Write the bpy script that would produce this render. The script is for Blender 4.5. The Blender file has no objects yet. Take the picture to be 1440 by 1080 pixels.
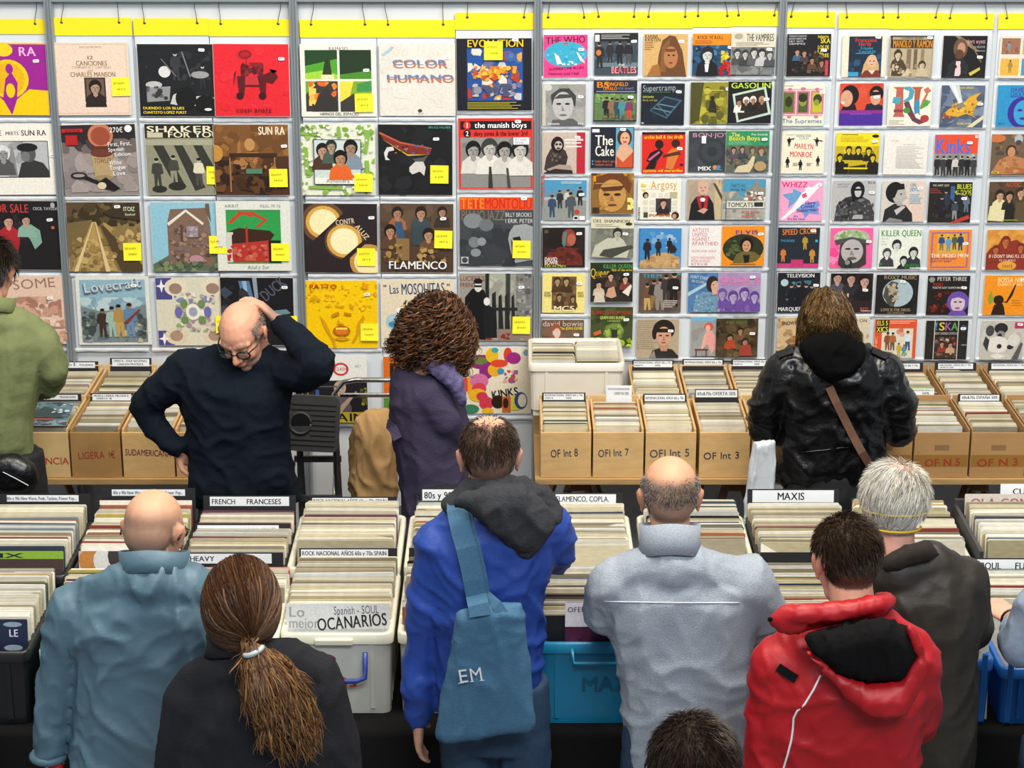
import bpy, bmesh, math, random
import numpy as np
from mathutils import Vector, Matrix, Euler, noise
from math import sin, cos, pi, radians as rad

SC = bpy.context.scene
C = SC.collection
V = Vector

# ---------------------------------------------------------------- camera
F = 2953.0                      # focal length in pixels of a 1440 wide frame
TH = rad(18)                    # looking down from a balcony
CAM = V((0, -8.66, 3.68))
cd = bpy.data.cameras.new('camera')
cd.sensor_width = 36
cd.lens = F / 1440 * 36
cd.clip_end = 100
cam = bpy.data.objects.new('camera', cd)
cam.location = CAM
cam.rotation_euler = (pi / 2 - TH, 0, 0)
C.objects.link(cam)
SC.camera = cam

# ---------------------------------------------------------------- light and exposure
SC.view_settings.view_transform = 'Standard'
SC.view_settings.look = 'None'
SC.view_settings.gamma = 1
SC.view_settings.exposure = 0.06
w = bpy.data.worlds.new('world')
SC.world = w
w.use_nodes = True
w.node_tree.nodes['Background'].inputs[0].default_value = (0.80, 0.90, 1.0, 1)
w.node_tree.nodes['Background'].inputs[1].default_value = 0.30

def area(name, loc, tgt, sx, sy, power, col):
    l = bpy.data.lights.new(name, 'AREA')
    l.shape = 'RECTANGLE'
    l.size, l.size_y, l.energy, l.color = sx, sy, power, col
    o = bpy.data.objects.new(name, l)
    o.location = loc
    o.rotation_euler = (V(tgt) - V(loc)).to_track_quat('-Z', 'Y').to_euler()
    C.objects.link(o)
    return o
area('hall_lamp', (1.2, -3.4, 6.2), (0.7, -1.6, 1.2), 3.0, 1.6, 330, (1.0, 0.90, 0.76))
area('hall_lamp', (-2.6, -3.6, 6.0), (-1.6, -2.2, 1.0), 1.6, 1.2, 120, (1.0, 0.87, 0.70))
area('hall_skylight', (1.5, -9.5, 7.5), (0.5, 0, 1.6), 6.0, 2.0, 520, (0.90, 0.96, 1.0))

# ---------------------------------------------------------------- helpers
cT, sT = cos(TH), sin(TH)
def ray(px, py):
    a, b = (px - 720) / F, (540 - py) / F
    return V((a, cT + b * sT, -sT + b * cT))
def at(px, py, Y):
    d = ray(px, py)
    return CAM + d * ((Y - CAM.y) / d.y)
def atz(px, py, z):
    d = ray(px, py)
    return CAM + d * ((z - CAM.z) / d.z)
def pxm(p):                      # pixels per metre at a point
    q = V(p) - CAM
    return F / (q.y * cT - q.z * sT)

def hx(h):
    if not isinstance(h, str):
        return tuple(h)[:3]
    if len(h) == 3:
        h = ''.join(c * 2 for c in h)
    r = []
    for i in (0, 2, 4):
        c = int(h[i:i + 2], 16) / 255
        r.append(c / 12.92 if c <= 0.04045 else ((c + 0.055) / 1.055) ** 2.4)
    return tuple(r)

def tag(o, label=None, cat=None, group=None, kind=None):
    for k, v in (('label', label), ('category', cat), ('group', group), ('kind', kind)):
        if v:
            o[k] = v
    return o

def empty(name, loc, rz=0, label=None, cat=None, group=None):
    o = bpy.data.objects.new(name, None)
    o.empty_display_size = 0.05
    o.location = loc
    o.rotation_euler = (0, 0, rz)
    C.objects.link(o)
    return tag(o, label, cat, group)

MATS = {}
def mat(name, col=None, rough=0.6, var=0.08, vs=20.0, bump=0.0, bs=60.0, metal=0.0, attr=None, objcol=False,
        sheen=0.0, coat=0.0, clear=0.0, trans=0.0, stretch=(1, 1, 1), spec=0.5, det=3.0):
    if name in MATS:
        return MATS[name]
    m = bpy.data.materials.new(name)
    m.use_nodes = True
    nt = m.node_tree
    N, L = nt.nodes, nt.links
    b = N['Principled BSDF']
    out = N['Material Output']
    tc = N.new('ShaderNodeTexCoord')
    mp = N.new('ShaderNodeMapping')
    mp.inputs['Scale'].default_value = stretch
    L.new(tc.outputs['Object'], mp.inputs[0])
    nz = N.new('ShaderNodeTexNoise')
    nz.inputs['Scale'].default_value = vs
    nz.inputs['Detail'].default_value = det
    L.new(mp.outputs[0], nz.inputs['Vector'])
    mr = N.new('ShaderNodeMapRange')
    mr.inputs['From Min'].default_value = 0.25
    mr.inputs['From Max'].default_value = 0.75
    mr.inputs['To Min'].default_value = 1 - var
    mr.inputs['To Max'].default_value = 1 + var
    L.new(nz.outputs[0], mr.inputs[0])
    mx = N.new('ShaderNodeMix')
    mx.data_type = 'RGBA'
    mx.blend_type = 'MULTIPLY'
    mx.inputs['Factor'].default_value = 1
    if attr:
        a = N.new('ShaderNodeAttribute')
        a.attribute_name = attr
        L.new(a.outputs['Color'], mx.inputs['A'])
    elif objcol:
        a = N.new('ShaderNodeObjectInfo')
        L.new(a.outputs['Color'], mx.inputs['A'])
    else:
        mx.inputs['A'].default_value = (*hx(col), 1)
    L.new(mr.outputs[0], mx.inputs['B'])
    L.new(mx.outputs['Result'], b.inputs['Base Color'])
    b.inputs['Roughness'].default_value = rough
    b.inputs['Metallic'].default_value = metal
    b.inputs['Specular IOR Level'].default_value = spec
    if sheen:
        b.inputs['Sheen Weight'].default_value = sheen
        b.inputs['Sheen Roughness'].default_value = 0.5
    if coat:
        b.inputs['Coat Weight'].default_value = coat
        b.inputs['Coat Roughness'].default_value = 0.15
    if bump:
        nb = N.new('ShaderNodeTexNoise')
        nb.inputs['Scale'].default_value = bs
        nb.inputs['Detail'].default_value = 4
        L.new(mp.outputs[0], nb.inputs['Vector'])
        bp = N.new('ShaderNodeBump')
        bp.inputs['Strength'].default_value = bump
        bp.inputs['Distance'].default_value = 0.01
        L.new(nb.outputs[0], bp.inputs['Height'])
        L.new(bp.outputs[0], b.inputs['Normal'])
    if clear:
        tr = N.new('ShaderNodeBsdfTransparent')
        ms = N.new('ShaderNodeMixShader')
        ms.inputs[0].default_value = clear
        L.new(b.outputs[0], ms.inputs[1])
        L.new(tr.outputs[0], ms.inputs[2])
        L.new(ms.outputs[0], out.inputs['Surface'])
    MATS[name] = m
    return m

INK = mat('print_ink', rough=0.42, var=0.11, vs=110, det=6, attr='Col', coat=0.15)
HAIR = mat('hair_strands', rough=0.5, var=0.12, vs=40, attr='Col', spec=0.4)
SKIN = mat('skin', rough=0.5, var=0.05, vs=25, attr='Col', bump=0.06, bs=160, spec=0.4)

class MB:
    def __init__(s):
        s.v, s.f, s.c = [], [], []
    def add(s, vs, fs, col=None):
        n = len(s.v)
        s.v += [tuple(p) for p in vs]
        for f in fs:
            s.f.append([i + n for i in f])
            s.c.append(col)
    def box(s, x0, y0, z0, x1, y1, z1, col=None, M=None):
        vs = [V((x, y, z)) for z in (z0, z1) for y in (y0, y1) for x in (x0, x1)]
        if M:
            vs = [M @ p for p in vs]
        s.add(vs, [(0, 2, 3, 1), (4, 5, 7, 6), (0, 1, 5, 4), (2, 6, 7, 3), (0, 4, 6, 2), (1, 3, 7, 5)], col)
    def loft(s, rings, col=None, n=18, p=2.0):
        vs, fs = [], []
        for c, ux, uy in rings:
            for k in range(n):
                a = 2 * pi * k / n
                ca, sa = cos(a), sin(a)
                ca = abs(ca) ** (2 / p) * (1 if ca >= 0 else -1)
                sa = abs(sa) ** (2 / p) * (1 if sa >= 0 else -1)
                vs.append(V(c) + V(ux) * ca + V(uy) * sa)
        m = len(rings)
        for i in range(m - 1):
            for k in range(n):
                k2 = (k + 1) % n
                fs.append((i * n + k, i * n + k2, (i + 1) * n + k2, (i + 1) * n + k))
        fs.append(tuple(range(n))[::-1])
        fs.append(tuple((m - 1) * n + k for k in range(n)))
        s.add(vs, fs, col)
    def ell(s, c, r, M=None, col=None, nu=14, nv=9, R=None):
        vs = [V((0, 0, -1))]
        for j in range(1, nv):
            t = pi * j / nv
            for i in range(nu):
                a = 2 * pi * i / nu
                vs.append(V((sin(t) * cos(a), sin(t) * sin(a), -cos(t))))
        vs.append(V((0, 0, 1)))
        r = (r, r, r) if isinstance(r, (int, float)) else r
        out = []
        for p in vs:
            q = V((p.x * r[0], p.y * r[1], p.z * r[2]))
            if R:
                q = R @ q
            q += V(c)
            out.append(M @ q if M else q)
        fs = [(0, 1 + (i + 1) % nu, 1 + i) for i in range(nu)]
        for j in range(nv - 2):
            for i in range(nu):
                a, b = 1 + j * nu + i, 1 + j * nu + (i + 1) % nu
                fs.append((a, b, b + nu, a + nu))
        l = len(vs) - 1
        fs += [(l, l - nu + i, l - nu + (i + 1) % nu) for i in range(nu)]
        s.add(out, fs, col)
    def cone(s, p0, r0, p1, r1, col=None, n=12):
        p0, p1 = V(p0), V(p1)
        d = (p1 - p0)
        if d.length < 1e-6:
            return
        d.normalize()
        a = d.orthogonal().normalized()
        b = d.cross(a)
        s.loft([(p0, a * r0, b * r0), (p1, a * r1, b * r1)], col, n)
    def chain(s, pts, col=None, M=None, n=12):
        q = [((M @ V(p)) if M else V(p), r) for p, r in pts]
        for (a, ra), (b, rb) in zip(q, q[1:]):
            s.cone(a, ra, b, rb, col, n)
        for a, ra in q:
            s.ell(a, ra, None, col, 12, 8)
    def tube(s, pts, r, col=None, n=3, taper=True):
        m = len(pts)
        vs, fs = [], []
        a = None
        for i, p in enumerate(pts):
            d = (V(pts[min(i + 1, m - 1)]) - V(pts[max(i - 1, 0)]))
            d = d.normalized() if d.length > 1e-9 else V((0, 0, 1))
            a = (d.orthogonal() if a is None else (a - d * a.dot(d))).normalized()
            b = d.cross(a)
            t = i / (m - 1)
            rr = (r[i] if isinstance(r, (list, tuple)) else r * ((1 - t) ** 0.5 * 0.9 + 0.1 if taper else 1))
            for k in range(n):
                an = 2 * pi * k / n
                vs.append(V(p) + a * cos(an) * rr + b * sin(an) * rr)
        for i in range(m - 1):
            for k in range(n):
                k2 = (k + 1) % n
                fs.append((i * n + k, i * n + k2, (i + 1) * n + k2, (i + 1) * n + k))
        if n > 3:
            fs.append(tuple(range(n))[::-1])
            fs.append(tuple((m - 1) * n + k for k in range(n)))
        s.add(vs, fs, col)
    def mesh(s, name, off=None):
        me = bpy.data.meshes.new(name)
        vs = s.v if off is None else [(x - off[0], y - off[1], z - off[2]) for x, y, z in s.v]
        me.from_pydata(vs, [], s.f)
        if any(c is not None for c in s.c):
            at_ = me.color_attributes.new('Col', 'FLOAT_COLOR', 'CORNER')
            arr = []
            cache = {}
            for f, c in zip(s.f, s.c):
                if c not in cache:
                    cache[c] = (*hx(c if c is not None else 'fff'), 1.0)
                arr += cache[c] * len(f)
            at_.data.foreach_set('color', arr)
        me.update()
        return me
    def build(s, name, m, parent=None, off=None, smooth=False, bevel=0):
        me = s.mesh(name, off)
        me.materials.append(m)
        if smooth:
            me.polygons.foreach_set('use_smooth', [True] * len(me.polygons))
        o = bpy.data.objects.new(name, me)
        C.objects.link(o)
        if parent:
            o.parent = parent
        if bevel:
            b = o.modifiers.new('bevel', 'BEVEL')
            b.width = bevel
            b.segments = 2
            b.limit_method = 'ANGLE'
        return o

# ---- lettering: glyph outlines read once from the built-in font, then laid out as flat ink shapes
GL = {}
def glyph(ch, bold):
    k = (ch, bold)
    if k not in GL:
        cu = bpy.data.curves.new('glyph', 'FONT')
        cu.body = ch
        cu.resolution_u = 3
        cu.offset = 0.0
        ob = bpy.data.objects.new('glyph', cu)
        me = bpy.data.meshes.new_from_object(ob)
        vs = [(v.co.x, v.co.y) for v in me.vertices]
        fs = [tuple(p.vertices) for p in me.polygons]
        bpy.data.objects.remove(ob)
        bpy.data.meshes.remove(me)
        bpy.data.curves.remove(cu)
        adv = (max(v[0] for v in vs) + 0.055) if vs else 0.3
        GL[k] = (vs, fs, adv)
    return GL[k]
CAP = max(v[1] for v in glyph('H', False)[0])

class Print:
    """Flat printed matter on a rectangle W x H, in the local XZ plane facing -Y; every layer sits a hair in front of the last."""
    def __init__(s, W, H, y0=0.0, step=0.0001, seed=1):
        s.W, s.H, s.y, s.step = W, H, y0, step
        s.mb = MB()
        s.rng = random.Random(seed)
    def P(s, x, y):
        return V(((x - .5) * s.W, s.y, (.5 - y) * s.H))
    def poly(s, pts, col):
        s.y -= s.step
        s.mb.add([s.P(min(1, max(0, x)), min(1, max(0, y))) for x, y in pts], [tuple(range(len(pts)))], col)
    def rect(s, x0, y0, x1, y1, col):
        s.poly([(x0, y1), (x1, y1), (x1, y0), (x0, y0)], col)
    def el(s, cx, cy, rx, ry, col, n=22):
        s.poly([(cx + rx * cos(2 * pi * k / n), cy - ry * sin(2 * pi * k / n)) for k in range(n)], col)
    def text(s, x, y, h, txt, col, w=0, rot=0, bold=True):
        """x, y: top left corner; h: cap height as a share of the height; w: width it is fitted to"""
        s.y -= s.step
        k = h * s.H / CAP
        lay, X = [], 0.0
        for ch in txt:
            vs, fs, adv = glyph(ch, bold)
            lay.append((X, vs, fs))
            X += adv
        kx = k
        if w:
            kx = w * s.W / max(X, .01)
        ca, sa = cos(rad(rot)), sin(rad(rot))
        ox, oz = (x - .5) * s.W, (.5 - y) * s.H - h * s.H
        lay2 = [(X0 + d, vs, fs, d * .001) for d in ((0, .02, .04) if bold else (0,)) for X0, vs, fs in lay]
        for X0, vs, fs, dy in lay2:
            if fs:
                pts = []
                for vx, vy in vs:
                    u, v = (vx + X0) * kx, vy * k
                    pts.append((ox + u * ca - v * sa, s.y - dy, oz + u * sa + v * ca))
                s.mb.add(pts, fs, col)
    def bust(s, cx, cy, r, skin, hair, cloth):
        a = s.H and s.W / s.H
        s.el(cx, cy - .12 * r, .95 * r, 1.15 * r, hair)
        s.poly([(cx - .35 * r, cy + .6 * r), (cx - 1.35 * r, cy + 1.45 * r), (cx - 1.6 * r, cy + 3 * r), (cx + 1.6 * r, cy + 3 * r), (cx + 1.35 * r, cy + 1.45 * r), (cx + .35 * r, cy + .6 * r)], cloth)
        s.poly([(cx - .3 * r, cy + .5 * r), (cx - .34 * r, cy + 1.2 * r), (cx, cy + 1.5 * r), (cx + .34 * r, cy + 1.2 * r), (cx + .3 * r, cy + .5 * r)], skin)
        s.el(cx, cy + .05 * r, .66 * r, .92 * r, skin)
        s.poly([(cx - .66 * r, cy - .1 * r), (cx - .55 * r, cy - .75 * r), (cx, cy - .95 * r), (cx + .55 * r, cy - .75 * r), (cx + .66 * r, cy - .1 * r), (cx + .3 * r, cy - .5 * r), (cx - .2 * r, cy - .45 * r)], hair)
        d = tuple(c * .35 for c in hx(skin))
        m = tuple(c * .72 for c in hx(skin))
        s.poly([(cx + .1 * r, cy + .97 * r), (cx + .45 * r, cy + .7 * r), (cx + .66 * r, cy + .05 * r), (cx + .6 * r, cy - .4 * r), (cx + .3 * r, cy + .0 * r), (cx + .34 * r, cy + .5 * r)], m)
        for q in (-.27, .27):
            s.el(cx + q * r, cy - .04 * r, .15 * r, .08 * r, d, 8)
        s.el(cx, cy + .5 * r, .2 * r, .07 * r, d, 8)
        s.poly([(cx - .02 * r, cy), (cx - .12 * r, cy + .3 * r), (cx + .08 * r, cy + .3 * r)], d)
    def fig(s, x, y, h, body, head, legs=None):
        q = s.rng.uniform(-.02, .02) * h
        legs = legs or body
        s.poly([(x - .10 * h, y), (x - .11 * h, y - .5 * h), (x + .10 * h, y - .5 * h), (x + .13 * h, y), (x + .05 * h, y), (x + .01 * h, y - .35 * h), (x - .03 * h, y)], legs)
        s.poly([(x - .11 * h, y - .45 * h), (x - .19 * h, y - .5 * h), (x - .15 * h, y - .8 * h), (x - .04 * h, y - .84 * h), (x + .04 * h, y - .84 * h), (x + .15 * h, y - .8 * h), (x + .2 * h, y - .48 * h), (x + .11 * h, y - .45 * h)], body)
        s.el(x + q, y - .92 * h, .07 * h, .085 * h, head, 12)
        s.el(x + q, y - .955 * h, .075 * h, .055 * h, '221a14', 10)
    def blot(s, x0, y0, x1, y1, cols, n, sz=.1):
        for k in range(n):
            cx, cy = s.rng.uniform(x0, x1), s.rng.uniform(y0, y1)
            r = s.rng.uniform(.35, 1) * sz
            pts = []
            m = 7
            for i in range(m):
                a = -2 * pi * i / m
                rr = r * s.rng.uniform(.5, 1.1)
                pts.append((min(x1, max(x0, cx + rr * cos(a))), min(y1, max(y0, cy + rr * sin(a)))))
            s.poly(pts, s.rng.choice(cols))
    def run(s, dsl):
        for it in dsl.split(';'):
            t = it.split()
            if not t:
                continue
            k, a = t[0], t[1:]
            fl = lambda n: [float(q) for q in a[:n]]
            if k == 'r':
                s.rect(*fl(4), a[4])
            elif k == 'e':
                s.el(*fl(4), a[4])
            elif k == 'p':
                c = [float(q) for q in a[:-1]]
                pts = list(zip(c[::2], c[1::2]))
                ar = sum(p[0] * q[1] - q[0] * p[1] for p, q in zip(pts, pts[1:] + pts[:1]))
                s.poly(pts[::-1] if ar > 0 else pts, a[-1])
            elif k in 'tT':
                x, y, h = fl(3)
                s.text(x, y, h, a[3].replace('_', ' '), a[4], float(a[5]) if len(a) > 5 else 0, float(a[6]) if len(a) > 6 else 0, k == 'T')
            elif k == 'b':
                s.bust(*fl(3), *a[3:6])
            elif k == 'f':
                s.fig(*fl(3), *a[3:])
            elif k == 'n':
                x0, y0, x1, y1, n, sz = fl(6)
                s.blot(x0, y0, x1, y1, a[6:], int(n), sz)
            elif k == 'l':      # grey text lines
                x0, y0, x1, y1, n = fl(5)
                for i in range(int(n)):
                    yy = y0 + (y1 - y0) * i / n
                    s.rect(x0, yy, x0 + (x1 - x0) * s.rng.uniform(.6, 1), yy + (y1 - y0) / n * .45, a[5])
        return s

def remesh(mb, vox, smooth=2, fac=0.5):
    me = mb.mesh('tmp')
    ob = bpy.data.objects.new('tmp', me)
    C.objects.link(ob)
    r = ob.modifiers.new('r', 'REMESH')
    r.mode = 'VOXEL'
    r.voxel_size = vox
    if smooth:
        q = ob.modifiers.new('s', 'SMOOTH')
        q.iterations = smooth
        q.factor = fac
    dg = bpy.context.evaluated_depsgraph_get()
    out = bpy.data.meshes.new_from_object(ob.evaluated_get(dg))
    bpy.data.objects.remove(ob)
    bpy.data.meshes.remove(me)
    out.polygons.foreach_set('use_smooth', [True] * len(out.polygons))
    return out

def link(name, me, m, parent=None):
    me.name = name
    me.materials.clear()
    me.materials.append(m)
    o = bpy.data.objects.new(name, me)
    C.objects.link(o)
    if parent:
        o.parent = parent
    return o

# ---------------------------------------------------------------- setting
wall_m = mat('wall_paint', 'cdd3d8', 0.55, 0.03, 3)
alu = mat('brushed_aluminium', 'a4acb2', 0.38, 0.06, 40, metal=0.55, stretch=(30, 30, 1))
floor_m = mat('floor_concrete', '6e6e70', 0.6, 0.15, 5, bump=0.1)
mb = MB(); mb.box(-4.2, 0.0, 0, 4.2, 0.06, 3.6)
tag(mb.build('wall_back', wall_m), kind='structure')
mb = MB(); mb.box(-4.2, -7.0, -0.08, 4.2, 0.06, 0)
tag(mb.build('floor', floor_m), kind='structure')
POST = [at(68, 10, -.02).x, at(413, 10, -.02).x, at(757, 10, -.02).x, at(1101, 10, -.02).x]
PITCH = (POST[3] - POST[0]) / 3
for i in range(-3, 8):
    x = POST[0] + PITCH * i
    if abs(x) > 4.1 or i == 4:      # the post behind the last strips is wholly covered
        continue
    mb = MB()
    mb.loft([((x, -.012, 0), (.021, 0, 0), (0, .021, 0)), ((x, -.012, 3.2), (.021, 0, 0), (0, .021, 0))], None, 8)
    for k in (-1, 1):       # grooves of the system post read as two thin fins
        mb.box(x + k * .012 - .003, -.040, 0, x + k * .012 + .003, -.03, 3.2)
    tag(mb.build('trim_%d' % (i + 4), alu, bevel=0), kind='structure')
zt = at(720, 2, -.02).z
mb = MB(); mb.box(-4.1, -.03, zt, 4.1, -.002, zt + .012)
tag(mb.build('trim_12', alu), kind='structure')

# ---------------------------------------------------------------- plastic pocket strips on the wall
yel = mat('yellow_pvc', 'ffe11c', 0.42, 0.03, 6, coat=0.2)
film = mat('pocket_film', 'd3dbe3', 0.22, 0.05, 4, bump=0.12, bs=7, coat=0.5)
weld = mat('pocket_weld', 'e9eef3', 0.25, 0.1, 25, bump=0.2, bs=40, coat=0.6)
steel = mat('steel_wire', '77797c', 0.35, 0.1, 30, metal=0.8)
HDR = [(-45, 67, 27, 48, 5, .55), (69, 186, 25, 50, 5, .5), (187, 294, 26, 50, 5, .5), (293, 409, 27, 51, 5, .5),
       (421, 530, 28, 53, 6, .5), (529, 640, 28, 53, 6, .5), (640, 754, 18, 42, 6, .5),
       (760, 832, 18, 40, 7, .5), (831, 902, 17, 40, 7, .5), (901, 974, 17, 40, 7, .5), (973, 1031, 16, 38, 7, .5), (1028, 1099, 15, 37, 7, .5),
       (1102, 1174, 17, 39, 7, .5), (1180, 1252, 18, 40, 7, .5), (1252, 1326, 18, 41, 7, .5), (1325, 1397, 19, 41, 7, .5), (1405, 1478, 19, 41, 7, .5)]
ORD = ['with the purple sun album on top', 'with the beige portrait album on top', 'with the black drum concert album on top', 'with the plain red album on top',
       'with the four paned fiery album on top', 'with the cream block lettered album on top', 'hung higher with the navy painted album on top',
       'with the pink and blue oval single on top', 'with the dark blue group single on top', 'with the long haired portrait single on top', 'with the orange banded single on top', 'with the grey group photo single on top',
       'with the black single with yellow side lettering on top', 'with the cream bordered blond singer single on top', 'with the sepia duo single on top', 'with the black bearded singer single on top', 'cut by the edge beside the bearded singer']
SEAMS = {5: [(169, 1), (279, 1), (387, 1), (492, 1)], 6: [(168, 1), (279, 1), (388, 1), (493, 1), (598, 1)],
         7: [(110, 1), (179, 1), (246, 1), (313, 1), (379, 1), (444, 1), (505, 1)]}
for i, (x0, x1, y0, y1, nr, _) in enumerate(HDR):
    A, B = at(x0, y0, -.016), at(x1, y1, -.016)
    xa, xb, za, zb = A.x, B.x, A.z, B.z
    root = empty('pocket_strip', ((xa + xb) / 2, -.012, za), 0, 'pocket strip under a yellow header, ' + ORD[i], 'pocket strip', 'pocket strips hung on the wall')
    W = (xb - xa) / 2
    dy = -.002 * (i % 2)
    dz = {640: -10}.get(x0, 0)
    mb = MB(); mb.box(-W, dy - .003, zb - za, W, dy, 0)
    hd = mb.build('header', yel, root)
    for k in (-1, 1):
        mb = MB()
        q = V((k * W * .70, dy - .004, -.018))
        mb.loft([(q + V((0, .0005, 0)), (.006, 0, 0), (0, 0, .006)), (q, (.006, 0, 0), (0, 0, .006)), (q + V((0, -.002, 0)), (.003, 0, 0), (0, 0, .003))], None, 10)
        mb.build('rivet', steel, hd)
        mb = MB()
        sw = .006 * math.sin(i * 2.3 + k)
        top = .16
        mb.tube([q + V((0, 0, -.004)), q + V((0, -.004, .004)), q + V((sw * .3, -.003, .02)), q + V((sw * 2, -.001, .06)), q + V((sw * 3, .004, top))], .0016, None, 6, False)
        mb.build('hook', steel, root)
    ss = SEAMS[nr]
    zlast = at(720, ss[-1][0] + dz, -.016).z - za
    mb = MB()
    mb.box(-W + .002, dy + .001, zlast, W - .002, dy + .003, zb - za + .004)
    mb.build('film_sheet', film, root)
    tops = [y1 + 3] + [q[0] + dz for q in ss]
    for py in tops[1:]:
        z = at(720, py, -.016).z - za
        mb = MB()
        n = 12
        vs = []
        for j in range(n + 1):
            x = -W + .003 + (2 * W - .006) * j / n
            wv = .0012 * sin(j * 1.7 + i + py)
            for (yy, zz) in ((-.008 + dy, .010), (-.009 + dy, .002 + wv), (-.006 + dy, -.006 + wv)):
                vs.append((x, yy, z + zz))
        fs = [(j * 3 + a, (j + 1) * 3 + a, (j + 1) * 3 + a + 1, j * 3 + a + 1) for j in range(n) for a in (0, 1)]
        mb.add(vs, fs)
        mb.build('pocket_seam', weld, root)

# ---------------------------------------------------------------- sleeves in the pockets
card = mat('sleeve_card', 'e6e1d6', 0.5, 0.06, 30)
note_m = mat('sticky_note_paper', 'fff22a', 0.6, 0.02, 20)
stick_m = mat('price_sticker_paper', 'f4f6f8', 0.5, 0.02, 20)
COV = []
def cov(kind, cx, cy, label, bg, dsl, rot=0, dep=0):
    COV.append((kind, cx, cy, label, bg, dsl, rot, dep))
exec_order = 0
L, S = 'L', 'S'
# long players, first bay
cov(L, 14, 111, 'album sleeve, purple with yellow sun, halo and hill, top left of the wall', '9c1f92', "r 0 0 1 .02 ffc60c;e .12 .3 .2 .2 fc0;e .44 .1 .12 .09 ffd21c;e .48 .5 .27 .27 fc0;e .48 .5 .22 .23 e8b40c;p .36 .98 .44 .5 .52 .4 .6 .55 .58 .75 .5 1 9c1f92;e .5 .36 .05 .07 9c1f92;e .5 .66 .06 .1 fc0;p 0 1 0 .68 .2 .62 .4 .8 .5 1 fc0;p .5 1 .58 .78 .75 .64 1 .66 1 1 fc0;T .63 .06 .12 RA fbd 0.24;st .86 .25")
cov(L, 24, 224, 'album sleeve, white with black and white photo of two men outdoors', 'f1eee4', "T .0 .09 .075 CAGE 222 .32;T .37 .11 .045 MEETS 222 .18;T .58 .09 .075 SUN_RA 222 .34;r .0 .24 .93 .76 1b1b1b;r .0 .25 .92 .75 b8bcbe;n .0 .25 .6 .75 20 .1 9a9ea2 c8ccd0 70747a;p .42 .4 .44 .28 .47 .4 .5 .75 .38 .75 888c90;b .32 .42 .1 999 ddd 555;p .5 .75 .56 .55 .7 .5 .85 .55 .92 .66 .92 .75 333;e .66 .42 .1 .12 555;e .65 .33 .14 .06 1c1c1c;e .62 .46 .06 .07 777;st .98 .45")
cov(L, 32, 331, 'album sleeve, black with couple in red and pale green', '1c1a1c', "T .0 .05 .12 E_FOR_SALE c33a34 .6;T .66 .09 .04 CECIL_TAYLOR bbb .34;e .93 .06 .03 .04 aaa;n .3 .2 .55 .6 14 .1 332a2a 2a2426 403030;p .22 .98 .24 .5 .34 .38 .44 .5 .46 .6 .36 .98 a3232c;b .32 .3 .09 c99a86 1c1414 b02430;p .5 .45 .6 .32 .74 .42 .76 .6 .66 .7 .6 .55 7fa898;b .56 .28 .08 b98 111 8ab0a0;st .88 .27;r .9 .36 .94 .4 b64")
cov(L, 41, 436, 'album sleeve, faded pink drawing under big faint letters, behind olive jacket', 'e2c5b0', "t .3 .06 .14 SOME 9a7468 .6 4;n .2 .3 .95 .6 40 .12 c79a86 b88672 d4ab98 a87868;n .1 .6 1 .8 30 .1 d4ab98 c0907a e6cdbb;r .4 .74 .98 .76 b88672;f .85 .95 .14 b07a60 a86a50;n .6 .8 1 .98 14 .06 d8b49e c8987c;st .8 .32", dep=1)
cov(L, 129, 111, 'album sleeve, plain beige with small dark portrait in a frame', 'e6cdb8', "r .02 .02 .98 .98 d9b9a2;r .03 .03 .97 .97 e9d2bf;t .36 .05 .025 DISCOS_PROPIOS 755 .3;T .44 .18 .05 12 8a6a48 .1;T .3 .25 .065 CANCIONES 8a6a48 .42;t .25 .325 .03 COMPUESTAS_Y_CANTADAS 8a6a48 .52;t .45 .36 .04 por 8a6a48 .08;T .22 .405 .065 CHARLES_MANSON 8a6a48 .6;r .4 .48 .68 .82 3a2c24;r .42 .5 .66 .8 6a5444;b .54 .62 .09 b0907c 1c1512 2a201b;no .76 .48 SPAIN 1972")
cov(L, 248, 113, 'album sleeve, black concert photo with drums and yellow title lines', '1a1b1e', "n .05 .1 .98 .6 30 .06 26282c 1e2024 2e3034 303236;r .0 .0 1 .02 2c2c2c;e .35 .38 .08 .08 d8d8d8;e .2 .56 .11 .05 bbb;p .1 .6 .1 .8 .4 .78 .42 .58 8e9094;n .1 .58 .42 .78 12 .06 5a5c60 aaa 333;f .5 .5 .4 33363a aaa;f .85 .62 .34 2a2a2e bbb;e .82 .42 .12 .05 999;p .58 .1 .68 .45 .7 .45 .6 .1 777;p .3 .2 .5 .45 .51 .44 .32 .2 666;p .4 .85 .45 .7 .6 .62 .75 .72 .9 .7 1 .74 1 .85 c4c6c8;e .62 .75 .14 .16 111;e .88 .82 .14 .12 111;e .3 .9 .3 .08 15161a;T .04 .865 .035 DUENDO_LOS_BLUES fd2 .55;T .04 .925 .035 CUARTETO_LOPEZ_FURST fd2 .58;e .91 .9 .05 .02 ddd;st .85 .08")
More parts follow.
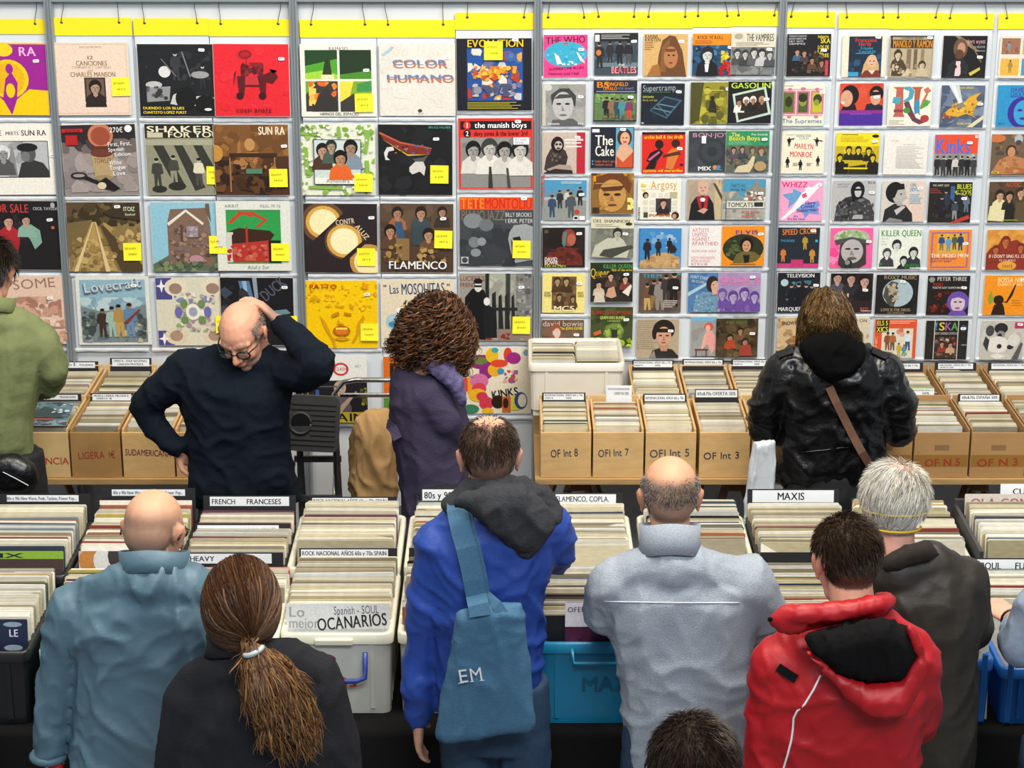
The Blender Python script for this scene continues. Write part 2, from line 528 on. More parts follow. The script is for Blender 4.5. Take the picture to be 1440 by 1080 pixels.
cov(L, 354, 113, 'album sleeve, bright red with a dark drawing of a wheeled animal', 'e02430', "n .02 .02 .98 .98 30 .1 e52a34 dc202c;e .42 .14 .09 .06 8a1820;e .42 .14 .06 .035 b21c26;r .43 .17 .44 .28 8a1820;n .36 .25 .66 .45 26 .06 6a1820 8a2028 501318;r .36 .44 .64 .56 c2303a;r .33 .56 .66 .58 5a1218;p .31 .44 .42 .44 .4 .7 .33 .7 5a1218;p .58 .44 .7 .44 .68 .7 .62 .7 5a1218;e .34 .71 .05 .05 3a0c12;e .64 .71 .05 .05 3a0c12;p .66 .42 .8 .35 .85 .45 .78 .54 .66 .5 5a1218;p .74 .34 .78 .4 .84 .36 .8 .42 3a0c12;p .27 .4 .3 .36 .26 .58 5a1218;t .28 .87 .07 cossi_anatz 5a1218 .48;st .9 .2", dep=1)
cov(L, 141, 225, 'album sleeve, grey with an open copper tin and white handwriting', '8f8684', "r 0 0 1 .3 2c2426;n 0 .2 1 .4 24 .14 5a5050 443c3c 6e6462;n 0 .4 1 .95 30 .2 9b908e 877d7b a59a98;e .53 .15 .17 .17 c47a5c;e .53 .16 .13 .13 9c4c34;n .42 .3 .64 .48 16 .08 7a3a2a 8c4a36 5c2a20;p .38 .4 .68 .4 .66 .75 .42 .75 b39a72;e .53 .4 .15 .06 6a3a2c;e .53 .75 .12 .04 9a8460;T .42 .47 .07 TOWLER 7a5a38 .24;r .02 .05 .3 .1 c22;r .06 .14 .22 .28 b22020;T .06 .06 .04 EDICION 511 .2;t .66 .04 .07 270€ fff .18 0;e .91 .06 .05 .05 f4f4f4;t .62 .25 .06 First,_First, fff .32 3;t .62 .33 .05 Spanish fff .22 3;t .7 .4 .05 Edition. fff .24 3;t .62 .51 .06 White fff .17 3;t .62 .58 .06 Tongue fff .22 3;t .66 .66 .06 Love fff .17 3;p .1 .68 .2 .66 .5 .82 .48 .86 1c1c1c;e .2 .71 .11 .05 222;e .2 .71 .08 .025 9b908e;p .44 .82 .56 .74 .74 .9 .66 .94 .5 .9 1a1a1a;e .5 .86 .06 .05 d8c8a8", rot=-1)
cov(L, 258, 224, 'album sleeve, olive grey with dark diagonal beams and four small musicians', '8f8e78', "r 0 0 1 .2 23221f;T .02 .03 .085 SHAKERS_ e9e3c4 1.08;T .3 .115 .075 FOR_YOU e9e3c4 .7;r .03 .12 .24 .19 c8c2a4;p .1 .3 .24 .3 .5 .85 .38 .9 34342e;p .38 .3 .5 .3 .78 .9 .64 .95 34342e;p .64 .3 .76 .3 1 .8 1 .98 .92 .95 34342e;r 0 .22 1 .3 a5a48c;f .14 .9 .42 3c3c36 b5b09a;f .36 .84 .4 44443c b5b09a 8f8e78;f .7 .88 .4 d8d4bc b5b09a 4a4a42;e .4 .88 .12 .06 2a2a26;e .16 .92 .1 .05 2a2a26;no .8 .6 ORIGINAL FIRMADO")
cov(L, 354, 225, 'album sleeve, brown organ player on stage under white title', '4a2e1c', "r 0 0 1 .45 7a5028;n 0 0 1 .45 30 .16 8a5c2c 6c4624 94682f;T .6 .03 .11 SUN_RA f4ead2 .36;e .48 .28 .07 .09 b98a52;p .3 .5 .32 .25 .36 .22 .36 .4 .6 .38 .62 .5 9c7038;r .2 .4 .84 .46 3a2414;n .2 .46 .84 .7 30 .07 6a4424 2c1a0e 8a5c30 a87444;r .42 .62 .64 .69 4f7f5f;n 0 .5 .25 .95 14 .1 6a4424 2e1c10 80562c;r .2 .46 .22 .95 9a7444;r .8 .46 .82 .9 9a7444;n .3 .72 .75 .98 20 .1 5a3a1e 2a190d 40280f;e .02 .4 .1 .12 c08a3c;no .73 .62 SEGUNDO PRESS;st .94 .3", dep=1)
cov(L, 147, 333, 'album sleeve, sepia railway track running through woods', '8a7348', "r 0 0 1 .3 5a4a30;n 0 0 1 .34 40 .12 4a3d28 6b5a3a 3a301f;p .0 .3 .0 .8 .3 .4 .35 .25 74623e;p .02 1 .34 .28 .4 .28 .66 1 b0935a;n .06 .5 .62 1 60 .07 9a7f4c c0a468 7f6840;p .06 1 .355 .28 .365 .28 .12 1 d9c28e;p .5 1 .385 .28 .395 .28 .56 1 d9c28e;p .45 .3 1 .8 1 1 .72 1 4f4028;p .5 .28 1 .6 1 .9 .5 .33 a88c54;n .6 .35 1 .8 20 .08 c0a468 8a7348;p .5 .14 .72 .02 1 0 1 .26 .6 .2 3c3122;T .78 .06 .06 ITOIZ cdb 0.16;t .8 .15 .035 Ezekiel edc .14;no .75 .58 SPAIN 1980;st .7 .06")
cov(L, 265, 333, 'album sleeve, brown brick house against a clear blue sky', '8fc2d6', "p .0 1 0 .9 .2 .78 .24 .75 1 .72 1 1 5c6a54;p .22 .8 .22 .3 .27 .1 .74 .08 .8 .3 .84 .9 .3 .92 7d6454;p .74 .12 .75 .02 .8 .02 .82 .3 6e5646;p .22 .3 .48 .1 .72 .3 .7 .33 .48 .14 .24 .34 e3ddd0;n .24 .34 .8 .9 70 .05 6c5446 8d7260 9a7f70 58463a 7a6c74;r .4 .32 .43 .55 584438;r .48 .34 .64 .5 93888e;n .48 .34 .64 .5 10 .04 b5a4b0 7a7078;e .6 .82 .1 .06 b58a94;n .0 .85 1 1 30 .07 6d7a5c 4e5c4a 7e8a66;no .78 .48 U.K. 1970")
cov(L, 357, 332, 'album sleeve, white border round green sky and red dark tram', 'dfe1d8', "r .13 .12 .87 .9 2f9a4c;r .13 .12 .87 .13 1a6a34;p .15 .3 .3 .16 .48 .14 .7 .26 .56 .38 .53 .36 .64 .27 .46 .18 .33 .2 .2 .32 c0442c;p .3 .13 .5 .2 .48 .23 .28 .15 c0442c;p .14 .44 .3 .38 .72 .42 .78 .48 .7 .6 .14 .62 3a2418;r .39 .36 .42 .6 b03424;p .13 .62 .7 .56 .7 .88 .13 .88 b4342a;n .2 .62 .68 .86 24 .06 c45a48 9a2a22 d07a68;r .7 .56 .86 .88 1f1a18;r .13 .44 .2 .88 d0cfc4;n .13 .44 .22 .88 10 .05 b03424 d0cfc4;t .4 .92 .05 Azul_y_Sur 7a9a94 .3;t .12 .04 .04 ARRIT 999 .2;t .6 .04 .04 REAL_70_76 999 .28;no .73 .6 ORIGINAL FRANCE", dep=1)
cov(L, 160, 437, 'album sleeve, white border round blue picture with bulging grey title', 'dcdfda', "r .05 .04 .95 .96 8fb4c4;n .05 .3 .95 .6 40 .14 a8c4cc 7fa3b4 b8cfd2;p .05 .42 .3 .5 .7 .48 .95 .4 .95 .96 .05 .96 76858a;n .05 .6 .95 .96 60 .07 5f6e72 8a979a 9aa59c 4c585c b5b48c;T .1 .1 .15 Lovecraft 5a6470 .82 6;T .11 .09 .14 Lovecraft c3ccd6 .8 6;f .34 .88 .42 3c2c26 8a6a58;f .47 .88 .45 9ab8a8 a88;f .58 .88 .48 b08a4c b88a70 c09a50;f .72 .88 .5 5c80a8 a07a68 6a88b0;p .64 .66 .86 .46 .87 .48 .68 .7 7a3a30;n .06 .5 .25 .85 14 .07 3c4848 56645c;n .82 .5 .94 .85 10 .07 3c4444 4c5858;st .8 .12")
cov(L, 272, 438, 'album sleeve, pale mirrored floral pattern with stars in the corners', 'd6d3bf', "r 0 0 .22 .32 4b4a86;r 0 .78 .22 1 4b4a86;e .27 .14 .15 .13 e0d8c0;e .78 .14 .15 .13 e0d8c0;e .27 .16 .09 .08 9a8070;e .78 .16 .09 .08 9a8070;e .25 .86 .16 .13 d8cdb4;e .78 .86 .16 .13 d8cdb4;e .25 .86 .09 .08 a88c78;e .78 .86 .09 .08 a88c78;p .08 .02 .1 .1 .16 .12 .1 .14 .08 .22 .06 .14 .0 .12 .06 .1 eee;p .08 .8 .1 .88 .16 .9 .1 .92 .08 1 .06 .92 .0 .9 .06 .88 eee;n .22 .22 .8 .8 70 .06 8fa878 7f86b4 e8e2cc c8bfa8 b0a890 a58a9c;e .5 .5 .1 .12 e8e6d8;e .5 .5 .06 .07 9aa0b8;e .38 .38 .05 .06 6d8a58;e .62 .38 .05 .06 6d8a58;e .38 .62 .05 .06 6d8a58;e .62 .62 .05 .06 6d8a58;e .3 .5 .05 .08 6a6ab0;e .7 .5 .05 .08 6a6ab0;no .8 .56 ORIG CANADA")
cov(L, 362, 438, 'album sleeve, black with blue streaks, behind the navy sweater man', '17181d', "p .25 .05 .4 .05 .46 .35 .3 .3 53749a;p .3 .05 .36 .05 .38 .3 .33 .28 8fb0cc;p .44 0 .5 0 .52 .3 .47 .3 8a9aa8;n 0 .1 .4 .7 20 .1 22242c 2c303a 3a4452;T .62 .2 .16 DUCK 556 .4 40;p .6 .5 .9 .46 .96 .52 .8 .56 6a8a94;st .88 .14;no .8 .56 ORIGINAL SPAIN", dep=1)
# second bay
cov(L, 476, 113, 'album sleeve, white with four panes of green sky over orange fire', 'e9e7dd', "t .38 .04 .045 RAMASES 222 .26;r .06 .08 .49 .48 1f4420;p .06 .3 .49 .2 .49 .48 .06 .48 4fa02c;p .06 .4 .3 .36 .49 .42 .49 .48 .06 .48 9fd03c;p .28 .46 .33 .2 .36 .15 .39 .2 .42 .46 2a3a20;r .27 .42 .44 .48 f0dcb0;r .52 .08 .94 .48 20351c;p .52 .42 .94 .36 .94 .48 .52 .48 4a8c28;r .06 .51 .49 .93 3a3832;p .06 .51 .2 .51 .06 .7 6aa838;n .1 .52 .48 .85 22 .09 f08a2c ffb84c e0642c fccb5c;p .14 .93 .24 .68 .34 .62 .49 .8 .49 .93 34302e;r .52 .51 .94 .93 86a830;p .52 .51 .7 .51 .64 .75 .52 .8 f0d848;p .74 .55 .94 .5 .94 .65 .74 .66 40904c;p .52 .93 .52 .8 .7 .68 .94 .74 .94 .93 3c3836;t .24 .945 .04 HIMNOS_DEL_ESPACIO 333 .52;st .87 .36;no .71 .68 SPAIN 1972")
cov(L, 587, 112, 'album sleeve, cream with two lines of blue and orange block letters', 'e2dcd3', "n 0 0 1 1 24 .2 e5dfd6 dfd9d0;T .17 .24 .1 COLOR c8704c .74;T .16 .225 .07 COLOR 5f82b0 .74;T .09 .44 .1 HUMANO c8704c .9;T .08 .43 .065 HUMANO 5f82b0 .9;p .03 .15 .16 .04 .2 .05 .06 .18 a8c4d8;e .53 .93 .03 .025 444;t .5 .96 .02 SELLO 555 .08;st .9 .2")
cov(L, 695, 105, 'album sleeve, navy with a crowded bright painting and yellow title', '191b26', "r .14 .13 .88 .86 24509a;n .15 .14 .87 .85 50 .09 3a62a8 c8c4c8 9a4c3c d8a048 6a6c9a b03a30 e0d8c8;n .22 .38 .8 .58 40 .06 e8a028 d8741c c84c20 f0bc40;n .2 .62 .8 .8 26 .08 8a8c9c 5c6078 b8b4b0 4a5070;T .14 .015 .1 EVOLUTION f0c81c .75;l .14 .875 .88 .98 5 b0a430;no .37 .04 SPAIN 1968;st .78 .02")
cov(L, 475, 225, 'album sleeve, green maze pattern round a photo of four long haired people', 'e3e6d4', "n 0 0 1 1 110 .05 86b24a 94bc58 78a43e;p 0 .1 .3 .12 .3 .16 .0 .14 86b24a;p .5 .02 .54 .02 .56 .18 .5 .18 86b24a;p .8 .05 .95 .08 .9 .4 .86 .4 .88 .12 .8 .1 86b24a;p .04 .3 .1 .32 .12 .7 .06 .7 86b24a;p .1 .86 .6 .88 .6 .92 .1 .9 86b24a;p .86 .5 .92 .5 .94 .9 .88 .9 86b24a;n 0 0 1 1 90 .035 e3e6d4 ece9da;r .18 .2 .82 .84 2a2c28;r .19 .21 .81 .74 c8d6d4;r .19 .74 .81 .83 ecebe0;t .34 .765 .05 Almendra 555 .32;b .3 .36 .09 b89078 1a1410 4a3428;b .42 .3 .08 a8907c 20302c 4a5c50;b .68 .32 .1 a08470 14100e 8090a0;b .54 .47 .1 b08868 16100c e06a20;p .44 .74 .46 .58 .6 .58 .74 .74 e0662a;T .03 .015 .035 RCA 333 .1;no .72 .68 ORIGINAL ARGENTINA")
cov(L, 584, 225, 'album sleeve, black with a pale profile under a red woven band', '191a1c', "n 0 0 1 1 30 .14 1e1f22 161719 222428;p .02 .12 .3 .26 .72 .34 .7 .42 .45 .44 .1 .24 7c3026;p .02 .1 .3 .24 .72 .325 .72 .34 .3 .265 .02 .13 c05840;p .05 .2 .4 .42 .68 .42 .4 .44 d0b040;n .2 .28 .68 .42 16 .03 4c5c8c c86048 2a1a18;p .08 .4 .12 .32 .2 .31 .22 .36 .14 .38 .12 .46 .16 .5 .1 .5 d8d6d2;p .42 .6 .52 .5 .6 .5 .64 .6 .62 .72 .56 .66 .46 .7 .42 .66 cfccc8;p .46 .48 .6 .46 .68 .42 .62 .52 .5 .52 555;t .68 .02 .03 BRUCE_PALMER 4cb09c .3;no .7 .57 ORIGINAL US;st .78 .2")
cov(L, 697, 216, 'album sleeve, red and black bands over a photo of four men in shirts', 'd8342c', "r .03 .04 .98 .16 1b1718;r .03 .27 .97 .98 8a8a88;n .03 .27 .97 .5 14 .16 8f8f8c 7a7a78;e .12 .1 .05 .055 e03830;T .1 .065 .07 1 fff .03;T .22 .06 .075 the_manish_boys fff .7;e .12 .215 .05 .055 1b1718;T .1 .18 .07 2 fff .04;T .21 .18 .065 davy_jones_&_the_lower_3rd 2a1214 .72;b .2 .45 .11 9a9894 141414 d4d2cc;b .42 .43 .12 b8b6b0 3a3a38 e0ded8;b .62 .46 .11 a09e98 121212 d0cec8;b .83 .45 .12 c0beb8 161616 dcdad4;p .41 .68 .44 .68 .46 .98 .4 .98 333;p .64 .7 .67 .7 .7 .98 .66 .98 444;r .74 .27 .95 .37 eceef0;t .76 .29 .03 MUY_RARO 555 .16;t .76 .33 .03 ESPAÑA 555 .12;st .8 .05")
cov(L, 479, 335, 'album sleeve, dark purple with glowing yellow lamps cut by diagonals', '2f2428', "e .27 .27 .3 .3 6a4c30;e .27 .27 .24 .24 d8a44c;e .27 .27 .19 .19 f6e8b4;p 0 .66 .66 .02 1 .0 1 .4 .45 1 0 1 2b2126;e .55 .54 .27 .27 5a4230;e .55 .54 .24 .24 d8a44c;e .55 .54 .19 .19 f8ecbc;p .42 1 1 .46 1 1 2a2126;e .88 .84 .26 .26 c09048;e .88 .84 .2 .2 f4e4ac;p .4 1 .3 1 .95 .4 1 .42 2b2126;T .44 .24 .075 CONTR d8c8a4 .26 8;T .69 .26 .075 ALUZ d8c8a4 .24 -50;st .92 .2;no .72 .64 ARGENTINA 1973")
cov(L, 586, 335, 'album sleeve, five long haired men before a wooden fence, white title', '4f3c30', "r 0 0 1 .4 574638;n 0 0 1 .4 16 .12 62503f 4a3b2f;b .24 .14 .08 a87e66 241c18 a8643c;b .56 .14 .085 b08a70 2a1d16 3c4a50;b .85 .12 .07 a88068 2a1e18 3a3028;p .18 .5 .2 .26 .3 .26 .34 .5 34567c;p .12 .28 .2 .24 .24 .55 .14 .6 a05a34;p .44 .32 .68 .32 .72 .6 .44 .6 37464c;b .14 .4 .085 b08468 1c1512 5a4030;b .66 .45 .085 b48a70 221812 6a4a2c;r .22 .5 .4 .82 8a6c44;n .04 .58 .3 .85 20 .07 7a5c38 a08048 4a3824;n .5 .62 .9 .85 22 .07 8a6a40 b09058 4a3824;T .1 .83 .12 FLAMENCO 35506c .82;T .11 .83 .11 FLAMENCO f0eee8 .8;no .74 .38 SPAIN 1973;st .86 .21")
cov(L, 698, 326, 'album sleeve, grey blurred lights and a pale face, red and orange title', '41474b', "r 0 0 1 .18 e0521c;T .01 .015 .15 TETE_MONTOLIU d2201c .97;T .01 .015 .15 TETE ee8a20 .33;T .02 .19 .14 PIANO_JAZZ 7c6a5c .6;t .62 .22 .06 BILLY_BROOKS d8dadb .36;t .62 .31 .06 I_ERIK_PETER d8dadb .38;n 0 .4 1 1 30 .2 383d42 4a5055 30353a;e .18 .34 .13 .11 7e868a;e .36 .4 .1 .09 6a7276;e .2 .65 .08 .08 757d81;e .3 .64 .06 .06 8a9296;e .22 .8 .07 .06 868e92;p .68 .5 .74 .4 .9 .38 1 .42 1 .9 .76 .95 .7 .8 .66 .6 9aa0a2;p .72 .58 .82 .56 .84 .62 .74 .64 222;p .7 .6 .78 .75 .74 .98 .72 .95 2a2e32;r .02 .86 .12 .96 b8bcbe;e .07 .91 .04 .04 444;no .72 .62 ORIGINAL SPAIN;st .87 .02")
cov(L, 480, 442, 'album sleeve, plain yellow with a sketched shouting face', 'f5c800', "n 0 .02 1 .45 90 .04 e3ae06 d59c0a f8d01c;p .2 .5 .28 .6 .36 .8 .4 .85 .42 1 .39 1 .37 .88 .28 .72 d89c10;p .8 .5 .74 .6 .72 .62 .7 .78 .64 .9 .66 .92 .74 .78 .82 .54 d89c10;p .36 .5 .46 .45 .48 .5 .38 .54 c8860c;p .54 .46 .64 .48 .64 .52 .54 .5 c8860c;p .46 .55 .44 .64 .54 .65 .52 .62 .48 .62 d89c10;e .5 .74 .12 .08 b5640c;e .5 .75 .09 .045 d87a24;r .42 .69 .58 .72 f5d850;p .38 .86 .5 .82 .62 .86 .5 .89 d89c10;T .07 .05 .06 PATTO b8300c .38;e .84 .09 .04 .04 e59a10;st .86 .2;no .76 .63 ORIGINAL FRANCIA")
cov(L, 587, 441, 'album sleeve, cream with wavy blue title, partly behind the curly hair', 'e2d5bb', "T .03 .08 .09 \" 2a4a70 .05;T .12 .08 .13 Las 2a4a70 .13 4;T .28 .06 .16 MOSQUITAS 2a4a70 .6 2;T .9 .06 .09 \" 2a4a70 .05;e .33 .47 .12 .1 d8a060;e .28 .45 .07 .05 f4f0e8;e .29 .45 .03 .035 26507c;p .3 .36 .34 .3 .36 .3 .34 .37 444;e .18 .62 .12 .12 a8c8d4;e .18 .66 .08 .05 4c90b0;n .35 .5 .9 .9 16 .08 c8a888 b09078 d8b890;l .04 .86 .25 .98 5 8a8070;st .6 .2")
cov(L, 697, 432, 'album sleeve, grey photo of two dark clad masked figures by a fence', '8f8c84', "r 0 0 1 .8 98978c;n .4 .0 .75 .5 10 .14 b8bdac a5aa9a;T .01 .04 .07 LUCIFER'S 8a4c44 .34;T .01 .14 .06 FRIENDS 8a4c44 .24;r .78 .0 1 .85 7c7c7a;n .78 0 1 .85 40 .05 58585a 9a9a98 6e6e70;r .36 0 .41 .85 222426;r .64 0 .7 .6 3a3c3a;p .45 .84 .45 .3 .5 .26 .52 .84 242628;p .54 .84 .54 .34 .58 .3 .61 .84 242628;p .63 .84 .63 .32 .67 .28 .7 .84 242628;p .72 .84 .72 .34 .75 .3 .78 .84 242628;r .4 .5 .8 .54 242628;r .1 .82 1 1 8e7c70;n .3 .88 .9 .98 12 .06 8a2c24 7a3a30 b09c90;p .08 .95 .08 .35 .18 .22 .34 .24 .4 .4 .36 .98 131417;e .26 .2 .05 .07 d8d8d4;r .21 .17 .31 .2 131417;e .26 .11 .06 .04 131417;p .34 .95 .33 .52 .4 .46 .5 .54 .52 .95 1b1c1f;e .38 .41 .045 .06 e0e0dc;no .73 .63 ORIGINAL SPAIN;st .85 .2")
cov(L, 466, 548, 'album sleeve, white and black with a singer over a yellow band, behind the step stool', '1c1b22', "r 0 0 1 .36 e6e6e2;e .64 .19 .11 .1 c23c3c;e .64 .19 .08 .07 e8e0dc;T .56 .16 .05 CLASH c23c3c .16;t .83 .13 .04 1977 888 .1;b .62 .48 .09 c8a894 b89c80 44404a;p .52 .75 .56 .6 .7 .58 .78 .78 .74 1 .54 1 5a5058;p .56 .8 .84 .52 .86 .54 .62 .86 a89080;r .3 .44 .58 .46 555;r .28 .5 .33 .98 355a9a;n .9 .44 1 .8 8 .05 8a8a30 5a5a28;r 0 .84 1 1 b8a42c;T .4 .86 .12 RAIN 1c1b1a .56", dep=1)
cov(L, 590, 548, 'album sleeve, orange with fat black letters behind the purple coat', 'dd6a20', "T .06 .1 .32 FREE 2a2018 .9;r 0 .62 1 1 5a8a3c;n 0 .6 1 1 20 .12 6aa040 4a7434 88b050;r 0 .55 1 .62 e8e0d0")
cov(L, 696, 535, 'album sleeve, cream with multicoloured butterfly and blobs beside the white basket', 'e5dcc4', "e .32 .22 .2 .11 8a2a6c;e .3 .2 .1 .06 6a7a40;e .46 .12 .09 .11 e8b81c;e .38 .36 .1 .12 8a2a7c;e .5 .34 .1 .1 e8a81c;e .56 .24 .12 .06 d8482c;e .68 .11 .06 .11 d0402c;e .76 .16 .1 .09 9a2a80;e .5 .04 .05 .04 3aa0a8;e .58 .36 .05 .05 3a90b8;n .6 .34 .82 .54 20 .05 c84c3c 3a90b8 9a5a90 e0a8a0;e .1 .56 .1 .1 d84c50;p .12 .45 .18 .45 .2 .7 .12 .7 e89c20;e .28 .5 .13 .11 d070a0;e .28 .62 .1 .09 d84050;e .26 .72 .13 .1 e8b020;e .32 .74 .08 .07 c83850;e .38 .84 .1 .1 d03850;e .4 .96 .08 .05 e8b020;e .16 .93 .12 .07 3a7c60;T .46 .66 .12 KINKS 23201e .38 10;e .54 .82 .09 .1 2a1c18;r .6 .74 .72 .98 c8682c;e .65 .84 .04 .08 3a2018;r .73 .72 .84 .95 d8d030;e .86 .8 .09 .13 2c4c90;e .88 .8 .06 .1 e5dcc4;e .93 .07 .04 .04 7aa0b8", dep=-1)
# singles, third bay
cov(S, 795.5, 78.6, 'single sleeve, hot pink with a pale blue oval swimming scene', 'f0438c', "T .05 .06 .16 THE_WHO 33202c .9 2;e .5 .46 .49 .3 38a8c8;r .44 .19 .56 .23 d83c3c;n .05 .3 .95 .65 24 .06 4cb4d0 2c98bc 60c0d8;p .24 .42 .34 .5 .42 .68 .3 .7 e8f0f0;p .74 .4 .8 .44 .92 .62 .94 .68 .82 .6 e8f0f0;n .3 .62 .8 .72 8 .05 d8ecf0;T .12 .78 .06 SUMMERTIME_BLUES 7a1c40 .8 3;T .1 .88 .06 Heaven_and_Hell 7a1c40 .7;st .85 .35")
cov(S, 866.4, 76, 'single sleeve, dark slate with four men with guitars and red outlined title', '3c4a54', "r 0 0 1 .2 1f2226;l .16 .04 .9 .16 3 aaa;r .02 .04 .12 .2 e8e8e0;n 0 .2 1 .75 20 .16 44525c 35424c 566670;r .05 .7 1 .8 6a7c86;f .12 .82 .6 26282c 9a8878;f .36 .7 .5 2c2e32 9a8878;f .58 .74 .55 22242a 9a8878;f .78 .74 .55 22242a 9a8878 4a5054;e .1 .46 .06 .07 c87838;T .55 .73 .05 THE e8e0e0 .15;T .39 .8 .15 BEATLES f0e8e8 .57;T .4 .81 .13 BEATLES d83c50 .55;st .9 .2")
cov(S, 936, 77.5, 'single sleeve, tan with face framed by very long brown hair', 'd0a86c', "T .02 .02 .08 KARINA 3c2418 .3;T .02 .1 .08 KRISTEN 3c2418 .36;l .02 .2 .25 .4 4 8a6238;p .3 1 .34 .5 .42 .15 .58 .03 .72 .06 .88 .4 .98 1 6a4426;p .36 .9 .42 .3 .6 .08 .5 .9 83572f;e .62 .55 .16 .26 b0764c;p .48 .35 .76 .35 .7 .42 .5 .42 6a4426;e .57 .5 .03 .02 2a1810;e .68 .5 .03 .02 2a1810;e .62 .68 .05 .02 7a3c30;p .08 1 .2 .75 .35 .7 .4 1 a06c34;st .85 .18")
cov(S, 1004.5, 77, 'single sleeve, orange band over suited man and blue red collage', '24486a', "r 0 0 1 .27 f08a1c;T .1 .05 .08 ROCK_'N'_ROLL 2c1c14 .6;l .05 .16 .6 .26 3 8a4c14;n 0 .27 1 .7 40 .09 2c5880 1c3854 4c7898 18283c;n .65 .4 1 .7 14 .09 d8c430 b8a828;n .6 .65 1 1 18 .1 c8302c a02024;p .1 1 .14 .78 .4 .68 .56 .85 .55 1 1b1b1e;b .34 .5 .16 c8ccc8 22262a 1b1b1e;p .28 .72 .38 .72 .36 .9 .3 .9 e8e8e8;st .86 .32")
cov(S, 1059, 75, 'single sleeve, grey photo of five men below scrawled black title', '6f7172', "r 0 0 1 .35 d6d0bd;T .34 .04 .17 THE_VAMPIRES 22201e .62;e .16 .1 .1 .07 a8a08c;l .1 .24 .9 .34 3 8a8474;n 0 .35 1 1 30 .16 7a7c7c 606264 868888;b .14 .5 .09 c0c0bc 3a3a3a 4a4c4e;b .32 .52 .09 b8b8b4 383838 3c3e40;b .52 .48 .1 c4c4c0 3a3a3a 5a5c5e;b .7 .5 .1 c8c8c4 303030 b8bab8;b .88 .53 .09 b8b8b4 404040 4c4e50;st .86 .4", dep=1)
cov(S, 793, 147.7, 'single sleeve, grey close portrait of a man with swept back hair', '9a9a98', "n 0 0 1 1 14 .25 a4a4a2 8e8e8c;r 0 0 .08 1 c8c4b4;p .2 1 .24 .85 .7 .82 .95 1 5c5c5c;p .22 .5 .2 .25 .4 .1 .62 .1 .78 .28 .76 .55 .6 .3 .3 .35 3f3f3f;e .48 .52 .24 .34 b8b8b6;p .26 .35 .72 .32 .6 .24 .4 .24 454545;e .38 .47 .06 .025 2a2a2a;e .58 .47 .06 .025 2a2a2a;e .48 .74 .09 .025 6a6a6a;p .46 .5 .44 .64 .52 .64 888;e .13 .08 .1 .08 c8c8c8;T .12 .92 .05 Alemania eee .28;T .82 .92 .05 RCA eee .14;st .88 .3")
cov(S, 865, 142, 'single sleeve, orange serif lettering over a row of leaning people', '262a36', "r .02 .32 .98 .96 5c7a4c;n .02 .32 .98 .55 30 .09 6c9054 486a3c 88a860;T .06 .04 .14 BS e88a20 .3;T .24 .05 .09 PRINGFIELD e88a20 .55;T .22 .16 .08 UFFALO e88a20 .32;t .56 .17 .06 FOR_WHAT 7a8cb8 .36;l .06 .26 .96 .31 1 8a94b0;f .3 .9 .5 22222a a87c60;f .42 .92 .5 8a6a4c a87c60;f .55 .92 .48 2c4c5c a87c60;f .66 .92 .5 4c8a94 a87c60;f .82 .94 .5 7a3c60 a87c60 c84838;n .02 .8 .98 .96 16 .06 7c6a48 4c5c38;st .85 .4")
cov(S, 931.7, 146.5, 'single sleeve, near black with a pale blue drawn grid box', '1b222e', "n 0 0 1 1 20 .2 1f2836 18202a;t .04 .05 .14 Supertramp 9aa8b0 .76 2;l .04 .2 .7 .23 1 5a7c50;T .04 .3 .05 DREAMER b8b840 .26;t .04 .38 .04 Bloody_well_right b8b840 .34;p .2 .65 .55 .3 .95 .4 .6 .85 3a5c70;p .24 .65 .56 .34 .88 .42 .58 .8 1f2c3a;p .3 .58 .7 .68 .7 .7 .3 .6 6a94a8;p .4 .48 .8 .56 .8 .58 .4 .5 6a94a8;p .36 .5 .62 .78 .64 .77 .38 .49 4a7488;st .86 .2;e .05 .95 .03 .02 bbb")
cov(S, 1001.6, 145, 'single sleeve, murky yellow street photo with a lone figure', '8f8a2c', "T .02 .02 .07 BLACK e0dca8 .2;T .02 .1 .06 PLANET e0dca8 .24;n 0 .1 1 1 50 .14 a09a30 7a7628 b4ac38 5c5a22;p 0 0 .3 0 .2 .9 0 1 4a4a20;r .3 .18 .75 .2 c4bc50;p .42 .7 .44 .45 .52 .38 .58 .5 .6 .72 2a2a1c;e .5 .37 .05 .05 2a2a1c;r .36 .64 .7 .66 3a3a1e;st .86 .16")
cov(S, 1054, 144, 'single sleeve, black with tilted stamp photo and yellow green title', '15161a', "e .99 .5 .1 .4 0c0c0e;T .06 .03 .13 GASOLIN' b8d830 .95;p .1 .3 .86 .12 1 .78 .22 .98 b8d0c0;p .16 .34 .82 .18 .93 .74 .26 .92 2a2420;b .26 .5 .08 a87c60 222 e8e4dc;b .42 .46 .08 a87c60 e8e0d8 2c2620;b .58 .44 .08 a87c60 d8d4d0 1f1c1a;b .78 .44 .08 a87c60 b09070 2c2420;st .88 .42", dep=1)
cov(S, 792.5, 215, 'single sleeve, beige with crossed armed ape masked figure and red side', 'c4b4a8', "r .8 0 1 1 b82438;r .52 .16 .95 .2 e8e4e0;r .52 .24 .9 .27 e8e4e0;r .55 .33 .92 .36 e8e4e0;p .1 .6 .2 .4 .36 .3 .55 .45 .6 .6 .55 .85 .15 .98 .05 .9 3c3434;e .36 .3 .15 .2 1c1818;e .38 .32 .09 .11 c0b0a4;e .34 .29 .03 .03 222;e .42 .29 .03 .03 222;e .38 .39 .05 .03 5c4c44;n .2 .5 .55 .75 16 .05 6c5c54 2a2422;p .1 .9 .4 .78 .66 .8 .7 .92 .3 .98 a89488;p .05 .98 .3 .88 .7 .92 .72 1 .05 1 2a2626;st .82 .12")
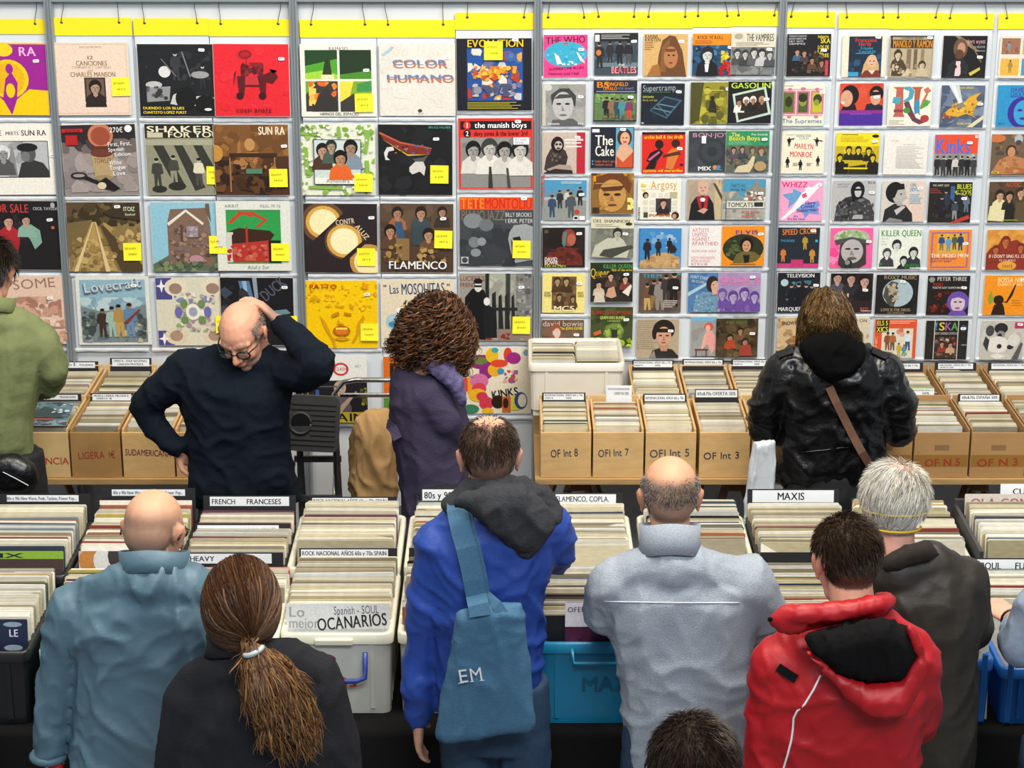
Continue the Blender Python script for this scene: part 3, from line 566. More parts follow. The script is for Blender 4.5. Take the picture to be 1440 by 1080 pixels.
cov(S, 861, 207.5, 'single sleeve, navy with tall white serif title and smiling woman', '1d2230', "r .58 .02 .98 .98 5aa0c0;T .1 .2 .24 The f0ece0 .42;T .1 .46 .24 Cake f0ece0 .44;T .1 .8 .06 baby_that's_me b8603c .46;T .1 .88 .06 rainbow_wood b8603c .4;e .05 .83 .02 .02 38a0d0;e .05 .9 .02 .02 38a0d0;r .03 .05 .2 .13 dde;e .78 .25 .17 .22 4a2a1c;e .79 .28 .11 .16 d8a888;e .75 .26 .02 .015 321;e .83 .26 .02 .015 321;e .79 .36 .05 .025 c84c48;p .7 .42 .86 .42 .98 .55 .98 .9 .58 .9 .6 .6 d8a888;p .6 .98 .6 .7 .75 .85 .98 .6 .98 .98 c8502c;st .74 .06")
cov(S, 933, 214.5, 'single sleeve, bright red with two dancing cartoon figures, yellow lettering', 'd5281e', "r 0 0 1 .06 1c1414;T .05 .08 .08 archie_bell_&_the_drells f0d020 .9;e .4 .3 .1 .11 221814;p .1 .7 .2 .5 .4 .4 .5 .5 .36 .7 .2 .75 1c1618;p .14 .66 .4 .46 .42 .5 .18 .7 c86090;e .78 .28 .1 .1 3a1c16;p .55 .9 .6 .5 .7 .4 .86 .42 .84 .6 .72 .9 d07a38;p .48 .56 .86 .46 .9 .52 .9 .55 .5 .62 5a2c1c;p .5 .9 .62 .88 .64 .98 .52 .98 3a3c90;p .2 .7 .36 .72 .3 .9 .1 .95 .08 .9 1c1618;r 0 .9 1 1 d5281e;T .03 .9 .07 aprieta_mil_maravillas f0d020 .92;st .87 .4;e .92 .8 .05 .03 4c1410")
cov(S, 998.5, 213, 'single sleeve, charcoal with black disc and spaced pink letters', '3c4248', "n 0 0 1 1 16 .2 424950 373d43;t .08 .05 .1 BON·JOVI d090b0 .92;e .55 .5 .33 .33 32373c;e .55 .5 .25 .25 3a4046;e .55 .5 .12 .12 2e3338;T .22 .86 .1 MIX f0f0f0 .32;e .62 .88 .05 .05 e08a2c;e .7 .88 .05 .05 4a88c0;r .56 .93 .78 .95 38a0c8;r .3 .12 .4 .3 e8ecf0")
cov(S, 1051, 213, 'single sleeve, green band with yellow lettering over people feeding an animal', '5f6258', "r 0 0 1 .36 2f8c5c;T .12 .04 .1 The e8d840 .2;T .06 .12 .11 Beach_Boys e8d840 .72;t .58 .06 .05 Pet_Sounds e8e8e0 .38;l .06 .25 .7 .34 3 7ab890;n 0 .36 1 .98 44 .1 4c5048 6c7064 7c6c58 3c4444;b .18 .46 .07 b09078 3a2a22 5a4a5c;b .38 .44 .07 b09078 44342a 3c444c;b .62 .46 .07 a88870 5a4030 6a6a58;b .82 .48 .09 b09078 5c4434 4c5c58;p .2 1 .28 .85 .5 .8 .62 .6 .68 .62 .64 .85 .56 1 d0c4a0;e .8 .85 .14 .12 b09468;st .88 .2", dep=1)
cov(S, 794.5, 281.6, 'single sleeve, blue sky over a beat group by railings, red side lettering', '5a90b0', "r 0 0 1 .3 4c94bc;n .1 .2 1 .42 16 .1 7a9a9c 8a8c78 6c8a98;r 0 .42 1 .5 a8b4b4;r 0 .5 1 1 8f9490;T .02 .5 .1 LOS_MUSTANG c83c2c .7 90;l .4 .04 .9 .1 2 cdd;f .2 .92 .55 34486a a8866c;f .38 .7 .45 2c2c34 a8866c;f .56 .68 .45 c8c8c4 a8866c 33333a;f .64 .92 .62 4a545c a8866c;f .85 .62 .45 26262c a8866c;r .7 .88 .82 .98 eee;r .84 .88 .97 .98 eee;r .72 .9 .8 .96 222;e .78 .78 .06 .06 c83c2c;st .88 .35")
cov(S, 861, 272, 'single sleeve, amber close portrait of a face lit like fire', '8a6430', "n 0 0 1 .3 30 .14 6a4420 a0742c 54381c c08a30;p .05 .4 .1 .1 .4 .0 .75 .02 .95 .25 .9 .5 .75 .3 .25 .35 6a3c1c;e .5 .55 .32 .4 c0904c;n .2 .4 .45 .9 10 .1 a87838 d0a45c b88644;p .2 .35 .8 .3 .7 .42 .3 .44 5a3418;e .37 .52 .08 .035 3a2414;e .62 .52 .08 .035 3a2414;p .48 .52 .44 .68 .55 .68 94643a;e .5 .78 .11 .03 6a3c28;r .04 .84 .2 .98 3a2c1a;n .85 .6 1 .9 8 .1 f0dc80;r .06 .06 .12 .2 f08a1c;l .1 .24 .95 .28 1 b89c70", dep=1)
cov(S, 927, 280, 'single sleeve, cream with ornate gold title and grid of small portraits', 'ece7d8', "t .3 .06 .2 Argosy c8942c .62 3;r .06 .26 .95 .265 999;e .18 .4 .07 .08 2a2420;e .19 .42 .04 .05 c09a80;r .32 .34 .42 .46 d8d4c8;r .48 .34 .58 .46 d8d4c8;r .62 .34 .72 .46 d8d4c8;r .74 .32 .92 .48 b8b090;r .12 .52 .24 .64 d8d4c8;r .28 .52 .4 .64 d8d4c8;r .42 .48 .78 .82 3c3c44;b .6 .6 .1 c8a088 3c2418 22262c;r .12 .68 .24 .8 d8d4c8;r .28 .68 .4 .8 d8d4c8;r .8 .52 .92 .64 d8d4c8;r .8 .68 .92 .8 d8d4c8;e .88 .9 .09 .09 2a1c18;e .86 .92 .05 .06 c09078;T .26 .86 .07 IMAGINE b8642c .5;r .14 .82 .24 .95 3c5030;T .06 .96 .05 M.SMITH 444 .3 90;n .0 .05 .2 .3 6 .05 e0c860")
cov(S, 996, 280.5, 'single sleeve, bald man in black suit with red lapels on stairs', 'b0a08c', "r .65 0 1 1 c0b08c;p .6 .1 .66 .1 1 .75 1 .9 4c443c;n 0 0 .6 1 10 .25 a89884 b8a894;T .72 .03 .07 YURI b8402c .24;p .05 1 .1 .6 .22 .42 .5 .4 .62 .6 .66 1 1b1c20;p .22 .42 .34 .4 .36 .75 .3 .72 b02430;p .4 .4 .5 .4 .48 .7 .38 .76 b02430;r .34 .4 .4 .7 222;e .37 .5 .06 .05 e8e8e8;e .37 .2 .13 .17 d0a894;e .33 .2 .02 .012 432;e .42 .2 .02 .012 432;e .37 .28 .04 .012 955;p .25 .78 .4 .7 .5 .74 .4 .85 c89c88")
cov(S, 1046, 280, 'single sleeve, street sign with dark letters over a blue town view', '8a949a', "r 0 0 1 .45 4c94b4;n 0 .3 .5 .6 16 .12 7a8a90 9a9484 b8b0a0;t .18 .12 .08 THAT'S_ALL 2c5c80 .36;t .18 .23 .08 MAMA_MIA 2c5c80 .36;p .5 .6 .52 .3 .7 .2 .74 .05 .82 .05 .86 .2 1 .22 1 .6 8c8478;n .5 .3 1 .55 30 .06 5a6068 a8a094 c84c38 e0dcd0 3a4048;r .08 .54 .98 .72 d4d2c2;T .12 .58 .11 TOMCATS 333 .6;r .74 .57 .95 .68 2c3034;r .0 .74 1 1 a8a8a0;n 0 .74 1 1 20 .08 9c9c94 b8b4a8 86867e;T .45 .78 .07 MODA_ROPA c85040 .38;T .45 .88 .07 MODAS c85040 .3;r .08 .5 .1 1 5a5c60;st .88 .35", dep=1)
cov(S, 792.6, 348, 'single sleeve, dark maroon with figure in profile and white block title', '231a1a', "n 0 0 1 1 20 .2 2a1e1e 1e1717;p .05 .75 .15 .62 .4 .48 .7 .5 .92 .7 .95 .95 .05 .95 6a2a20;n .1 .5 .9 .9 24 .1 7c3426 4c1f1a 5c261e;e .62 .25 .17 .22 8a3c34;e .68 .3 .1 .15 b0604c;p .46 .4 .5 .1 .58 .1 .52 .5 4c8078;T .05 .74 .09 DAVID f0e8e0 .3;T .05 .83 .09 BOWIE f0e8e0 .32;T .05 .92 .06 Life_on_Mars b0d038 .5;st .86 .15;r .05 .05 .14 .14 5a5030")
cov(S, 861, 334, 'single sleeve, grey man with guitar under cream title band', '7a7c70', "r 0 0 1 .27 d8d4b8;T .04 .05 .08 DEL_SHANNON 44443c .86;e .88 .16 .08 .04 2c2c28;l .1 .17 .75 .25 2 8a8878;n 0 .27 1 .6 18 .14 6c6e64 848678;p .02 .98 .1 .7 .4 .5 .75 .55 .9 .8 .85 1 c0c0b0;b .62 .4 .12 b0b0a0 2c2c28 c0c0b0;p .2 .95 .3 .8 .95 .68 1 .74 .5 1 44463e;st .8 .4", dep=1)
cov(S, 928, 349, 'single sleeve, three dark figures on a sand dune under blue sky', '3f86c4', "r 0 0 .03 1 2c6ab0;n .1 .1 .9 .5 16 .12 7aa8d0 9abcd8 5a98cc;p .03 1 .03 .85 .4 .62 .7 .6 .97 .75 .97 1 c09c6c;n .05 .7 .95 1 24 .09 b08c5c cca878 a07c50;f .2 .78 .52 22242c 5c4c48;f .46 .68 .42 22242c 5c4c48;f .72 .62 .38 1f1f26 4c3c38;p .7 .45 .82 .4 .9 .52 .86 .6 .74 .6 2a2420")
cov(S, 999, 346, 'single sleeve, white covered in pink hand lettering', 'eae6e4', "t .06 .06 .09 ARTISTS c0506c .4;t .06 .17 .09 UNITED c0506c .36;t .06 .28 .09 AGAINST c0506c .42;t .06 .39 .09 APARTHEID c0506c .62;t .06 .6 .05 SILVER_AND_GOLD c0506c .58;t .06 .76 .06 KEITH_RICHARDS c0506c .55;t .06 .84 .06 RON_WOOD c0506c .45;t .06 .92 .06 STEVIE c0506c .4")
cov(S, 1045, 346, 'single sleeve, orange with dark oval portrait of a man in khaki', 'ea8e1c', "T .3 .1 .11 ELVIS 4a3c9c .54;T .3 .11 .05 ELVIS 8a3c3c .54;e .5 .56 .48 .36 2c3320;n .1 .35 .45 .75 16 .09 4c5c30 5c6c3c 3a4428;p .26 .92 .34 .7 .5 .62 .76 .64 .92 .76 .8 .88 .6 .92 6a6034;e .58 .45 .16 .18 1a120e;e .58 .5 .1 .14 c89474;e .54 .48 .02 .012 321;e .62 .48 .02 .012 321;e .58 .57 .04 .012 8a4c40;p .5 .72 .66 .72 .64 .9 .54 .92 1c1818;l .2 .94 .85 .98 1 8a5414;st .9 .2", dep=1)
cov(S, 792.6, 412, 'single sleeve, pale yellow with brown duotone group photo', 'eedd86', "r .22 .08 .8 .92 6a5034;n .22 .08 .8 .92 30 .1 7a5e3e 54402a 8a6c48;b .35 .2 .09 b09468 3c2a1c 4c3824;b .56 .2 .09 b09468 3c2a1c 44301f;b .4 .6 .08 a88c60 3c2a1c 4c3824;b .72 .64 .07 a88c60 3c2a1c 54402a;T .26 .82 .13 MC5 f0e8c0 .5;T .04 .46 .05 SON 5a4a2c .14;T .04 .53 .05 MOON 5a4a2c .16;T .83 .46 .05 MUST 5a4a2c .14;T .83 .53 .05 DANCE 5a4a2c .15;st .86 .25")
cov(S, 860, 396.7, 'single sleeve, dark with lounging people and curly gold title', '2a2622', "r 0 0 1 .24 23301f;T .3 .05 .1 KILLER_QUEEN 4c9c4c .68;t .0 .15 .22 Queen d8b82c .46;T .5 .16 .06 flick_of_the_wrist d8b82c .48;n .02 .3 .98 .95 30 .1 3a3028 1f1b18 4c3c30;b .2 .56 .09 c8a48c 1c1411 c8b8a0;b .48 .35 .09 c8a48c 1c1411 5a4234;b .82 .42 .09 c8a48c 181210 7c3c34;p .36 .85 .42 .65 .56 .6 .62 .85 .5 .9 c89c80;p .75 .75 .95 .55 .98 .6 .9 .85 e0d8d0;p .08 1 .12 .75 .3 .72 .35 1 d0c4b4;st .84 .3", dep=1)
cov(S, 928, 411, 'single sleeve, five standing men in grey brown, blue title', '5c4c46', "n 0 0 1 1 20 .2 64544c 54443e 6c5c54;T .08 .03 .1 THEM 3c98b8 .45;r .86 .02 .98 .06 3c98b8;f .2 .95 .68 6a4c38 b08c74 c0a060;f .36 .9 .72 2c2826 b08c74 8a7048;f .5 .95 .8 8a8480 b08c74;f .64 .75 .7 3a3434 b89478;f .82 .85 .85 1f1c1c b89478;l .58 .7 .92 .9 4 c8c0b8;st .86 .38")
cov(S, 997, 411, 'single sleeve, man in blue knit looking up on blue ground', '4f7eb0', "n 0 0 1 1 20 .2 5c8abc 44709c;p .0 .6 .0 .5 .5 .2 .55 .25 a8c4dc;T .05 .05 .08 DON'T_STAND b8d0e4 .44 -8;T .08 .17 .06 SO_CLOSE b8d0e4 .3 -8;p .12 1 .18 .65 .36 .48 .66 .5 .78 .7 .8 1 6c94b0;n .15 .55 .78 1 50 .04 84a8c0 54809c 98b8cc;e .58 .28 .15 .2 2c2420;e .64 .34 .1 .14 d0a48c;p .56 .42 .68 .4 .7 .54 .58 .56 d0a48c;e .6 .3 .02 .012 321")
cov(S, 1039.5, 410.5, 'single sleeve, lilac with four purple faces and pink rounded title', 'a493bc', "n 0 0 1 1 20 .2 ab9ac2 9c8ab4;T .02 .06 .2 doors d878b0 .96;T .02 .28 .05 hello,_i_love_you_love_street d878b0 .9;b .1 .55 .12 a493bc 6a4c9c 6a4c9c;b .36 .62 .13 b0a0c8 5c408c 6a4c9c;b .62 .54 .13 b0a0c8 5c408c 6a4c9c;b .86 .62 .12 b0a0c8 5c408c 6a4c9c;n .0 .8 1 1 20 .1 6a4c9c 7c60ac;st .8 .12", dep=1)
cov(S, 791.4, 477, 'single sleeve, brown drawing of guitarist with rounded pale title', '6c5040', "n 0 0 1 1 20 .2 745846 62483a;t .02 .03 .13 david_bowie d0c0b0 .96;T .42 .18 .07 The_JEAN_GENIE e0d040 .55;p .05 .95 .1 .6 .3 .45 .55 .48 .62 .7 .5 .95 7c3430;e .34 .3 .12 .2 9a4c34;e .36 .34 .08 .13 d8b49c;r .26 .28 .44 .38 c8c0b8;p .02 .85 .3 .7 .9 .5 .95 .54 .4 .85 .15 1 d8b088;e .2 .82 .14 .1 d8b088;p .4 .95 .42 .7 .5 .68 .7 .95 44302a;st .82 .38")
cov(S, 860, 458.7, 'single sleeve, dark green jungle scene with acid green foreground', '3c4a26', "n 0 0 1 .5 30 .14 34401f 44542c 2a3419;T .02 .1 .09 SUSPECTS_FROM_NOISE b83c2c .96;T .22 .24 .07 QUIEN_ERES_BUMBIA c8d868 .6;t .4 .34 .04 LAS_FLECHAS c8d868 .3;p .3 .7 .36 .5 .5 .42 .7 .42 .8 .6 .74 .8 .4 .8 6c8438;n .32 .45 .76 .8 20 .07 8aa040 4c6028 a0b84c;r .5 .58 .64 .9 1f2814;n 0 .78 1 1 40 .1 9ab828 b4d030 7c9824;p .06 .65 .24 .58 .26 .68 .1 .74 c06030;st .84 .32", dep=1)
cov(S, 925, 476, 'single sleeve, dark haired man in front of beige siding', 'b0a087', "l 0 .04 .5 .8 14 9a8a72;p .3 1 .38 .8 .6 .72 .85 .78 1 .95 1 1 222022;p .3 .95 .42 .8 .46 1 .32 1 8a8078;e .64 .27 .26 .26 1d1512;e .42 .36 .06 .16 1d1512;e .64 .44 .18 .25 c89a80;p .46 .34 .82 .34 .76 .24 .52 .24 1d1512;e .56 .42 .045 .018 2a1a14;e .72 .42 .045 .018 2a1a14;p .64 .42 .61 .54 .68 .54 a87458;e .64 .6 .06 .018 8a4c40;p .52 .66 .76 .66 .72 .82 .58 .82 b88a70;st .8 .3")
cov(S, 1001, 473, 'single sleeve, pink skinned woman posing on a stool, half covered', '9a9c9c', "r 0 0 1 .1 6ab0d8;n 0 .1 1 1 12 .2 a2a09c 909090;e .42 .25 .11 .1 c8504c;e .4 .28 .06 .08 e0b09c;p .3 .5 .36 .36 .5 .34 .58 .5 .6 .8 .5 .95 .4 .7 .3 .8 .26 .78 e0a09a;p .36 .4 .28 .6 .24 .85 .28 .85 .36 .6 e0b0a0;r .1 .82 .42 .86 6a3c24;r .12 .86 .15 1 6a3c24;r .36 .86 .39 1 6a3c24")
cov(S, 1036, 475, 'single sleeve, dark woodland scene with three people in red', '463828', "n 0 0 1 1 50 .14 3c3022 54442c 2c2418 5c4c30 645434;T .24 .06 .07 KING_SINGER 5c7c3c .5;b .34 .5 .09 b08060 2c1c14 a84428;p .18 .75 .28 .55 .44 .55 .46 .72 .3 .8 a84428;b .58 .32 .08 a88060 2c1c14 6c4c38;b .7 .6 .09 a88060 2c1c14 9a3c30;p .56 .95 .58 .68 .82 .66 .88 .95 9a3c30;st .86 .38", dep=1)
# fourth bay
cov(S, 1137, 77.5, 'single sleeve, black group on rocks with yellow lettering down the right', '1b1a1e', "T .04 .03 .04 TRENCHTOWN_IN bbb .4;T .04 .09 .04 DON_NESTOR bbb .4;T .04 .15 .04 HEY_BOY bbb .34;T .04 .21 .04 SIEMPRE bbb .38;T .7 .03 .06 baluarte e8d828 .24;T .76 .1 .12 SKA e8d828 .22;T .7 .27 .09 LOS_DE e8d828 .26;T .7 .37 .09 LA e8d828 .12;T .7 .46 .09 TORRE e8d828 .26;n .1 .4 .9 .95 44 .08 3c3028 54443a 2c2420 64503c;b .24 .42 .07 b88c74 2a1c16 3c5c78;b .4 .45 .07 b08870 2a1c16 44383c;b .58 .62 .07 a87c60 2a1c16 5c4030;b .8 .68 .07 a87c60 2a1c16 4c3830;r .88 .62 .95 .98 c83848;st .84 .38")
cov(S, 1215, 78.5, 'single sleeve, cream border round blond singer on dark blue', 'e4dac6', "r .15 .04 .9 1 1c2a3c;n .15 .45 .9 1 20 .12 24405c 1a3048 2c4c6c;T .28 .08 .09 Françoise c8402c .5;T .36 .17 .09 Hardy c8402c .3;T .4 .28 .07 Träume 3890b8 .3;T .36 .36 .06 Traurigkeit 3890b8 .4;l .3 .43 .78 .47 1 3890b8;p .44 1 .5 .7 .6 .5 .75 .48 .84 .7 .86 1 c8a470;e .68 .62 .11 .15 d8ac8c;p .56 .55 .66 .5 .8 .55 .7 .5 c09860;e .64 .62 .02 .012 321;e .73 .62 .02 .012 321;e .68 .7 .03 .012 a55;p .4 1 .54 .84 .84 .84 .9 1 7a3428;p .6 .84 .7 .94 .76 .84 e0d0c0;r .15 .88 .38 .98 3898c8;st .8 .06")
cov(S, 1281, 79.6, 'single sleeve, sepia duo among tree trunks under orange title', 'a8987c', "r .02 .02 .98 .3 3a3228;r .06 .03 .94 .1 a89c84;T .26 .04 .05 LAURIMAR_SINGERS 332 .5;T .07 .11 .17 MANOLO_Y_RAMON e0901c .9;r .04 .32 .96 .97 b4a488;r .16 .32 .24 .75 6a5c48;r .4 .32 .5 .8 7c6c54;r .56 .32 .64 .8 6a5c48;r .72 .32 .8 .7 8a7a60;n .04 .6 .96 .97 20 .1 c8b898 948468;b .2 .46 .1 c8b89c 3c3024 4c4030;p .06 .95 .1 .66 .34 .62 .42 .78 .3 .95 4c4030;n .08 .65 .36 .9 12 .06 8a7a60 c8b898;b .76 .7 .09 c8b89c 44382a c0b090;r 0 0 1 .02 544838;st .9 .05")
cov(S, 1356, 80, 'single sleeve, black with long haired bearded singer, small pink script title', '1a1919', "p .25 .0 .35 .0 .6 .15 .8 .35 .78 .38 .5 .2 8a7c60;t .46 .08 .1 robert_wyatt e0a0b0 .5;t .66 .24 .045 I'M_A_BELIEVER bbb .3;t .78 .33 .04 Memories bbb .18;e .4 .3 .16 .24 6a4c3c;e .42 .3 .09 .14 b88870;e .38 .44 .1 .12 5a3c2c;p .08 1 .14 .7 .3 .55 .5 .55 .6 .7 .6 1 26282c;p .3 .95 .32 .6 .42 .6 .44 .95 e0c4c8;n .08 .6 .6 1 14 .08 303034 1f1f22;p .62 .88 .86 .74 .88 .8 .66 .95 c8b850;p .6 .1 .9 .62 .88 .63 .58 .12 8a6c4c;st .85 .5")
cov(S, 1436, 80, 'single sleeve cut by the picture edge, four small animal scenes', 'ddd8c8', "r .04 .06 .46 .44 9a6a54;r .52 .06 .94 .44 c8a838;r .04 .54 .46 .94 e0b048;r .52 .54 .94 .94 4c94b4;f .2 .4 .26 7a8c94 8a7060;f .26 .88 .3 a88440 8a7060;f .74 .4 .26 6c7c40 8a7060;f .74 .86 .28 8a5c48 8a7060;n .06 .2 .45 .44 8 .06 8a5c48 b07c60")
cov(S, 1128.5, 147.6, 'single sleeve, cream with three green portraits in pink ornate frames', 'e4e0cc', "T .03 .03 .03 THE_HAPPENING 666 .25;r .06 .12 .96 .14 d06c94;r .06 .74 .96 .76 d06c94;r .02 .16 .34 .72 d06c94;r .06 .2 .3 .68 5c6c2c;r .36 .16 .66 .72 d06c94;r .4 .2 .62 .68 4c5c28;r .68 .16 .98 .72 d06c94;r .72 .2 .94 .68 b8b82c;e .18 .42 .08 .13 2c3418;e .5 .4 .09 .13 8a9040;e .5 .33 .1 .1 26301a;e .84 .36 .1 .12 34401c;e .82 .44 .06 .08 8a9040;e .5 .11 .06 .04 d06c94;e .2 .12 .05 .035 d06c94;e .82 .12 .05 .035 d06c94;e .2 .78 .05 .035 d06c94;e .82 .78 .05 .035 d06c94;t .04 .83 .1 The_Supremes 2c7ca0 .92;st .94 .2")
cov(S, 1211, 146.5, 'single sleeve, two facing dark haired men on red over violet', 'cf4a30', "n 0 0 1 .6 14 .2 d45238 c4442c;r 0 .64 1 1 4a2a94;r 0 .64 1 .72 8a2c8c;T .24 .71 .04 MERCEDES_BENZ_LTD 9a5cc0 .5;p .04 .64 .1 .52 .36 .5 .4 .64 1c181c;e .24 .28 .2 .24 191212;e .16 .36 .14 .2 d09c80;p .02 .42 .12 .44 .1 .5 .04 .48 e8d8d0;p .58 .64 .62 .5 .8 .46 1 .54 1 .64 1f2430;e .84 .24 .16 .18 191212;e .82 .34 .12 .18 d09c80;p .7 .3 .94 .27 .9 .2 .74 .2 191212;st .84 .33")
cov(S, 1279, 148, 'single sleeve, cream with two giant ornate multicoloured initials', 'e8e3d4', "p .1 .06 .38 .06 .34 .12 .36 .7 .4 .78 .12 .78 .16 .7 .18 .12 b86050;p .34 .06 .5 .05 .6 .16 .56 .34 .4 .44 .34 .4 .46 .3 .48 .16 .36 .12 4c9cb8;p .36 .44 .48 .4 .56 .6 .66 .8 .78 .86 .92 .82 .9 .9 .74 .96 .58 .88 .46 .7 6a3c4c;e .44 .62 .08 .07 4c8a40;e .86 .82 .1 .09 a83c3c;p .52 .06 .8 .06 .74 .12 .7 .6 .76 .74 .6 .6 .6 .14 b05a3c;p .6 .4 .72 .36 .74 .66 .62 .72 3c8cb8;p .8 .12 .9 .06 .98 .16 .92 .2 .86 .36 .82 .5 .72 .6 .78 .4 .86 .22 c07050;p .74 .56 .86 .36 .98 .4 .92 .5 .76 .6 4ca040;p .12 .3 .3 .3 .26 .48 .1 .44 4c9cb8;r .14 .6 .36 .66 8a3c48;l .04 .86 .4 .98 3 b0a898")
cov(S, 1353, 149.3, 'single sleeve, yellow spiky spacecraft on a grey blue sky', '5a6880', "n 0 0 1 1 40 .2 6c7a90 4c5870 7c8698;p .16 .0 .4 .0 .5 .4 .42 .44 c8d0d0;p .22 .0 .3 .0 .46 .4 .42 .42 f0f0e8;p .05 .72 .2 .56 .5 .44 .66 .26 .92 .16 .8 .3 .84 .38 .96 .36 .8 .5 .74 .7 .84 .78 .6 .68 .4 .76 .2 .72 d8a434;n .2 .4 .8 .74 26 .05 e8c050 a87428 c89030 8a5c20;p .36 .5 .5 .42 .56 .5 .44 .56 8a8070;p .62 1 1 .7 1 .8 .76 1 d8d0a8;n .05 .66 .25 .8 8 .06 a04c2c d8783c;T .4 .03 .05 ROCK_SINGLES e0d060 .32;T .4 .89 .05 FLYING_HOME e0d060 .32;st .9 .44")
cov(S, 1432, 149, 'single sleeve cut by the picture edge, cyan and indigo tinted face', '2e8fc4', "T .3 .06 .1 DAVID_BOWIE 3a2c90 .7;T .3 .17 .09 LUCKY_BOY 3a2c90 .56;l .3 .27 .7 .31 1 3a2c90;e .6 .66 .34 .38 3a2c94;e .62 .66 .22 .3 3a9cd0;e .54 .6 .06 .03 3a2c94;e .7 .6 .06 .03 3a2c94;e .62 .8 .08 .03 3a2c94;T .06 .9 .04 SELLO 3a2c90 .14")
cov(S, 1128.5, 215, 'single sleeve, cream with small black dancers round red lettering', 'ece3cc', "T .34 .07 .05 WANNA_LEAVE 4c8a9c .34;T .4 .13 .05 TO_PLAY 4c8a9c .24;T .3 .26 .13 MARILYN c83c30 .44 -3;T .2 .46 .13 MONROE c83c30 .52 -2;f .18 .34 .22 1c1c1c 1c1c1c;f .82 .34 .22 1c1c1c 1c1c1c;f .16 .86 .26 1c1c1c 1c1c1c;f .46 .92 .26 1c1c1c 1c1c1c;f .86 .82 .24 1c1c1c 1c1c1c;p .12 .16 .3 .14 .3 .16 .14 .2 1c1c1c;p .74 .16 .96 .2 .94 .22 .76 .19 1c1c1c;l .1 .05 .95 .07 1 aa9;l .28 .74 .42 .82 3 998;l .6 .74 .74 .82 3 998")
cov(S, 1205.5, 215.5, 'single sleeve, bright yellow with black duotone jazz band', 'f0d61c', "l .12 .04 .7 .08 1 554c14;l .1 .1 .76 .24 4 b09c18;e .9 .08 .08 .04 222;r 0 .32 1 1 c4ac1a;n 0 .32 1 .6 16 .12 d8bc1c 8a7c1a b49c1a;b .3 .42 .08 d8c028 1c1a10 26240f;b .52 .42 .08 d8c028 1c1a10 1f1d10;b .76 .44 .08 d8c028 1c1a10 1f1d10;b .1 .6 .08 d8c028 1c1a10 1c1a10;b .86 .6 .08 d8c028 1c1a10 1c1a10;p .0 1 .02 .76 .3 .74 .3 1 1c1a10;p .3 1 .32 .82 .7 .76 .72 1 2c2a14;p .7 1 .74 .74 1 .72 1 1 1c1a10;r .2 .84 .75 .88 e0c824;st .88 .2")
cov(S, 1273.5, 216.4, 'single sleeve, off white sheet of faint typed text', 'e6e3dc', "t .14 .16 .05 POLAR c8a070 .2;t .42 .26 .03 UN_VERANO 888 .3;l .28 .32 .96 .86 16 bbb8b2")
cov(S, 1344, 218, 'single sleeve, orange red with fat blue name over crowd in coats', '8c8c8a', "r 0 0 1 .46 e24e2a;T .01 .04 .05 The 3060c0 .12;T .01 .1 .36 Kinks 3a70d8 .82;r .92 .02 .99 .09 d8d8d0;n 0 .46 1 1 26 .12 a4a4a0 787876 b8b8b4;f .08 .98 .46 26262a b8b0a8;f .22 1 .48 3a3a3c b8b0a8;f .36 .98 .46 1f1f22 b8b0a8;f .5 1 .48 c8c4bc b8b0a8 333;f .64 .98 .46 2a2a2c b8b0a8;f .78 1 .47 1f1f22 b8b0a8;f .92 1 .46 3c3c3e b8b0a8;st .8 .2")
cov(S, 1423.7, 217.5, 'single sleeve cut by the picture edge, tawny man lying before a creature', '6a5844', "n 0 0 1 .5 20 .14 4c443c 7a5c44 8a6c50;e .12 .1 .2 .1 c8703c;e .62 .12 .1 .12 b0b4b8;e .62 .2 .07 .06 444;p .05 .9 .2 .62 .45 .5 .8 .6 .98 .7 .98 .95 .3 .98 b87c50;e .46 .4 .12 .14 3c2c20;e .47 .43 .09 .12 c08a60;p .3 .95 .5 .78 .9 .86 .9 .96 a8683c;T .03 .9 .07 RCA e8c838 .2;n .2 .6 .9 .95 14 .08 c88c5c a06c40")
cov(S, 1126.5, 282, 'single sleeve, pink with blue bursts and a white flying streak', 'eea2c8', "p .05 .35 .3 .3 .3 .2 .5 .3 .62 .25 .6 .5 .4 .5 .2 .7 .22 .5 6a9ccc;p .5 .6 .9 .5 .95 .62 .86 .7 .95 .85 .7 .82 .6 .95 .55 .78 .4 .75 7a94d0;p .04 .95 .3 .68 .52 .3 .7 .2 .9 .05 .98 .08 .8 .3 .62 .5 .4 .72 .1 .98 f0ecf0;e .66 .22 .08 .07 f4eef0;p .5 .36 .6 .3 .64 .4 .54 .44 d84c80;T .04 .04 .13 WHIZZ d8206c .6;T .6 .52 .09 Here 2c2c8c .24 6;T .5 .61 .09 Comes 2c2c8c .32 6;T .4 .7 .09 Superman 2c2c8c .52 4;T .34 .86 .05 We 4c2c8c .1;T .2 .92 .06 Are_Not_Alone 4c2c8c .4;st .9 .12")
cov(S, 1201, 282, 'single sleeve, grey portrait of dark haired man in shaggy fur coat', 'b4b4b6', "T .1 .08 .04 ANDY_SCOTT 555 .3;T .1 .14 .035 LADY_STARLIGHT 666 .26;T .8 .03 .06 RCA 222 .18;p .05 1 .1 .6 .3 .42 .6 .35 .86 .5 .98 .8 .98 1 3c3c3e;n .08 .45 .96 1 60 .07 54545a 2a2a2c 6c6c70 808084;e .57 .24 .16 .22 161616;p .42 .3 .46 .5 .52 .52 .5 .25 161616;e .58 .28 .08 .13 c0c0be;p .5 .2 .66 .2 .66 .25 .5 .25 161616;p .46 .95 .5 .85 .7 .84 .72 .95 a8a8a8;st .9 .3")
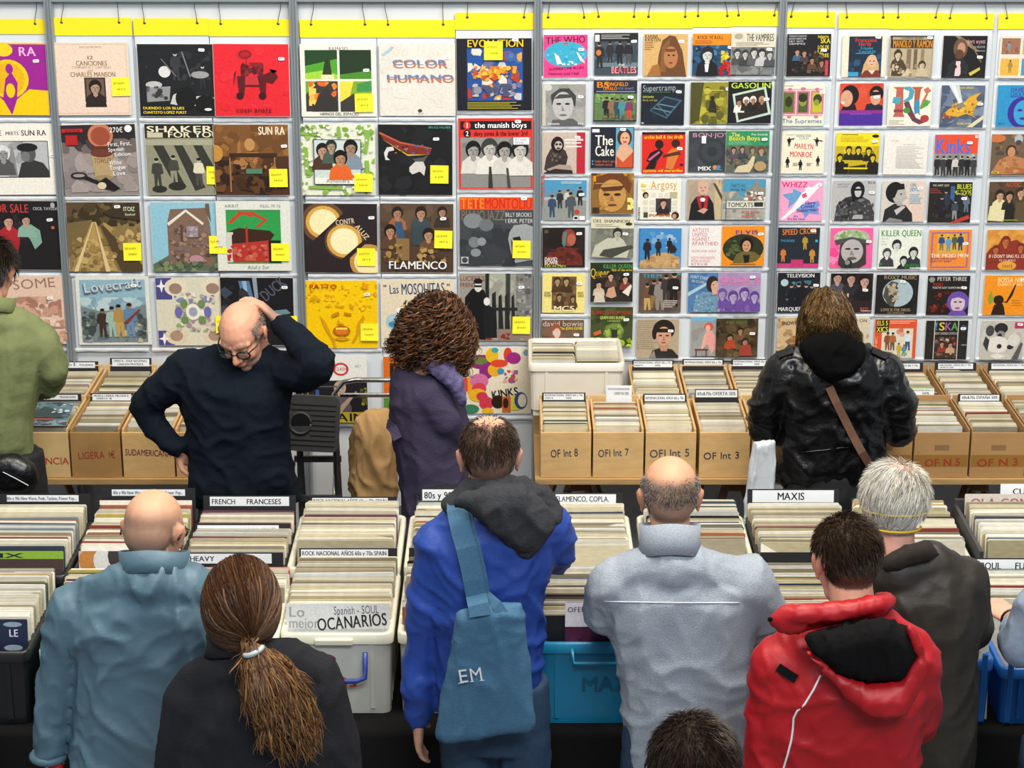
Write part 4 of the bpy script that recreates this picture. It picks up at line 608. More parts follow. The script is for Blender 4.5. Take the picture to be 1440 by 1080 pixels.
cov(S, 1270, 283, 'single sleeve, pale pink with grey profile of short haired man', 'dcc6b8', "p .0 .0 .6 .0 .55 1 .0 1 d0c8c0;e .3 .28 .22 .26 191919;e .4 .34 .16 .22 b4b0ac;p .54 .3 .6 .42 .54 .46 b4b0ac;p .1 .3 .2 .1 .5 .06 .52 .2 .36 .22 .3 .4 .2 .46 191919;e .44 .32 .03 .015 222;p .04 1 .08 .7 .3 .55 .56 .6 .72 .8 .74 1 26262a;p .3 .72 .5 .6 .56 .64 .36 .84 c0bcb8;p .34 .5 .48 .52 .46 .62 .36 .6 a8a4a0;T .64 .05 .09 UN 3c94b8 .14;T .64 .16 .09 VIENTO 3c94b8 .22;l .64 .32 .95 .58 6 6cacc8;p .1 1 .2 .9 .5 .96 .5 1 8a8480;st .88 .18")
cov(S, 1335.6, 284.4, 'single sleeve, black group by stairs with green yellow lettering', '23201f', "T .08 .06 .05 WE_AIN'T_GOT c8c0b8 .38;l .02 .16 .3 .3 3 8a3c30;T .64 .05 .12 BLUES c8d828 .34;T .58 .2 .13 MAGOOS c8d828 .4;p .5 .1 .6 .1 .6 .5 .5 .4 3c5c8a;n .1 .3 .95 .95 30 .1 2f2a28 3a3430 1b1918;f .4 .7 .5 2c3440 b89880;f .3 .85 .5 1f1f26 b89880;f .7 .72 .5 24242c b89880;f .62 .92 .48 3a4450 b89880 8a8c8c;f .88 .74 .44 5c6c80 b89880;p .5 1 .95 .8 .98 .9 .7 1 b83c2c;st .82 .4")
cov(S, 1420, 284, 'single sleeve cut by the picture edge, brown group photo with white shirt', '54422e', "n 0 0 1 1 20 .2 5c4834 4a3a28;T .38 .02 .1 AC/DC c84c30 .36;b .26 .34 .12 c09878 2c1c12 e0d8a8;p .0 .95 .04 .6 .3 .52 .42 .7 .4 .98 e0d8a8;b .48 .36 .11 b89070 22160f 2a241e;b .74 .28 .12 c09878 3c2a18 4a4030;p .38 .98 .4 .56 .6 .54 .62 .98 22201c;p .62 .98 .64 .5 .88 .48 .92 .98 5c4c34;l .36 .93 .8 .98 1 8a9c3c;st .86 .2")
cov(S, 1122, 348, 'single sleeve, black with three orange clad racers and pink ground', '222a34', "T .12 .05 .14 SPEED_CROSS e07c28 .8 3;T .08 .3 .06 THUNDER 3c88b0 .34;r .9 .3 .96 .36 38a8d0;r 0 .9 1 1 c83c80;r .35 .8 .64 .98 c0386c;f .16 .86 .36 d07838 b85030;f .66 .55 .36 b09038 c86038;f .84 .88 .38 c08838 b86038;st .84 .08")
cov(S, 1197, 348.5, 'single sleeve, hot pink with grey singer in wide green hat', 'ee62a0', "n 0 .5 .3 1 8 .2 f48ab8 e84c90;e .5 .24 .42 .2 a8b89a;n .15 .06 .85 .3 30 .07 7a9a60 8ab068 c0c8b0;p .1 .3 .5 .22 .95 .32 .9 .42 .5 .32 .14 .42 4c4c4a;p .2 .9 .24 .4 .5 .3 .84 .4 .86 .9 .7 1 .3 1 3a3838;e .52 .58 .26 .3 b4b0ae;e .42 .52 .07 .025 333;e .62 .52 .07 .025 333;p .5 .54 .46 .68 .58 .68 8a8684;e .52 .76 .11 .04 5c5856;e .44 .9 .1 .12 2a2a2a;e .42 .86 .06 .06 8a8a8a;st .9 .34")
cov(S, 1265.5, 349.5, 'single sleeve, white with black and white faces under green title', 'e3e8dc', "T .04 .04 .15 KILLER_QUEEN 2f8a44 .94;t .05 .22 .05 Flick_of 7ab080 .16;t .05 .29 .05 the 7ab080 .1;t .05 .36 .05 wrist 7ab080 .14;b .42 .42 .12 d0d4cc 26262a e3e8dc;b .2 .62 .11 d8dcd4 44444a 3c3c40;b .82 .6 .12 d0d4cc 222226 34343a;b .6 .8 .1 d0d4cc 222226 26262a;T .6 .88 .09 QUEEN 2f8a44 .36;e .06 .88 .04 .03 2f8a44")
cov(S, 1335.4, 351, 'single sleeve, orange with purple border round seated group photo', 'ee8c34', "r .06 .06 .94 .96 a06c90;r .1 .1 .9 .92 ee8c34;r .2 .1 .84 .58 d8a844;f .3 .52 .4 2c4c84 b08468 8a6c40;f .46 .54 .36 5c98c8 b08468 6c8ca8;f .6 .5 .38 4c5c40 b08468;f .74 .52 .42 2c4068 b08468;T .06 .6 .09 THE_MOJO_MEN f4e8d0 .88;T .06 .7 .04 SOMETHING_BAD 8a4c70 .62;T .06 .76 .05 SHE'S_MY_BABY 8a4c70 .5;st .86 .35")
cov(S, 1417, 351, 'single sleeve cut by the picture edge, ochre with dark red group silhouette', 'd9953f', "n 0 0 1 .5 14 .2 e0a04c d08c38;p .0 .6 .1 .45 .25 .4 .35 .22 .5 .3 .7 .25 .9 .4 1 .42 1 1 0 1 8c3222;b .44 .3 .12 b8683c 7a2a1c 8c3222;b .8 .45 .1 b8683c 7a2a1c 8c3222;b .22 .5 .1 b8683c 7a2a1c 8c3222;T .06 .62 .08 IF_I_DON'T_SING_I'LL_CRY f0dcc0 .92;t .3 .74 .05 TE_QUIERO f0dcc0 .4;e .5 .9 .22 .12 e0a040;T .38 .88 .07 TASTE 8c3222 .26;e .94 .18 .05 .04 eee")
cov(S, 1123, 411, 'single sleeve, black with four men in suits under white title', '1c2028', "T .2 .03 .09 TELEVISION e0e4e8 .66;n .1 .2 .9 .7 16 .12 3c6c84 28485c 507c90;e .16 .25 .09 .09 a8c8d0;f .34 .9 .62 1a1a20 b89c8c;f .5 .92 .66 16161c c0a090;f .66 .9 .62 1a1a20 b89c8c;f .8 .9 .6 202028 b09484;r 0 .86 1 1 1c2028;T .02 .87 .1 MARQUEE_MOON e0e4e8 .96;st .9 .32")
cov(S, 1197, 412, 'single sleeve, three pale half faces above black on maroon', '2a2022', "n 0 0 1 .7 20 .14 34282a 241b1d 3c2e30;b .16 .12 .14 b89484 1a1214 4c4c58;b .48 .14 .14 b89484 1a1214 2c2a30;b .8 .2 .15 c09a8c 1c1416 1c1a1e;r .4 .5 .44 .66 c8b8b0;T .72 .86 .08 RED c84c3c .2;r .74 .94 .98 .96 bbb;st .82 .42")
cov(S, 1261, 414, 'single sleeve, black with round blue globe figure picture', '1e1d1f', "n 0 0 1 1 14 .2 232224 1a191b;T .17 .02 .09 ROXY_MUSIC 9a8a70 .78;e .52 .46 .36 .35 a8bcc4;p .36 .16 .22 .3 .18 .55 .3 .74 .44 .8 .5 .6 .46 .4 .52 .2 4c4c44;p .3 .3 .44 .26 .5 .5 .56 .62 .44 .66 .3 .5 a89c84;n .25 .25 .55 .75 20 .06 6a6454 3a3832 b8ac94;e .42 .26 .05 .05 c0a890;T .14 .85 .07 LOVE_IS_THE_DRUG a89878 .7;t .3 .94 .04 SULTANESQUE a89878 .4;st .62 .17")
cov(S, 1333, 415.3, 'single sleeve, black with violet haired face and red scratches', '1e1b1b', "T .22 .03 .1 PETER_THREE c8c4bc .7;e .1 .1 .07 .07 8a8a80;T .12 .18 .09 YOU b83020 .24;T .12 .28 .05 YOU'VE_GOT_SOMETHING c8c4bc .7;n .05 .4 .7 .95 40 .09 4c1a12 6a2418 2a1412 8a3018;e .74 .66 .26 .27 6a4ca8;e .74 .7 .17 .22 d0bcc8;p .52 .6 .6 .46 .9 .46 .96 .62 .74 .54 6a4ca8;e .68 .66 .04 .02 4a3060;e .8 .66 .04 .02 4a3060;e .74 .82 .06 .03 a0607c;p .5 1 .6 .88 .9 .88 .98 1 6a4ca8;st .86 .3")
cov(S, 1413, 415, 'single sleeve cut by the picture edge, orange with dark trumpeter', 'ee921e', "T .3 .05 .13 BOSSA_NOVA f4dca0 .76;T .3 .2 .06 QUINCY_JONES f4dca0 .6;p .1 .6 .16 .4 .2 .4 .2 .55 .3 .5 .3 .6 .14 .75 8a9c34;e .36 .62 .12 .12 2c1a10;p .2 1 .26 .75 .44 .68 .5 .8 .54 1 2c1a10;p .42 .66 .54 .66 .72 .24 .76 .2 .68 .5 .56 .7 2c1a10;l .68 .62 .95 .8 3 c07818;st .9 .12")
cov(S, 1122, 474, 'single sleeve, sandy yellow landscape, lower left of the black jacket woman', 'cbb088', "n 0 0 1 1 40 .14 d8be92 b89a6c c4a878 a88a5c;T .1 .1 .09 SNOWBLIND 4c4030 .6 4;p .2 .6 .4 .45 .6 .5 .55 .75 .3 .7 8a6c48;e .6 .42 .08 .06 6a5438;n .3 .5 .6 .8 10 .06 c87c4c 6a8a8c")
cov(S, 1192, 474, 'single sleeve, beige with green figure, mostly behind the long hair', 'd2c6ac', "T .5 .04 .08 POP_ON 5c5040 .44;n .4 .3 1 1 20 .1 a8a888 8a9c70 c8b894 d8a888;b .74 .5 .14 d0a890 6a7c4c 8aa070")
cov(S, 1258.6, 476, 'single sleeve, orange red border with yellow black letters and balloons', 'd9542c', "r .34 .0 1 .18 d8502c;l .36 .04 .96 .14 2 e8b090;r .18 .24 .92 1 d8d4c0;r .04 .02 .34 .34 26241c;T .05 .04 .12 ELS_5 f0dc28 .26;T .05 .2 .13 XICS f0dc28 .27;T .08 .9 .06 PICNIC e8b090 .5 90;e .58 .32 .06 .07 d88a78;e .66 .38 .06 .07 d8a088;e .64 .28 .05 .06 c8705c;f .32 .8 .46 8a4c34 b08468;f .44 .8 .46 a8683c b08468 6a4c34;f .8 .8 .5 d8dce0 b08468 34507c;f .6 .95 .34 c8a838 b08468;f .72 .95 .3 5c8a9c b08468;n .2 .8 .9 .98 12 .06 8aa868 b0b880")
cov(S, 1330.5, 478, 'single sleeve, black with multicoloured big letters over a club band', '1f1d1d', "r .2 .0 .22 1 c8c4bc;r .76 0 .78 1 c8c4bc;T .21 .04 .2 ! 3c98b8 .06;T .3 .05 .2 S e0c030 .15;T .44 .05 .2 K 9a5ca8 .17;T .6 .05 .2 A 5aa04c .16;T .22 .3 .06 BEAT_SOUND_CAPITALS b8b4ac .54;r .23 .42 .75 .95 3a2c26;n .23 .42 .75 .95 36 .06 6a4838 8a6450 c8b8a0 2a1f1b a83c30;b .4 .6 .07 b88c74 1c1412 8a3428;b .6 .62 .07 b88c74 1c1412 c0a080;p .85 .1 .98 .14 .9 .3 .82 .24 34506c;r .86 .6 .98 .64 777;st .88 .2")
cov(S, 1409, 478, 'single sleeve cut by the picture edge, grey cartoon cow shapes', 'c0bcb2', "n 0 0 1 1 10 .2 c8c4ba b8b4aa;e .46 .2 .16 .14 26262a;e .2 .26 .1 .14 44444a;e .46 .36 .1 .1 8a8886;e .44 .38 .05 .05 1c1c1e;e .4 .62 .26 .22 e0dcd4;e .44 .66 .06 .06 26262a;e .7 .68 .08 .06 26262a;e .78 .5 .14 .16 d8d4cc;p .05 .6 .1 .4 .2 .5 .16 .8 34343a;p .2 .9 .4 .84 .6 .92 .4 1 e0dcd4;p .74 1 .95 .55 1 .6 .9 1 555;r .78 .04 1 .2 b8305c;st .9 .1")

SH = .965
for i, (kind, cx, cy, label, bg, dsl, rot, dep) in enumerate(COV):
    big = kind == 'L'
    W = .313 if big else .182
    H = W * SH
    name = 'album_sleeve' if big else 'single_sleeve'
    yy = -.0255 - .0095 * dep
    p = at(cx, cy, yy)
    rt = MB()
    T = .0035
    c = .003
    prof = [(-W / 2 + c, -H / 2), (W / 2 - c, -H / 2), (W / 2, -H / 2 + c), (W / 2, H / 2 - c), (W / 2 - c, H / 2), (-W / 2 + c, H / 2), (-W / 2, H / 2 - c), (-W / 2, -H / 2 + c)]
    vs = [(x, -T / 2, z) for x, z in prof] + [(x, T / 2, z) for x, z in prof]
    rt.add(vs, [tuple(range(8)), tuple(range(15, 7, -1))] + [(k, k + 8, (k + 1) % 8 + 8, (k + 1) % 8) for k in range(8)])
    root = rt.build(name, card)
    root.location = p
    rr = random.Random(i)
    root.rotation_euler = (0, rad(rot + rr.uniform(-.5, .5)), 0)
    tag(root, label, 'record', 'albums on the wall' if big else 'singles on the wall')
    pr = Print(W * .992, H * .992, -T / 2 - .0002, .00006, i + 5)
    pr.rect(0, 0, 1, 1, bg)
    ext, rest = [], []
    for it in dsl.split(';'):
        (ext if it.split()[0] in ('st', 'no') else rest).append(it)
    pr.run(';'.join(rest))
    pr.mb.build('cover_print', INK, root)
    yf = pr.y
    for it in ext:
        t = it.split()
        x, y = float(t[1]), float(t[2])
        if t[0] == 'st':
            w_, h_ = (.026, .013) if big else (.024, .012)
            q = Print(w_, h_, 0, .00006)
            m = MB()
            m.loft([((0, 0, 0), (w_ / 2, 0, 0), (0, 0, h_ / 2)), ((0, -.0008, 0), (w_ / 2, 0, 0), (0, 0, h_ / 2))], None, 20, 4)
            o = m.build('price_sticker', stick_m, root)
            q.y = -.0009
            q.text(.2, .3, .38, '%d€' % rr.choice([6, 8, 12, 15, 20, 25, 30, 40]), '6a7076', .5)
            q.mb.build('price_lettering', INK, o)
            o.location = ((x - .5) * W, yf - .0002, (.5 - y) * H)
            o.rotation_euler = (0, rad(rr.uniform(-6, 6)), 0)
        else:
            n_ = .076
            m = MB()
            vs = []
            for j in range(5):
                for k in range(2):
                    vs.append(((k - .5) * n_, -.0006 - .004 * (j / 4) ** 2, (.5 - j / 4) * n_))
            m.add(vs, [(j * 2, j * 2 + 2, j * 2 + 3, j * 2 + 1) for j in range(4)])
            o = m.build('sticky_note', note_m, root)
            q = Print(n_, n_, -.0052, .00006)
            q.text(.1, .25, .1, t[3], '8a8420', .62, 2, False)
            q.text(.25, .58, .1, t[4], '8a8420', .5, 2, False)
            q.mb.build('handwriting', INK, o)
            o.location = ((x - .5) * W + n_ / 2, yf - .0002, (.5 - y) * H - n_ / 2)
            o.rotation_euler = (0, rad(rr.uniform(-1.5, 1.5)), 0)

# ---------------------------------------------------------------- tables
ZT = 0.75
wood = mat('pale_board', 'b08d5a', 0.55, 0.18, 14, bump=0.08, bs=40, stretch=(1, 12, 12))
trest = mat('trestle_wood', '6e4a2c', 0.55, 0.15, 12, stretch=(8, 8, 1))
blackcloth = mat('black_cloth', '0a0a0b', 0.9, 0.15, 30, bump=0.2, bs=14, spec=0.2)
def trestle(x, y, lab):
    r = empty('trestle', (x, y, 0), 0, lab, 'trestle', 'trestles under the rear tables')
    mb = MB(); mb.box(-.035, -.33, ZT - .085, .035, .33, ZT - .026); mb.build('crossbar', trest, r, bevel=.004)
    for sx in (-1, 1):
        for sy in (-1, 1):
            mb = MB(); mb.loft([((sx * .24, sy * .27, 0), (.018, 0, 0), (0, .028, 0)), ((sx * .025, sy * .24, ZT - .06), (.018, 0, 0), (0, .028, 0))], None, 4, 2)
            mb.build('leg', trest, r)
        mb = MB(); mb.box(sx * .17 - .012, -.27, .2, sx * .17 + .012, .27, .25); mb.build('stretcher', trest, r)
TB = [(-60, 335, 'left', 'long wooden table top under the singles boxes beside the olive jacket man', ((10, 'far left boxes'), (300, 'boxes beside the navy sweater man'))),
      (752, 1135, 'mid', 'wooden table top under the row of pale wooden singles boxes', ((815, 'pale wooden boxes by the white basket'), (1040, 'white bag and wooden boxes'))),
      (1190, 1600, 'right', 'wooden table top under the brown cardboard singles boxes', ((1385, 'cardboard boxes'), (1570, 'far end of the cardboard boxes')))]
for a, b, k, lab, tr in TB:
    A, B = atz(a, 672, ZT), atz(b, 672, ZT)
    mb = MB(); mb.box(A.x, -.86, ZT - .026, B.x, -.045, ZT)
    o = mb.build('plank_table', wood, None, bevel=.003)
    tag(o, lab, 'table')
    for px, what in tr:
        trestle(atz(px, 672, ZT).x, -.45, 'brown wooden trestle standing under the ' + what)

# front table with a black cloth to the floor
FY0, FY1 = -3.0, -1.86
r = empty('display_table', (0, (FY0 + FY1) / 2, 0), 0, 'long front table that carries the record crates, under a black cloth', 'table')
mb = MB(); mb.box(-3.3, FY0 + .03 - r.location.y, ZT - .04, 3.3, FY1 - r.location.y, ZT - .006); mb.build('table_top', wood, r)
for x in (-3.2, -1.1, 1.1, 3.2):
    for y in (FY0 + .08, FY1 - .06):
        mb = MB(); mb.loft([((x, y - r.location.y, 0), (.02, 0, 0), (0, .02, 0)), ((x, y - r.location.y, ZT - .04), (.02, 0, 0), (0, .02, 0))], None, 10); mb.build('leg', steel, r)
mb = MB()
n = 160
vs, fs = [], []
prof = [(FY1 + .012, .03), (FY1 + .008, ZT - .02), (FY1, ZT + .002), (FY0, ZT + .002), (FY0 - .006, ZT - .02), (FY0 - .008, .45), (FY0 - .012, .03)]
for j in range(n + 1):
    x = -3.34 + 6.68 * j / n
    for k, (y, z) in enumerate(prof):
        f = .018 * (sin(x * 19) + .6 * sin(x * 31 + 1)) * (0, .2, 0, 0, .2, .7, 1.2)[k]
        vs.append((x, y + (f if k > 3 else -f) - (.02 if k > 4 else 0), z))
m = len(prof)
for j in range(n):
    for k in range(m - 1):
        fs.append((j * m + k, j * m + k + 1, (j + 1) * m + k + 1, (j + 1) * m + k))
mb.add(vs, fs)
tag(mb.build('table_cloth', blackcloth, smooth=True), 'black cloth draped over the long front table under the record crates', 'tablecloth')

# ---------------------------------------------------------------- crates and boxes
def rr_ring(x0, x1, y0, y1, z, c):
    pts = []
    for cx, cy, a0 in ((x1 - c, y1 - c, 0), (x0 + c, y1 - c, 90), (x0 + c, y0 + c, 180), (x1 - c, y0 + c, 270)):
        for k in range(4):
            a = rad(a0 + 30 * k)
            pts.append((cx + c * cos(a), cy + c * sin(a), z))
    return pts
def rings(mb, rs, close0=True, close1=True):
    n = len(rs[0])
    vs = [p for q in rs for p in q]
    fs = []
    for i in range(len(rs) - 1):
        for k in range(n):
            k2 = (k + 1) % n
            fs.append((i * n + k, i * n + k2, (i + 1) * n + k2, (i + 1) * n + k))
    if close0: fs.append(tuple(range(n))[::-1])
    if close1: fs.append(tuple((len(rs) - 1) * n + k for k in range(n)))
    mb.add(vs, fs)
PL = {'clear': mat('clear_plastic', 'd9d9cf', 0.25, 0.06, 12, clear=0.28, coat=0.4), 'clear_rim': mat('milky_plastic', 'd8d6c4', 0.3, 0.05, 12, coat=0.3),
      'black': mat('black_plastic', '17181a', 0.35, 0.1, 20), 'black_rim': mat('black_plastic'),
      'blue': mat('blue_plastic', '1c64b4', 0.35, 0.06, 12, coat=0.2), 'blue_rim': mat('blue_plastic'),
      'teal': mat('teal_plastic', '2a8f94', 0.35, 0.06, 12, coat=0.2), 'teal_rim': mat('mint_plastic', '9fd2bf', 0.35, 0.06, 12),
      'cyan': mat('cyan_plastic', '1583ad', 0.35, 0.06, 12, coat=0.2), 'cyan_rim': mat('cyan_plastic')}
def crate(px0, px1, yf, d, h, kind, label, z0=ZT + .004, rz=0, zr=1.02, name='record_crate', group='record crates on the front table'):
    A, B = at(px0, 0, 0), at(px1, 0, 0)
    dep = None
    # x of a pixel column at the front rim
    py = 0
    def xat(px):
        t = (yf - CAM.y)
        k = (zr - CAM.z) / t
        b = (k * cT + sT) / (cT - k * sT)      # v of the ray that meets (yf, zr)
        dd = V(((px - 720) / F, cT + b * sT, -sT + b * cT))
        return CAM.x + dd.x * t / dd.y
    x0, x1 = xat(px0) + .003, xat(px1) - .003
    W = x1 - x0
    r = empty(name, ((x0 + x1) / 2, yf, z0), rz, label, 'crate', group)
    t, c, tp = .004, .025, .011
    mb = MB()
    hw = W / 2
    rings(mb, [rr_ring(-hw + tp, hw - tp, tp, d - tp, 0, c), rr_ring(-hw + .006, hw - .006, .006, d - .006, h, c), rr_ring(-hw + .006 + t, hw - .006 - t, .006 + t, d - .006 - t, h, c), rr_ring(-hw + tp + t, hw - tp - t, tp + t, d - tp - t, .006, c)])
    mb.build('tub', PL[kind], r, smooth=False)
    mb = MB()
    rings(mb, [rr_ring(-hw, hw, 0, d, h - .028, c), rr_ring(-hw, hw, 0, d, h + .002, c), rr_ring(-hw + .005, hw - .005, .005, d - .005, h + .007, c), rr_ring(-hw + .017, hw - .017, .017, d - .017, h + .004, c), rr_ring(-hw + .019, hw - .019, .019, d - .019, h - .028, c)], False, False)
    mb.build('rim', PL[kind + '_rim'], r, smooth=True)
    for s in (-1, 1):      # ribs on the front corners
        mb = MB(); mb.box(s * hw * .62 - .006, .003, .02, s * hw * .62 + .006, .012, h - .03, None)
        mb.build('rib', PL[kind], r)
    return r, W
def add_text(parent, W, H, loc, lines, col, name='handwriting', bold=True, tilt=0):
    """lines: (x, y, h, text, width, rot) on a W x H patch whose centre is at loc in the parent's frame, facing its front"""
    q = Print(W, H, 0, .0001)
    for x, y, h, t, w_, ro in lines:
        q.text(x, y, h, t, col, w_, ro, bold)
    o = q.mb.build(name, INK, parent)
    o.location = loc
    o.rotation_euler = (tilt, 0, 0)
    return o

board_m = mat('divider_board', '1a1a1d', 0.6, 0.1, 30)
label_m = mat('label_paper', 'dfe3e8', 0.5, 0.03, 20)
def divider(parent_loc, y, z, w, h, lw, lh, lines, label, lean=.2, xo=0, bg=None, ptag='divider card', x0=None, lx=0):
    """a tall card standing between the records with a printed label along its top edge"""
    loc = V(parent_loc) + V((xo, y, z))
    mb = MB(); mb.box(-w / 2, -.0012, 0, w / 2, .0012, h)
    r = mb.build('divider_card', bg or board_m)
    r.location = loc
    r.rotation_euler = (-lean, 0, 0)
    tag(r, label, 'divider card', 'divider cards among the records')
    m = MB(); m.box(-lw / 2, -.0006, -lh / 2, lw / 2, 0, lh / 2)
    o = m.build('label_strip', label_m, r)
    o.location = (lx, -.0014, h - lh / 2 - .004)
    q = Print(lw, lh, -.0008, .0001)
    for x, yy, hh, t, ww in lines:
        q.text(x, yy, hh, t, '15171c', ww)
    q.mb.build('lettering', INK, o)
    return r

# sleeves filed on edge: one outline per size, the colour of the card belongs to each sleeve
def sleeve_mesh(name, s, t):
    c = .004
    prof = [(-s / 2 + c, 0), (s / 2 - c, 0), (s / 2, c), (s / 2, s - c), (s / 2 - c, s), (-s / 2 + c, s), (-s / 2, s - c), (-s / 2, c)]
    vs = [(x, -t / 2, z) for x, z in prof] + [(x, t / 2, z) for x, z in prof]
    # the open mouth along the top: the two cards part a little
    vs = [(x, y * (1.0 if z < s * .9 else 1.15), z) for x, y, z in vs]
    mb = MB(); mb.add(vs, [tuple(range(8)), tuple(range(15, 7, -1))] + [(k, k + 8, (k + 1) % 8 + 8, (k + 1) % 8) for k in range(8)])
    me = mb.mesh(name)
    me.materials.append(mat('filed_sleeve', objcol=True, rough=0.33, var=0.13, vs=28, stretch=(1, 1, 3), coat=0.35))
    return me
SL = {('L', t): sleeve_mesh('album', .313, t / 1000) for t in (3, 5, 8)}
SL.update({('S', t): sleeve_mesh('single', .178, t / 1000) for t in (2, 3, 5)})
CREAM = ['e6dfc8', 'd6cdb2', 'c9bea0', 'b8ac8a', 'ebe4d0', 'dcd5c0', 'c6bea8', 'a89e86', 'efe9d8', 'd2c6a0', 'bcb08c', '968c74', 'd8d8d0', 'bfc0b8', '8c8370']
COLD = ['8a3c34', '3c4458', '4c5a48', '2a2a2c', 'b0a050', 'a06048', '5c4a3c', '7a8894', '1f1f22', '9a8c74', 'b8862c', '6a3c50']
FILED = []
def fill(loc, y0, y1, n, kind, label, group, seed, lean=.24, z=.012, xo=0, colour=.14, pal=CREAM, zj=.006):
    rr = random.Random(seed)
    for i in range(n):
        f = (i + .5) / n
        t = rr.choice((3, 3, 5, 8) if kind == 'L' else (2, 3, 3, 5))
        o = bpy.data.objects.new('filed_album' if kind == 'L' else 'filed_single', SL[(kind, t)])
        C.objects.link(o)
        o.location = V(loc) + V((xo + rr.uniform(-.004, .004), y0 + (y1 - y0) * f + rr.uniform(-.001, .001), z + rr.uniform(-zj, zj) * .8))
        o.rotation_euler = (-lean + rr.uniform(-.025, .025), rr.uniform(-.008, .008), rr.uniform(-.01, .01))
        c = rr.choice(COLD) if rr.random() < colour else rr.choice(pal)
        kk = rr.uniform(.72, 1.05)
        o.color = (*[q * kk for q in hx(c)], 1)
        tag(o, label, 'record', group)
        FILED.append(o)

YR, YF_, DD, HH = -2.405, -2.905, .475, .262
REAR = [  # name, px left, px right, plastic, crate label, group words
    ('A', -65, 95, 'black', 'black crate of pale records under the long New Wave divider, behind the black front crate', 'crate under the first New Wave divider'),
    ('B', 96, 252, 'black', 'black crate of pale records behind the bald man in the blue grey jacket', 'crate behind the bald man in blue grey'),
    ('C', 253, 398, 'black', 'black crate under the FRENCH divider card', 'crate under the FRENCH divider'),
    ('D', 401, 563, 'clear', 'milky plastic crate of national rock behind the crate marked 2', 'rear milky crate of national rock'),
    ('E', 566, 727, 'clear', 'milky plastic crate under the 80s y 90s divider card', 'crate under the 80s y 90s divider'),
    ('F', 738, 896, 'clear', 'milky plastic crate under the RUMBA FLAMENCO COPLA divider card', 'crate under the RUMBA divider'),
    ('G', 905, 1066, 'clear', 'milky plastic crate under the SALSA card, behind the grey fleece man', 'crate with the SALSA card'),
    ('H', 1068, 1216, 'black', 'black crate under the MAXIS divider card', 'crate under the MAXIS divider'),
    ('I', 1216, 1376, 'clear', 'milky plastic crate behind the white haired man', 'crate behind the white haired man'),
    ('J', 1382, 1550, 'black', 'dark crate with tall lid at the right edge under the CURIOSIDADES card', 'dark crate at the right edge')]
FRONT = [
    ('A2', -125, 40, 'black', 'black crate with a navy record in front, lower left of the picture', 'black crate at the lower left'),
    ('B2', 50, 212, 'teal', 'teal crate with mint rim left of the bald man in blue grey', 'teal crate with mint rim'),
    ('C2', 232, 389, 'clear', 'milky plastic crate with the HEAVY HARD card, behind the ponytail woman', 'crate with the HEAVY card'),
    ('D2', 392, 554, 'clear', 'milky plastic crate marked 2 and 60s in red with a blue handle', 'milky crate marked 2 in red'),
    ('E2', 557, 718, 'clear', 'milky plastic crate half hidden behind the blue coat and tote bag', 'milky crate behind the tote bag man'),
    ('F2', 752, 914, 'cyan', 'cyan blue crate marked MAXI with a purple record on offer in front', 'cyan crate marked MAXI'),
    ('H2', 1066, 1222, 'black', 'black crate of jazz records behind the red jacket man', 'jazz crate behind the red jacket'),
    ('I2', 1246, 1403, 'blue', 'bright blue crate between the brown coat and the right edge', 'blue crate beside the brown coat'),
    ('J2', 1409, 1570, 'blue', 'bright blue crate under the SOUL FUNK card at the right edge', 'blue crate under the SOUL FUNK card')]
CR = {}
for i, (k, a, b, pl, lab, grp) in enumerate(REAR + FRONT):
    yf = (YR if i < len(REAR) else YF_) - {'A': .06, 'B': .06, 'C': .08, 'A2': .07, 'B2': .07, 'C2': .085, 'F2': .065, 'I2': .065, 'J2': .07, 'H2': .02}.get(k, 0)
    r, W = crate(a, b, yf, DD, {'A2': .235, 'B2': .235, 'I2': .205, 'J2': .18}.get(k, HH), pl, lab)
    CR[k] = (r, W, grp)
PAD = {'A': .01, 'B': .01, 'A2': -.008, 'B2': -.008, 'F': -.008, 'F2': -.008, 'J2': -.008, 'J': .0, 'H': -.008, 'H2': -.008, 'C': -.008, 'C2': -.008, 'I2': -.008}
for i, (k, (r, W, grp)) in enumerate(CR.items()):
    col = {'F2': .55, 'D2': .08, 'H2': .25, 'H': .2}.get(k, .13)
    n = 46
    y0 = .05 if k not in ('F2',) else .07
    pal = CREAM + ['f2eee2', 'efe9d8', 'e9e2cb'] * 3 if k in ('A', 'B', 'A2', 'B2', 'I', 'J', 'J2') else CREAM
    fill(r.location, y0, DD - .055, n, 'L', 'record sleeve filed on edge in the ' + grp, 'records in the ' + grp, 100 + i, lean=.16, z=.012 + PAD.get(k, 0), colour=col, pal=pal, zj=.007)

def dv(k, y, up, lw, lh, lines, label, w=.32, xo=0, bg=None, lx=0, lean=.16):
    r, W, g = CR[k]
    divider(r.location, y, .012, w, .315 + up + PAD.get(k, 0), lw, lh, lines, label, lean, xo, bg, lx=lx)
dv('A', .455, .02, .245, .022, [(.0, .25, .5, '80s y 90s New Wave, Punk, Techno, Power Pop...', .97)], 'tall black card with New Wave label, far left above the front table', .325)
dv('B', .455, .04, .25, .022, [(.02, .25, .5, '80s y 90s New Wave, Punk, Techno, Power Pop...', .95)], 'tall black card with New Wave label, above the bald man in blue grey', .32)
dv('C', .455, .04, .27, .032, [(.02, .25, .55, 'FRENCH', .3), (.46, .25, .55, 'FRANCESES', .44)], 'black card labelled FRENCH FRANCESES above the ponytail woman', .315)
dv('C', .26, .015, .27, .03, [(.02, .3, .4, 'MICHAEL JACKSON, MADONNA, PRINCE', .94)], 'black card with a pop names label, between the FRENCH and HEAVY cards', .315, lx=-.015)
